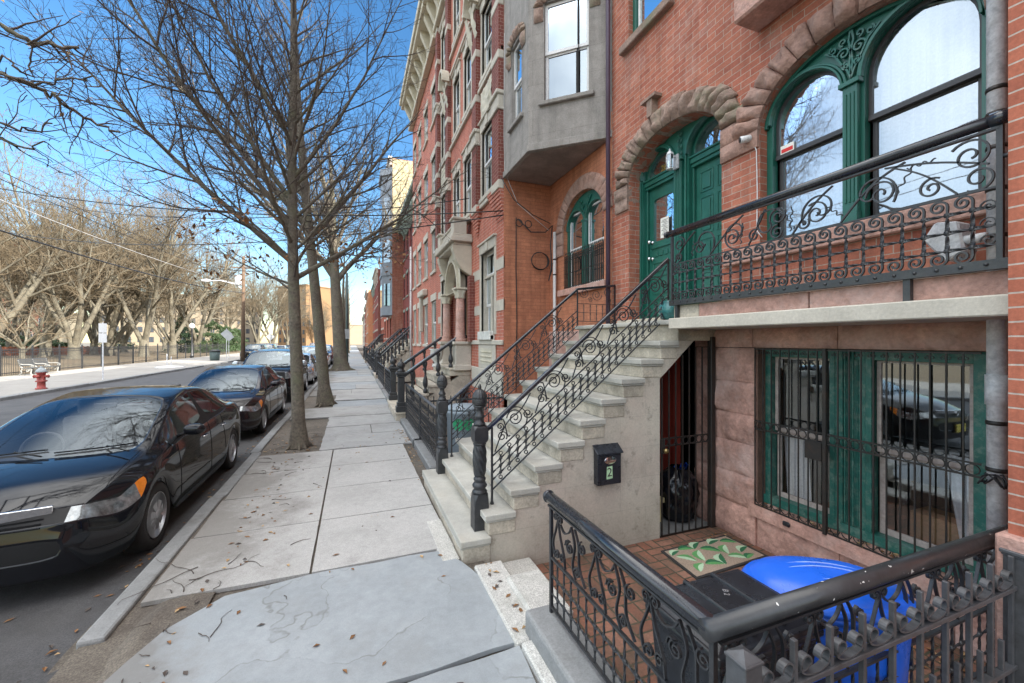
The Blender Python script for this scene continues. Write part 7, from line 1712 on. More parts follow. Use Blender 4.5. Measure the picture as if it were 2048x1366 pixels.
# ================================================================ trees
simple('bark_street', (.135, .115, .09), .95, var=.3, vs=5, fine=.35, fs=26, bmp=.9, bd=.02, tint=(.10, .12, .06), tfac=.55, ts=2.5); simple('bark_twig', (.085, .068, .058), .9, var=.2, bmp=0, coords='O')
simple('bark_park', (.15, .135, .10), .9, var=.3, vs=1.2, fine=.3, fs=9, bmp=.6, bd=.05, tint=(.07, .06, .045), tfac=.8, ts=.7, coords='O'); simple('twig_park', (.16, .125, .08), .9, var=.2, vs=.5, bmp=0, coords='O')
simple('dead_leaf', (.22, .11, .045), .9, var=.3, vs=30, bmp=0); simple('dead_leaf_pale', (.42, .28, .14), .9, var=.3, vs=30, bmp=0)
class Tree:
    def __init__(s, seed): s.r = random.Random(seed); s.big = ([], []); s.small = ([], []); s.tips = []
    def limb(s, pts, rad, k, tgt):
        V, F = tgt; o = len(V); n = len(pts)
        cs = [(math.cos(2*math.pi*i/k), math.sin(2*math.pi*i/k)) for i in range(k)]
        u = None
        for i in range(n):
            a = pts[max(i-1, 0)]; b = pts[min(i+1, n-1)]; t = (b-a); t.normalize()
            if u is None: u = t.orthogonal()
            else: u = u-t*u.dot(t)
            if u.length < 1e-5: u = t.orthogonal()
            u.normalize(); v = t.cross(u); r = rad[i]; p = pts[i]
            for c, d in cs: V.append((p.x+(u.x*c+v.x*d)*r, p.y+(u.y*c+v.y*d)*r, p.z+(u.z*c+v.z*d)*r))
        for i in range(n-1):
            for j in range(k): F.append((o+i*k+j, o+i*k+(j+1) % k, o+(i+1)*k+(j+1) % k, o+(i+1)*k+j))
    def grow(s, p, d, L_, r0, lev, P):
        """one branch; P[lev] = dict(n segments, wob, up, kids, spacing, ang, ratio, sides)"""
        q = P[lev]; R_ = s.r; n = q['n']; pts = [p.copy()]; rad = [r0]; d = d.normalized(); seg = L_/n; dirs = [d.copy()]
        for i in range(n):
            d = (d+Vector((R_.gauss(0, 1), R_.gauss(0, 1), R_.gauss(0, 1)))*q['wob']+Vector((0, 0, q['up']))).normalized()
            p = p+d*seg; pts.append(p.copy()); dirs.append(d.copy()); rad.append(max(r0*(1-(i+1)/n)**q.get('tp', .8), q.get('rmin', .002)))
        s.limb(pts, rad, q['k'], s.big if r0 > P[0].get('cut', .03) else s.small)
        if lev+1 >= len(P): s.tips.append(pts[-1]); return
        c = P[lev+1]; f = q.get('first', .2); m = max(1, int(L_*(1-f)/q['sp'])); side = R_.random()*6.28
        for i in range(m):
            t = f+(1-f)*(i+R_.random()*.7)/m; x = t*n; j = min(int(x), n-1); a = x-j; pp = pts[j].lerp(pts[j+1], a); dd = dirs[j]
            side += 2.4+R_.uniform(-.4, .4); u = dd.orthogonal().normalized(); v = dd.cross(u); w_ = u*math.cos(side)+v*math.sin(side)
            ang = R(R_.uniform(*q['ang'])); nd = dd*math.cos(ang)+w_*math.sin(ang)
            if q.get('flat'): nd.z *= q['flat']
            ll = L_*R_.uniform(*q['ratio'])*(1-q.get('tl', .6)*t); rr_ = rad[j]*(1-a)+rad[j+1]*a
            if ll < .06: continue
            s.grow(pp, nd, ll, min(rr_*.7, r0*q.get('rk', .45)), lev+1, P)
    def mesh(s, nm, tgt, mat, parent):
        me = bpy.data.meshes.new(nm); me.from_pydata(tgt[0], [], tgt[1]); me.materials.append(MATS[mat]); me.polygons.foreach_set('use_smooth', [True]*len(me.polygons)); me.update()
        o = bpy.data.objects.new(nm, me); COL.objects.link(o); o.parent = parent; return o
def leaves(name, pts, n, spread, size, mat, parent, seed=1):
    rr = random.Random(seed); m = MB()
    for i in range(n):
        c = Vector(rr.choice(pts))+Vector((rr.gauss(0, spread), rr.gauss(0, spread), rr.gauss(0, spread))); a = Vector((rr.gauss(0, 1), rr.gauss(0, 1), rr.gauss(0, 1))).normalized(); b = a.orthogonal().normalized(); s_ = size*rr.uniform(.6, 1.3)
        m.add([c-a*s_, c+b*s_*.55+a*s_*.1, c+a*s_, c-b*s_*.5], [(0, 1, 2), (0, 2, 3)])
    return m.build(name, mat, parent, world=False)
def street_tree(x, y, label, seed, H_, r0, z0, reach, dens=1.0, lean=(0, 0), leafy=0, big=()):
    t = thing('street_tree', label, 'tree', (x, y, PZ-.02), 0, 'bare trees along the near kerb'); T = Tree(seed); R_ = T.r
    n = 26; pts = []; rad = []
    for i in range(n+1):
        f = i/n; z = H_*f; pts.append(Vector((lean[0]*f+.10*math.sin(f*7+seed)*f, lean[1]*f+.08*math.cos(f*5+seed)*f, z))); rad.append(r0*(1-f)**.75*(1+.6*math.exp(-z/.13))+.006)
    T.limb(pts, rad, 14, T.big)
    # root flare
    for k in range(6): a = k*1.05+R_.random(); T.limb([Vector((.5*r0*math.cos(a), .5*r0*math.sin(a), .22)), Vector((1.3*r0*math.cos(a), 1.3*r0*math.sin(a), .06)), Vector((2.3*r0*math.cos(a), 2.3*r0*math.sin(a), -.03))], [r0*.5, r0*.34, r0*.1], 8, T.big)
    Pm = [dict(n=10, wob=.07, up=.035, sp=.30/dens, ang=(28, 55), ratio=(.28, .5), k=6, first=.10, tp=.95, cut=.022, rmin=.003, rk=.36), dict(n=6, wob=.09, up=.05, sp=.20/dens, ang=(25, 55), ratio=(.34, .6), k=4, first=.12, tp=.8, rmin=.003, rk=.5), dict(n=4, wob=.12, up=.04, sp=.12/dens, ang=(25, 60), ratio=(.35, .7), k=3, first=.15, rmin=.0025), dict(n=3, wob=.16, up=.02, k=3, rmin=.002)]
    z = z0; a = R_.random()*6
    while z < H_*.96:
        f = z/H_; i = min(int(f*n), n-1); pp = pts[i].lerp(pts[i+1], f*n-i); a += 2.4+R_.uniform(-.5, .5); el = R(R_.uniform(22, 42)+30*f); L_ = reach*(1-f)**.75*R_.uniform(.7, 1.1)*(.55 if z < z0+.3 else 1)
        T.grow(pp, Vector((math.cos(a)*math.cos(el), math.sin(a)*math.cos(el), math.sin(el))), L_, min(rad[i]*.42, .0085*L_+.004), 0, Pm); z += R_.uniform(.16, .34)/dens
    for (zz, az, el, L_, rr_) in big:
        f = zz/H_; i = int(f*n); pp = pts[i].lerp(pts[i+1], f*n-i); T.grow(pp, Vector((math.cos(R(az))*math.cos(R(el)), math.sin(R(az))*math.cos(R(el)), math.sin(R(el)))), L_, rr_, 0, Pm)
    T.mesh('trunk', T.big, 'bark_street', t); T.mesh('crown', T.small, 'bark_twig', t)
    if leafy: leaves('dead_leaves', [p for p in T.tips if p.z < z0+1.1 and math.hypot(p.x, p.y) < 2.0] or T.tips[:40], leafy, .05, .045, 'dead_leaf', t, seed); leaves('dead_leaves', [p for p in T.tips if p.x < -2.2] or T.tips, leafy//5, .05, .04, 'dead_leaf_pale', t, seed+1)
    return t
# world azimuth: 180 = towards the street (-X), 0 = towards the houses
street_tree(-.91, 8.24, 'slender bare street tree nearest the camera, dark brown dead leaves on its lowest twigs', 3, 11.5, .108, 2.75, 4.8, 1.45, (-.25, .1), 340, [(3.0, 8, 38, 4.6, .046), (3.3, 178, 42, 5.6, .055), (3.9, 200, 50, 6.0, .052), (3.6, 250, 38, 4.0, .035), (2.9, 150, 20, 3.0, .024), (4.4, 170, 54, 6.0, .046), (4.8, 350, 55, 4.6, .04), (5.5, 190, 58, 6, .045)])
street_tree(-.78, 13.4, 'bare street tree second from the camera, beside the SUV, trunk leaning toward the road', 8, 15, .165, 4.2, 6.0, 1.1, (-1.2, .2), 60, [(5.0, 5, 45, 6.0, .10), (5.2, 185, 48, 6.5, .11), (6.0, 120, 50, 5, .08)])
street_tree(-.75, 28.6, 'thick old street tree third from the camera with a broad flared base', 21, 15, .42, 5.6, 8.0, .8, (-.8, 0), 30, [(5.6, 10, 58, 10, .2), (5.9, 185, 58, 10, .22), (6.6, 90, 62, 9, .18), (7.0, 270, 60, 9, .17), (7.6, 30, 65, 9, .16), (8.2, 200, 65, 9, .16)])
street_tree(-.9, 43, 'smaller bare street tree far along the pavement, fourth from the camera', 33, 12, .2, 3.2, 5.0, .5)
tf = [o for o in bpy.data.objects if o.get('label', '').startswith('smaller bare street tree')][0]
for (yy, s_, lb) in ((56, 1.1, 'bare street tree fifth from the camera, far up the near pavement'), (71, 1.2, 'bare street tree sixth from the camera, near the sunlit orange house'), (92, 1.3, 'most distant bare street tree on the near pavement')):
    c = copy_tree(tf); c.location = (-.9, yy, PZ-.02); c.scale = (s_,)*3; c.rotation_euler = (0, 0, yy); c['label'] = lb
# tree behind the photographer whose knobbly branches hang into the upper left
kt = thing('street_tree', 'knobbly dark branches of a kerb tree reaching in at the upper left', 'tree', (-1.05, -1.3, PZ), 0, 'bare trees along the near kerb')
T = Tree(5); T.limb([Vector((.02*math.sin(z), .02*math.cos(z*2), z)) for z in [i*.5 for i in range(14)]], [.16-.008*i for i in range(14)], 12, T.big)
def cp(px, py, d):   # a point given by direction and distance
    la = (px-1024)/820*d; return Vector((la*.9327+d*.3605+1.05, d*.9327-la*.3605+1.3, 2+(684-py)/820*d-PZ))
Pk = [dict(n=6, wob=.2, up=.0, sp=.16, ang=(35, 75), ratio=(.25, .5), k=5, cut=.02, rmin=.004, first=.1), dict(n=4, wob=.22, up=0, sp=.10, ang=(40, 80), ratio=(.2, .4), k=4, rmin=.004, first=.2), dict(n=2, wob=.2, up=0, k=4, rmin=.005, tp=.3)]
br_ = [([(-260, 20, 3.6), (-120, 40, 4.0), (0, 55, 4.3), (60, 85, 4.4), (110, 92, 4.5), (158, 96, 4.6)], .030), ([(-300, 90, 3.4), (-150, 120, 3.8), (-40, 135, 4.0), (40, 160, 4.2), (100, 190, 4.4), (140, 215, 4.5), (180, 240, 4.7), (240, 265, 4.8)], .024), ([(-260, 200, 3.4), (-100, 160, 3.8), (0, 150, 4.0), (70, 168, 4.1), (130, 160, 4.2), (188, 152, 4.3)], .016), ([(-200, 300, 3.8), (-60, 260, 4.0), (0, 245, 4.2), (60, 262, 4.3), (105, 248, 4.4)], .016), ([(-60, 135, 4.0), (10, 120, 4.0), (50, 150, 4.1), (60, 110, 4.1), (70, 80, 4.1)], .012), ([(-80, 285, 4.0), (0, 278, 4.1), (50, 300, 4.2), (90, 285, 4.2)], .014)]
for path, r in br_:
    pts = [cp(*q) for q in path]; n = len(pts); pts2 = []
    for i in range(n-1):
        for k in range(4): pts2.append(pts[i].lerp(pts[i+1], k/4)+Vector((T.r.gauss(0, .018), T.r.gauss(0, .018), T.r.gauss(0, .018))))
    pts2.append(pts[-1]); m_ = len(pts2)
    o0 = Vector((0, 0, 3.4)); lead = [o0.lerp(pts2[0], i/7)+Vector((.07*math.sin(i*2.1), .07*math.cos(i*1.7), .35*math.sin(math.pi*i/7)+.05*math.sin(i*3))) for i in range(7)]
    T.limb(lead+pts2, [r*(2-i/7) for i in range(7)]+[r*(1-.55*i/m_)*(1+.25*(i % 3 == 0)) for i in range(m_)], 7, T.big)
    for i in range(5, m_, 2): T.grow(pts2[i], Vector((T.r.uniform(.0, 1), T.r.uniform(-.3, 1), T.r.uniform(-1, 1))), T.r.uniform(.25, .6), r*.42, 0, Pk)
T.limb([Vector((0, 0, 5)), Vector((.1, -.1, 7)), Vector((0, -.2, 10))], [.09, .06, .03], 8, T.big)
Pc = [dict(n=9, wob=.09, up=.03, sp=.4, ang=(30, 60), ratio=(.3, .5), k=5, cut=.02, rmin=.004, first=.12, rk=.4), dict(n=6, wob=.12, up=.03, sp=.28, ang=(30, 60), ratio=(.3, .55), k=4, rmin=.004, first=.15), dict(n=4, wob=.15, up=.02, sp=.2, ang=(30, 60), ratio=(.35, .6), k=3, rmin=.003, first=.2), dict(n=3, wob=.15, up=0, k=3, rmin=.003)]
for az, el, L_, z in ((185, 35, 5.5, 4.4), (205, 45, 6, 5.2), (160, 50, 5, 5.6), (240, 40, 5, 4.8), (280, 45, 5, 5.5), (330, 45, 4, 5.8), (180, 60, 5, 6.5), (215, 25, 4.5, 4.0), (250, 60, 5, 7)):
    T.grow(Vector((0, 0, z)), Vector((math.cos(R(az))*math.cos(R(el)), math.sin(R(az))*math.cos(R(el)), math.sin(R(el)))), L_, .05, 0, Pc)
T.mesh('trunk', T.big, 'bark_street', kt); T.mesh('crown', T.small, 'bark_twig', kt)
# ---------------------------------------------------------------- park trees: three prototypes, copied
PTL = [('far left edge', 2), ]
def park_proto(seed, H_, stems, r0):
    t = thing('park_tree', 'x', 'tree', (0, 0, 0), 0, 'old bare trees in the park'); T = Tree(seed); R_ = T.r
    Pp = [dict(n=9, wob=.07, up=.05, sp=.8, ang=(22, 50), ratio=(.35, .6), k=7, first=.22, tp=.95, cut=.07, rmin=.02, rk=.45), dict(n=7, wob=.11, up=.05, sp=.62, ang=(25, 55), ratio=(.3, .55), k=4, first=.15, tp=.8, rmin=.012), dict(n=5, wob=.14, up=.03, sp=.30, ang=(30, 60), ratio=(.45, .8), k=3, first=.10, rmin=.009), dict(n=3, wob=.18, up=.02, k=3, rmin=.009, sp=.33, ang=(30, 60), ratio=(.6, .95), first=.12), dict(n=2, wob=.2, up=0, k=3, rmin=.008, sp=.42, ang=(30, 60), ratio=(.6, 1.0), first=.2)]
    T.limb([Vector((0, 0, z)) for z in (-.2, .1, .5, 1.0, 1.7, 2.4)], [r0*1.5, r0*1.2, r0, r0*.92, r0*.9, r0*.6], 14, T.big)
    for k in range(stems):
        a = 6.283*k/stems+R_.uniform(-.3, .3); el = R(R_.uniform(58, 76)); z = R_.uniform(.7, 2.0)
        T.grow(Vector((.25*r0*math.cos(a), .25*r0*math.sin(a), z)), Vector((math.cos(a)*math.cos(el), math.sin(a)*math.cos(el), math.sin(el))), H_*R_.uniform(.78, 1.0), r0*R_.uniform(.42, .6), 0, Pp)
    T.mesh('trunk', T.big, 'bark_park', t); T.mesh('crown', T.small, 'twig_park', t); return t
protos = [park_proto(41, 21, 5, .5), park_proto(52, 19, 6, .55), park_proto(67, 22, 4, .45)]
def at(px, d): la = (px-1024)/820*d; return la*.9327+d*.3605, d*.9327-la*.3605
spots = [(-25, 38, 1, 1.0, 'partly cut off by the left edge of the photograph'), (148, 45, 0, 1.05, 'right of the bench and hydrant with a broad trunk'), (188, 60, 2, 1.0, 'just right of the bench, half hidden behind a larger trunk'), (248, 72, 1, .9, 'behind the parking sign'), (288, 52, 2, 1.1, 'leaning right of the parking sign, trunk split low'), (394, 68, 1, 1.05, 'with many rising stems beside the globe lamp'), (545, 95, 0, 1.0, 'seen just right of the utility pole, pale forked trunk'), (515, 88, 2, .95, 'directly behind the utility pole'), (60, 72, 0, 1.0, 'behind the orange slat fence at the left'), (330, 95, 0, 1.0, 'far off between the parking sign and the globe lamp'), (455, 110, 1, 1.1, 'far off above the evergreen shrubs'), (575, 125, 2, 1.0, 'far off in front of the tan-orange building'), (105, 100, 1, 1.2, 'farthest tree at the left, rising against the red brick block'), (22, 56, 2, 1.15, 'between the bench and the left edge of the photograph'), (92, 52, 1, 1.1, 'behind the hydrant, in front of the red brick block'), (218, 56, 0, 1.1, 'between the bench and the parking sign, a little further back'), (345, 60, 2, 1.1, 'nearer of two between the parking sign and the lamp'), (-160, 50, 2, 1.0, 'outside the left of the photograph'), (220, 120, 2, 1.2, 'farthest tree behind the parking sign'), (-90, 85, 0, 1.1, 'far left, mostly outside the photograph'), (640, 170, 1, .9, 'very far off where the street ends')]
for i, (px, d, k, s_, lab) in enumerate(spots):
    p = protos[k]; t = p if 'used' not in p else copy_tree(p); p['used'] = 1
    x, y = at(px, d); t.location = (x, y, .05); t.rotation_euler = (0, 0, i*1.7); t.scale = (s_, s_, s_); t['label'] = 'old bare park tree '+lab
    if 'used' in t: del t['used']
    if t is p: p['used'] = 1
for p in protos: del p['used']
# small drooping tree at the left behind the fence
dt = thing('park_tree', 'low spreading bare tree with fine drooping pinkish twigs behind the park bench', 'tree', (*at(45, 33), .05), 0, 'old bare trees in the park'); T = Tree(77)
Pd = [dict(n=8, wob=.10, up=-.02, sp=.5, ang=(25, 60), ratio=(.35, .6), k=5, first=.2, cut=.05, rmin=.012), dict(n=6, wob=.14, up=-.05, sp=.28, ang=(25, 60), ratio=(.35, .6), k=4, first=.15, rmin=.007), dict(n=5, wob=.14, up=-.06, sp=.22, ang=(25, 60), ratio=(.4, .6), k=3, first=.15, rmin=.005), dict(n=3, wob=.14, up=-.05, k=3, rmin=.004)]
T.limb([Vector((0, 0, z)) for z in (-.1, .5, 1.2, 1.6)], [.26, .2, .18, .14], 10, T.big)
for k in range(8): a = k*.8; el = R(48); T.grow(Vector((0, 0, 1.0+.07*k)), Vector((math.cos(a)*math.cos(el), math.sin(a)*math.cos(el), math.sin(el))), T.r.uniform(4.5, 6.5), .10, 0, Pd)
T.mesh('trunk', T.big, 'bark_park', dt); T.mesh('crown', T.small, 'twig_park', dt)
# evergreens
simple('evergreen', (.022, .045, .02), .8, var=.4, vs=.8, fine=.3, fs=6, bmp=0, coords='O'); simple('holly', (.035, .065, .02), .6, var=.4, vs=.8, fine=.3, fs=6, bmp=0, coords='O')
def evergreen(x, y, h, w, mat, label, seed, name='evergreen_tree', cat='tree', n=9000, cone=1.0):
    t = thing(name, label, cat, (x, y, .05)); rr = random.Random(seed); m = MB(); V = []; F = []
    tiers = [(rr.random()*6.28, rr.uniform(.05, 1)) for _ in range(60)]
    for i in range(n):
        a0, f = tiers[i % 60]; f2 = f+rr.gauss(0, .02); a = a0+rr.gauss(0, .35); rad = w*max(0, 1-f2)**cone*rr.random()**.45*(1+.25*math.sin(a0*7)); z = .15+h*f2-.12*rad+rr.gauss(0, .06)
        c = Vector((rad*math.cos(a), rad*math.sin(a), z)); u = Vector((rr.gauss(0, 1), rr.gauss(0, 1), rr.gauss(0, .5))).normalized(); v = u.orthogonal().normalized(); s_ = rr.uniform(.06, .15)
        o = len(V); V += [c-u*s_, c+v*s_*.5, c+u*s_, c-v*s_*.5]; F.append((o, o+1, o+2, o+3))
    m.add(V, F); m.build('crown', mat, t, world=False); m = MB(); m.tube([(0, 0, -.1), (0, 0, h*.8)], [.16, .04], 8); m.build('trunk', 'bark_park', t, world=False)
for k, (px, d, h, w_, mt, lb) in enumerate([(362, 72, 7.0, 2.6, 'evergreen', 'conical dark evergreen left of the globe lamp'), (385, 80, 5.5, 2.8, 'evergreen', 'lower dark evergreen just behind the globe lamp'), (425, 70, 5.2, 3.0, 'holly', 'broad evergreen with yellow-green leaves right of the globe lamp'), (452, 76, 4.6, 2.8, 'holly', 'rounded evergreen behind the diamond signs'), (470, 84, 4.4, 2.6, 'holly', 'evergreen nearest the utility pole'), (85, 78, 3.4, 3.5, 'evergreen', 'dark evergreen mound in front of the cream building'), (20, 70, 3.6, 3.5, 'evergreen', 'dark evergreen mound at the left edge'), (230, 98, 4.2, 4, 'evergreen', 'distant dark evergreen behind the parking sign')]):
    evergreen(*at(px, d), h, w_, mt, lb, k+1, cone=1.0 if k < 2 else .45)
m = MB(); rr = random.Random(9); V = []; F = []
a_, b_ = Vector((*at(-60, 64), 0)), Vector((*at(140, 70), 0))
for i in range(9000):
    c = a_.lerp(b_, rr.random())+Vector((rr.gauss(0, .5), rr.gauss(0, .5), .3+1.5*rr.random()**.6)); u = Vector((rr.gauss(0, 1), rr.gauss(0, 1), rr.gauss(0, 1))).normalized(); v = u.orthogonal().normalized(); s_ = rr.uniform(.06, .14); o = len(V); V += [c-u*s_, c+v*s_*.6, c+u*s_, c-v*s_*.6]; F.append((o, o+1, o+2, o+3))
m.add(V, F); o = m.build('hedge', 'holly'); tag(o, 'long green hedge behind the orange slat fence', 'hedge')
# ================================================================ park side furniture
pf = thing('park_fence', 'long black iron picket fence along the park', 'fence', (-17.9, 30, .1)); npost = 0
def prow(y0, y1, x=-17.9):
    y = y0
    while y < y1:
        m = MB(); m.box(x-.035, x+.035, y-.035, y+.035, .05, 1.72); m.lathe((x, y, 1.72), [(.03, 0), (.05, .03), (.03, .07), (.001, .09)], 8); m.build('post', 'iron', pf)
        m = MB(); m.box(x-.015, x+.015, y+.035, y+2.365, 1.50, 1.54); m.box(x-.015, x+.015, y+.035, y+2.365, .22, .26); m.box(x-.015, x+.015, y+.035, y+2.365, 1.36, 1.39)
        k = y+.15
        while k < y+2.3: m.box(x-.009, x+.009, k-.009, k+.009, .12, 1.62); k += .13 if y < 45 else .26
        m.build('picket_panel', 'iron', pf); y += 2.4
prow(14, 74)
# snow fence
simple('slat_orange', (.24, .08, .04), .85, var=.2, vs=2); sf = thing('slat_fence', 'low orange-red wooden slat fence inside the park', 'fence', (-37, 72, .1)); m = MB(); a_, b_ = Vector((*at(-80, 52), 0)), Vector((*at(228, 62), 0)); n = 260
dv = (b_-a_).normalized()
for i in range(n):
    p = a_.lerp(b_, i/n); q = p+dv*((b_-a_).length/n*.86); z1 = 1.28+.05*math.sin(i*.7)+.03*math.sin(i*2.3)+(-.12 if 118 < i < 124 else 0); m.add([(p.x, p.y, .12), (q.x, q.y, .12), (q.x, q.y, z1), (p.x, p.y, z1), (p.x, p.y+.03, .12), (q.x, q.y+.03, .12), (q.x, q.y+.03, z1), (p.x, p.y+.03, z1)], [(0,1,2,3),(4,7,6,5),(3,2,6,7),(0,3,7,4),(1,5,6,2)])
m.build('slats', 'slat_orange', sf)
# hydrant
simple('hydrant_red', (.34, .055, .045), .6, var=.3, vs=9, tint=(.35, .2, .17), tfac=.5, ts=12); simple('hydrant_gray', (.30, .33, .34), .6, var=.2, vs=9)
hx, hy = -11.55, 21.9; hd = thing('fire_hydrant', 'red fire hydrant with a gray domed top on the far pavement', 'fire hydrant', (hx, hy, .11))
m = MB(); m.lathe((hx, hy, .11), [(.17, 0), (.17, .05), (.125, .06), (.115, .28), (.17, .30), (.17, .34), (.12, .36), (.125, .62), (.16, .64), (.16, .67)], 20); m.build('barrel', 'hydrant_red', hd)
m = MB(); m.lathe((hx, hy, .11), [(.165, .672), (.165, .70), (.15, .74), (.11, .80), (.05, .85), (.03, .86), (.03, .92), (.001, .92)], 20); m.build('bonnet', 'hydrant_gray', hd)
for dx, dy in ((1, 0), (-1, 0), (0, -1)): m = MB(); m.tube([(hx+dx*.09, hy+dy*.09, .62), (hx+dx*.2, hy+dy*.2, .62)], .055, 12); m.tube([(hx+dx*.2, hy+dy*.2, .62), (hx+dx*.225, hy+dy*.225, .62)], .068, 8); m.tube([(hx+dx*.225, hy+dy*.225, .62), (hx+dx*.26, hy+dy*.26, .62)], .022, 6); m.build('outlet_cap', 'hydrant_red', hd)
# bench
simple('bench_white', (.36, .36, .34), .6, var=.1); simple('bench_slats', (.07, .075, .08), .7); bn = thing('park_bench', 'park bench with white cast-iron scroll ends and gray slats before the fence', 'bench', (-16.9, 32, .11), 0)
bx = -17.15
for yy in (30.9, 32.0, 33.1):
    m = MB(); m.bar([(bx+p, yy, z) for p, z in ((.50, .12), (.42, .2), (.44, .34), (.46, .45), (.30, .50), (.10, .50), (.0, .62), (-.07, .85), (-.12, 1.0))], .05, .04, (0, 1, 0)); m.bar([(bx+p, yy, z) for p, z in ((.10, .50), (.02, .38), (.05, .25), (-.08, .12))], .05, .035, (0, 1, 0)); m.bar([(bx+p, yy, z) for p, z in ((.50, .55), (.46, .70), (.30, .73), (.10, .72), (.0, .75))], .05, .035, (0, 1, 0)); m.bar([(bx+a, yy, b) for a, b in spiral(.48, .62, .07, .02, 1.5, 1.2, 14, -1)], .05, .03, (0, 1, 0)); m.bar([(bx+a, yy, b) for a, b in spiral(.30, .38, .09, .02, 0, 1.3, 14, 1)], .04, .03, (0, 1, 0)); m.build('end_frame', 'bench_white', bn)
m = MB()
for k in range(5): m.box(bx+.08+.085*k, bx+.15+.085*k, 30.85, 33.15, .505, .53)
m.build('seat', 'bench_slats', bn); m = MB()
for k in range(5): m.add([(bx+.03-.03*k, y, .62+.085*k+dz) for y in (30.85, 33.15) for dz in (0, .07)]+[(bx+.0-.03*k, y, .62+.085*k+dz) for y in (30.85, 33.15) for dz in (0, .07)], [(0,1,3,2),(4,6,7,5),(1,5,7,3),(0,2,6,4)])
m.build('backrest', 'bench_slats', bn)
# signs and posts
simple('sign_back', (.40, .41, .42), .5, .3, bmp=0); simple('post_green', (.06, .09, .085), .5, bmp=.1); simple('wood_pole', (.13, .085, .055), .9, var=.3, vs=3, bmp=.5)
def sign(x, y, h, label, kind, name='street_sign', w=.32, hh=.46, n=2, pm='galvanised'):
    t = thing(name, label, 'sign', (x, y, .11)); m = MB(); m.box(x-.025, x+.025, y-.012, y+.012, .05, h+.05); m.build('post', pm, t)
    for k in range(n):
        z1 = h-k*(hh+.03); m = MB()
        if kind == 'rect': m.box(x-w/2, x+w/2, y-.02, y-.0125, z1-hh, z1)
        else: m.prism([(x, z1-2*w*.707), (x+w*.707, z1-w*.707), (x, z1), (x-w*.707, z1-w*.707)], y-.02, y-.0125, 'y')
        m.build('plate', 'sign_back' if kind != 'rect' else 'white_paint', t)
sign(-11.6, 26.3, 2.9, 'thin post with two stacked white parking signs at the far kerb', 'rect'); sign(-12.2, 50, 3.3, 'gray diamond sign plate seen from behind, nearer of two', 'dia', w=.75, n=1); sign(-12.6, 52.5, 3.0, 'second diamond sign plate just behind the first', 'dia', w=.7, n=1); sign(-10.9, 66, 3.2, 'white diamond sign beyond the utility pole', 'dia', w=.75, n=1)
simple('stop_red', (.45, .03, .03), .5, bmp=0); st_ = thing('round_sign', 'small round red and white no-entry sign far down the street', 'sign', (-7.0, 92, .1)); m = MB(); m.box(-7.03, -6.97, 91.98, 92.02, 0, 2.8); m.build('post', 'galvanised', st_); m = MB(); m.lathe((-7.0, 91.95, 2.6), [(.4, 0), (.4, -.02), (.001, -.02)], 24, axis='y'); m.build('plate', 'stop_red', st_); m = MB(); m.box(-7.28, -6.72, 91.90, 91.925, 2.54, 2.66); m.build('bar', 'white_paint', st_)
pl = thing('utility_pole', 'dark wooden utility pole with a transformer and a street lamp arm', 'pole', (-10.3, 47.9, .1)); m = MB(); m.tube([(-10.3, 47.9, 0), (-10.25, 47.9, 10.5)], [.19, .13], 12); m.build('shaft', 'wood_pole', pl)
m = MB(); m.box(-11.2, -9.3, 47.85, 47.95, 9.3, 9.42); m.build('crossarm', 'wood_pole', pl); m = MB(); m.lathe((-10.65, 47.7, 7.6), [(.26, 0), (.28, .05), (.28, .9), (.2, .98), (.001, 1.0)], 16); m.build('transformer', 'galvanised', pl)
m = MB(); m.tube([(-10.3, 47.9, 7.2), (-11.0, 47.6, 7.7), (-12.0, 47.2, 7.9), (-12.8, 46.9, 7.8)], .04, 8); m.build('lamp_arm', 'galvanised', pl); m = MB(); m.tube([(-12.7, 46.95, 7.82), (-13.0, 46.8, 7.8), (-13.4, 46.65, 7.76)], [.06, .16, .08], 10); m.build('lamp_head', 'galvanised', pl)
gp = thing('metal_pole', 'tall green-gray metal pole at the kerb right of the thick old tree', 'pole', (-.45, 32.4, PZ)); m = MB(); m.tube([(-.45, 32.4, 0), (-.45, 32.4, 7.0)], [.10, .075], 14); m.lathe((-.45, 32.4, 0), [(.17, .1), (.17, .35), (.1, .5)], 14); m.build('shaft', 'post_green', gp); m = MB(); m.box(-.62, -.28, 32.25, 32.28, 2.2, 2.9); m.build('plate', 'sign_back', gp)
lp = thing('globe_lamp', 'black park lamp post with a white globe inside the fence', 'lamp post', (*at(384, 48), .1)); x, y = at(384, 48); m = MB(); m.lathe((x, y, .1), [(.2, 0), (.18, .3), (.09, .45), (.07, 3.2), (.12, 3.3), (.1, 3.4)], 12); m.build('post', 'iron', lp); m = MB(); m.lathe((x, y, 3.5), [(.08, 0), (.25, .12), (.29, .3), (.22, .5), (.08, .62), (.001, .66)], 16); m.build('globe', 'white_paint', lp)
tc_ = thing('litter_bin', 'dark green-black cylindrical litter bin on the far pavement', 'litter bin', (-12.9, 48.8, .1)); m = MB(); m.lathe((-12.9, 48.8, .1), [(.36, 0), (.40, .1), (.44, .9)], 20); m.build('drum', 'post_green', tc_); m = MB(); m.lathe((-12.9, 48.8, .1), [(.48, .9), (.48, 1.0), (.3, 1.08), (.001, 1.1)], 20); m.build('lid', 'iron', tc_)
sp = thing('stand', 'small white stand on a flat base near the far kerb', 'stand', (-12.3, 37, .1)); m = MB(); m.lathe((-12.6, 37, .11), [(.9, 0), (.7, .06), (.3, .10), (.05, .12)], 14, flute=lambda a, z: .15*math.sin(3*a)); m.build('base', 'white_paint', sp); m = MB(); m.tube([(-12.7, 37, .1), (-12.7, 37, 1.1)], .025, 8); m.tube([(-12.45, 37, .1), (-12.45, 37, .9)], .02, 8); m.build('posts', 'galvanised', sp)
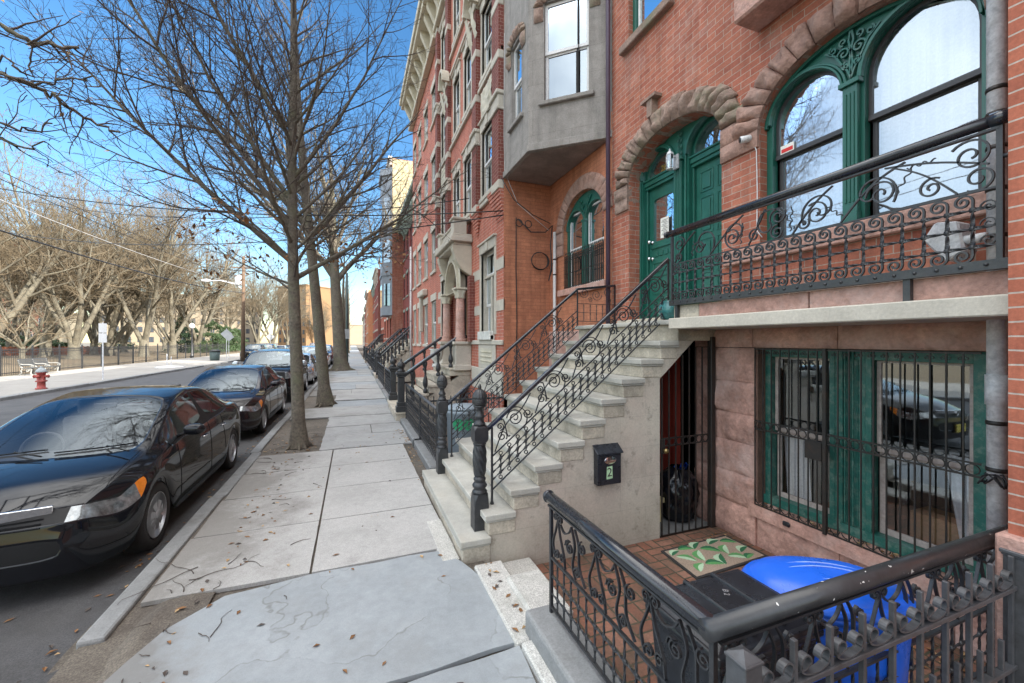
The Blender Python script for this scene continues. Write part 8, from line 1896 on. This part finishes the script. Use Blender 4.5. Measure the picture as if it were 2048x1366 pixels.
# buildings beyond the park
def block(name, label, px0, px1, d0, d1, h, mat, rows, cols, winc='dark_interior', trim=None, z0=1.0, zt=None):
    A, B = Vector((*at(px0, d0), 0)), Vector((*at(px1, d1), 0)); t = thing(name, label, 'building', ((A.x+B.x)/2, (A.y+B.y)/2, 0)); d = (B-A); L_ = d.length; d.normalize(); nb = Vector((-d.y, d.x, 0)); nb = nb if nb.dot(A) > 0 else -nb
    def W(u, z, dep): return (A.x+d.x*u+nb.x*dep, A.y+d.y*u+nb.y*dep, z)
    def pb(m, u0, u1, z0_, z1_, e0, e1): m.add([W(u0, z0_, e0), W(u1, z0_, e0), W(u1, z0_, e1), W(u0, z0_, e1), W(u0, z1_, e0), W(u1, z1_, e0), W(u1, z1_, e1), W(u0, z1_, e1)], [(0,3,2,1),(4,5,6,7),(0,1,5,4),(1,2,6,5),(2,3,7,6),(3,0,4,7)])
    m = MB(); pb(m, 0, L_, 0, h, 0, 18); m.build('wall', mat, t); m = MB(); pb(m, -.3, L_+.3, h, h+.5, -.4, 18); m.build('cornice', trim or mat, t)
    cw = L_/cols; rh_ = (h-z0-.5)/rows
    for i in range(cols):
        for j in range(rows):
            m = MB(); pb(m, cw*(i+.28), cw*(i+.72), z0+rh_*(j+.18), z0+rh_*(j+.72), -.04, .05); wo = m.build('window', 'white_paint' if trim else winc, t)
            m = MB(); pb(m, cw*(i+.30), cw*(i+.495), z0+rh_*(j+.20), z0+rh_*(j+.70), -.07, -.041); pb(m, cw*(i+.505), cw*(i+.70), z0+rh_*(j+.20), z0+rh_*(j+.70), -.07, -.041); m.build('pane', 'glass_far', wo)
simple('brick_block', (.20, .075, .05), .85, var=.1, vs=.3); simple('glass_far', (.05, .06, .075), .15, bmp=0); simple('tan_stone', (.24, .20, .145), .85, var=.1, vs=.3); simple('cream_stone', (.34, .30, .22), .85, var=.1, vs=.3); simple('tan_brick', (.23, .14, .07), .85, var=.1, vs=.3)
block('tan_building', 'long tan stone building with tall windows behind the park trees', 195, 520, 150, 190, 21, 'tan_stone', 5, 16)
block('cream_building', 'cream columned building glimpsed behind the trees at the left', 30, 120, 120, 125, 11, 'cream_stone', 2, 5)
block('red_block', 'tall red brick block with pale cornice rising above the trees at the left', -90, 112, 100, 112, 28, 'brick_block', 7, 9, trim='cream_stone', z0=2)
block('orange_building', 'tan-orange brick apartment block beyond the end of the park', 556, 612, 175, 168, 25, 'tan_brick', 7, 6)
block('far_block', 'low pale building closing the end of the street', 655, 700, 260, 250, 12, 'tan_stone', 3, 5)
fe = thing('fire_escape', 'dark fire escape on the tan-orange apartment block', 'fire escape', (*at(608, 160), 0)); x, y = at(608, 160); m = MB()
for z in (8, 12, 16, 20): m.box(x-2, x+2, y-1, y, z, z+.15); m.box(x-2, x+2, y-1, y-.95, z+.9, z+1.0)
for xx in (x-2, x+2): m.box(xx-.05, xx+.05, y-1, y-.9, 6, 21)
m.build('frame', 'iron', fe)
# ---------------------------------------------------------------- leaf and twig litter
rr = random.Random(31); m = MB()
def litter(n, f, size=(.012, .035)):
    for i in range(n):
        x, y, z = f(); a = rr.random()*6.28; s_ = rr.uniform(*size); c, s = math.cos(a)*s_, math.sin(a)*s_; h = rr.uniform(.002, .012)
        m.add([(x-c, y-s, z+.002), (x+s*.45, y-c*.45, z+h), (x+c, y+s, z+.003), (x-s*.45, y+c*.45, z+h*1.4)], [(0, 1, 2), (0, 2, 3)], rr.choice((0, 0, 1, 2)))
litter(80, lambda: (-1.15+abs(rr.gauss(0, .25)), rr.uniform(2.2, 7.5), PZ+.001)); litter(60, lambda: (rr.uniform(-1.2, .8), rr.uniform(1.8, 9), PZ+.001)); litter(160, lambda: (-1.72-abs(rr.gauss(0, .12)), rr.uniform(2.5, 14), .006)); litter(150, lambda: (-.91+rr.gauss(0, .35), 8.24+rr.gauss(0, .7), PZ-.02)); litter(120, lambda: (.93+rr.gauss(0, .06), rr.uniform(5.6, 9), PZ)); litter(22, lambda: (rr.uniform(.93, 1.1), rr.uniform(2.3, 3.3), PZ+.022)); litter(140, lambda: (rr.gauss(3.5, .12), rr.uniform(1.3, 3.3), -.04)); litter(180, lambda: (rr.uniform(1.4, 2.9), rr.uniform(.3, .9), -.04), (.02, .05)); litter(80, lambda: (rr.uniform(-11.5, -11.0)+0, rr.uniform(15, 40), .12)); litter(40, lambda: (rr.uniform(-3.8, -1.7), rr.uniform(1.5, 4.2), .006)); litter(60, lambda: (rr.uniform(FX-.03, FX+.08), rr.uniform(1.4, 2.9), .39))
o = m.build('leaf_litter', ['dead_leaf', 'dead_leaf_pale', 'bark_twig']); tag(o, 'dry leaves scattered on the pavement, kerb and yard', 'litter', kind='stuff')
m = MB()
def twig(x, y, z, L_, n=6):
    a = rr.random()*6.28; p = [(x, y, z+.004)]
    for i in range(n): a += rr.gauss(0, .35); p.append((p[-1][0]+L_/n*math.cos(a), p[-1][1]+L_/n*math.sin(a), z+.004+.004*rr.random()))
    m.tube(p, [.0035*(1-.6*i/n) for i in range(n+1)], 4)
for i in range(32): twig(-1.3+abs(rr.gauss(0, .4)), rr.uniform(2.3, 8), PZ+.001, rr.uniform(.05, .28))
for i in range(30): twig(-.91+rr.gauss(0, .35), 8.24+rr.gauss(0, .6), PZ-.015, rr.uniform(.1, .35))
for k in range(3): twig(-1.2, 3.9+.1*k, PZ+.002, .55, 9)
twig(-1.75, 4.2, .01, .4); o = m.build('fallen_twigs', 'bark_twig'); tag(o, 'small fallen twigs on the pavement near the kerb', 'twigs', kind='stuff')
# teal glazed pot at the top of the steps
simple('teal_glaze', (.05, .22, .22), .2, var=.4, vs=12, coat=.6); m = MB(); m.lathe((3.30, 3.62, 2.236), [(.05, 0), (.10, .02), (.14, .09), (.135, .16), (.11, .19), (.12, .21), (.10, .21)], 22); o = m.build('glazed_pot', 'teal_glaze'); tag(o, 'round teal glazed pot at the top of the steps by the railing', 'pot')
# ---------------------------------------------------------------- each separate piece a part of its own
SKIP = {'interior', 'crown', 'trunk', 'dead_leaves', 'lattice', 'printed_leaf', 'scroll_panel', 'notice_text', 'venetian_blind', 'wall', 'underbody', 'picket_panel', 'slats', 'pane'}
for o in list(bpy.data.objects):
    if o.type == 'MESH' and o.parent is not None and not o.children and o.data.users == 1 and o.name.split('.')[0] not in SKIP and not o.get('kind'):
        r_ = o
        while r_.parent: r_ = r_.parent
        if r_.get('category') in ('car', 'tree'): continue
        split_loose(o)
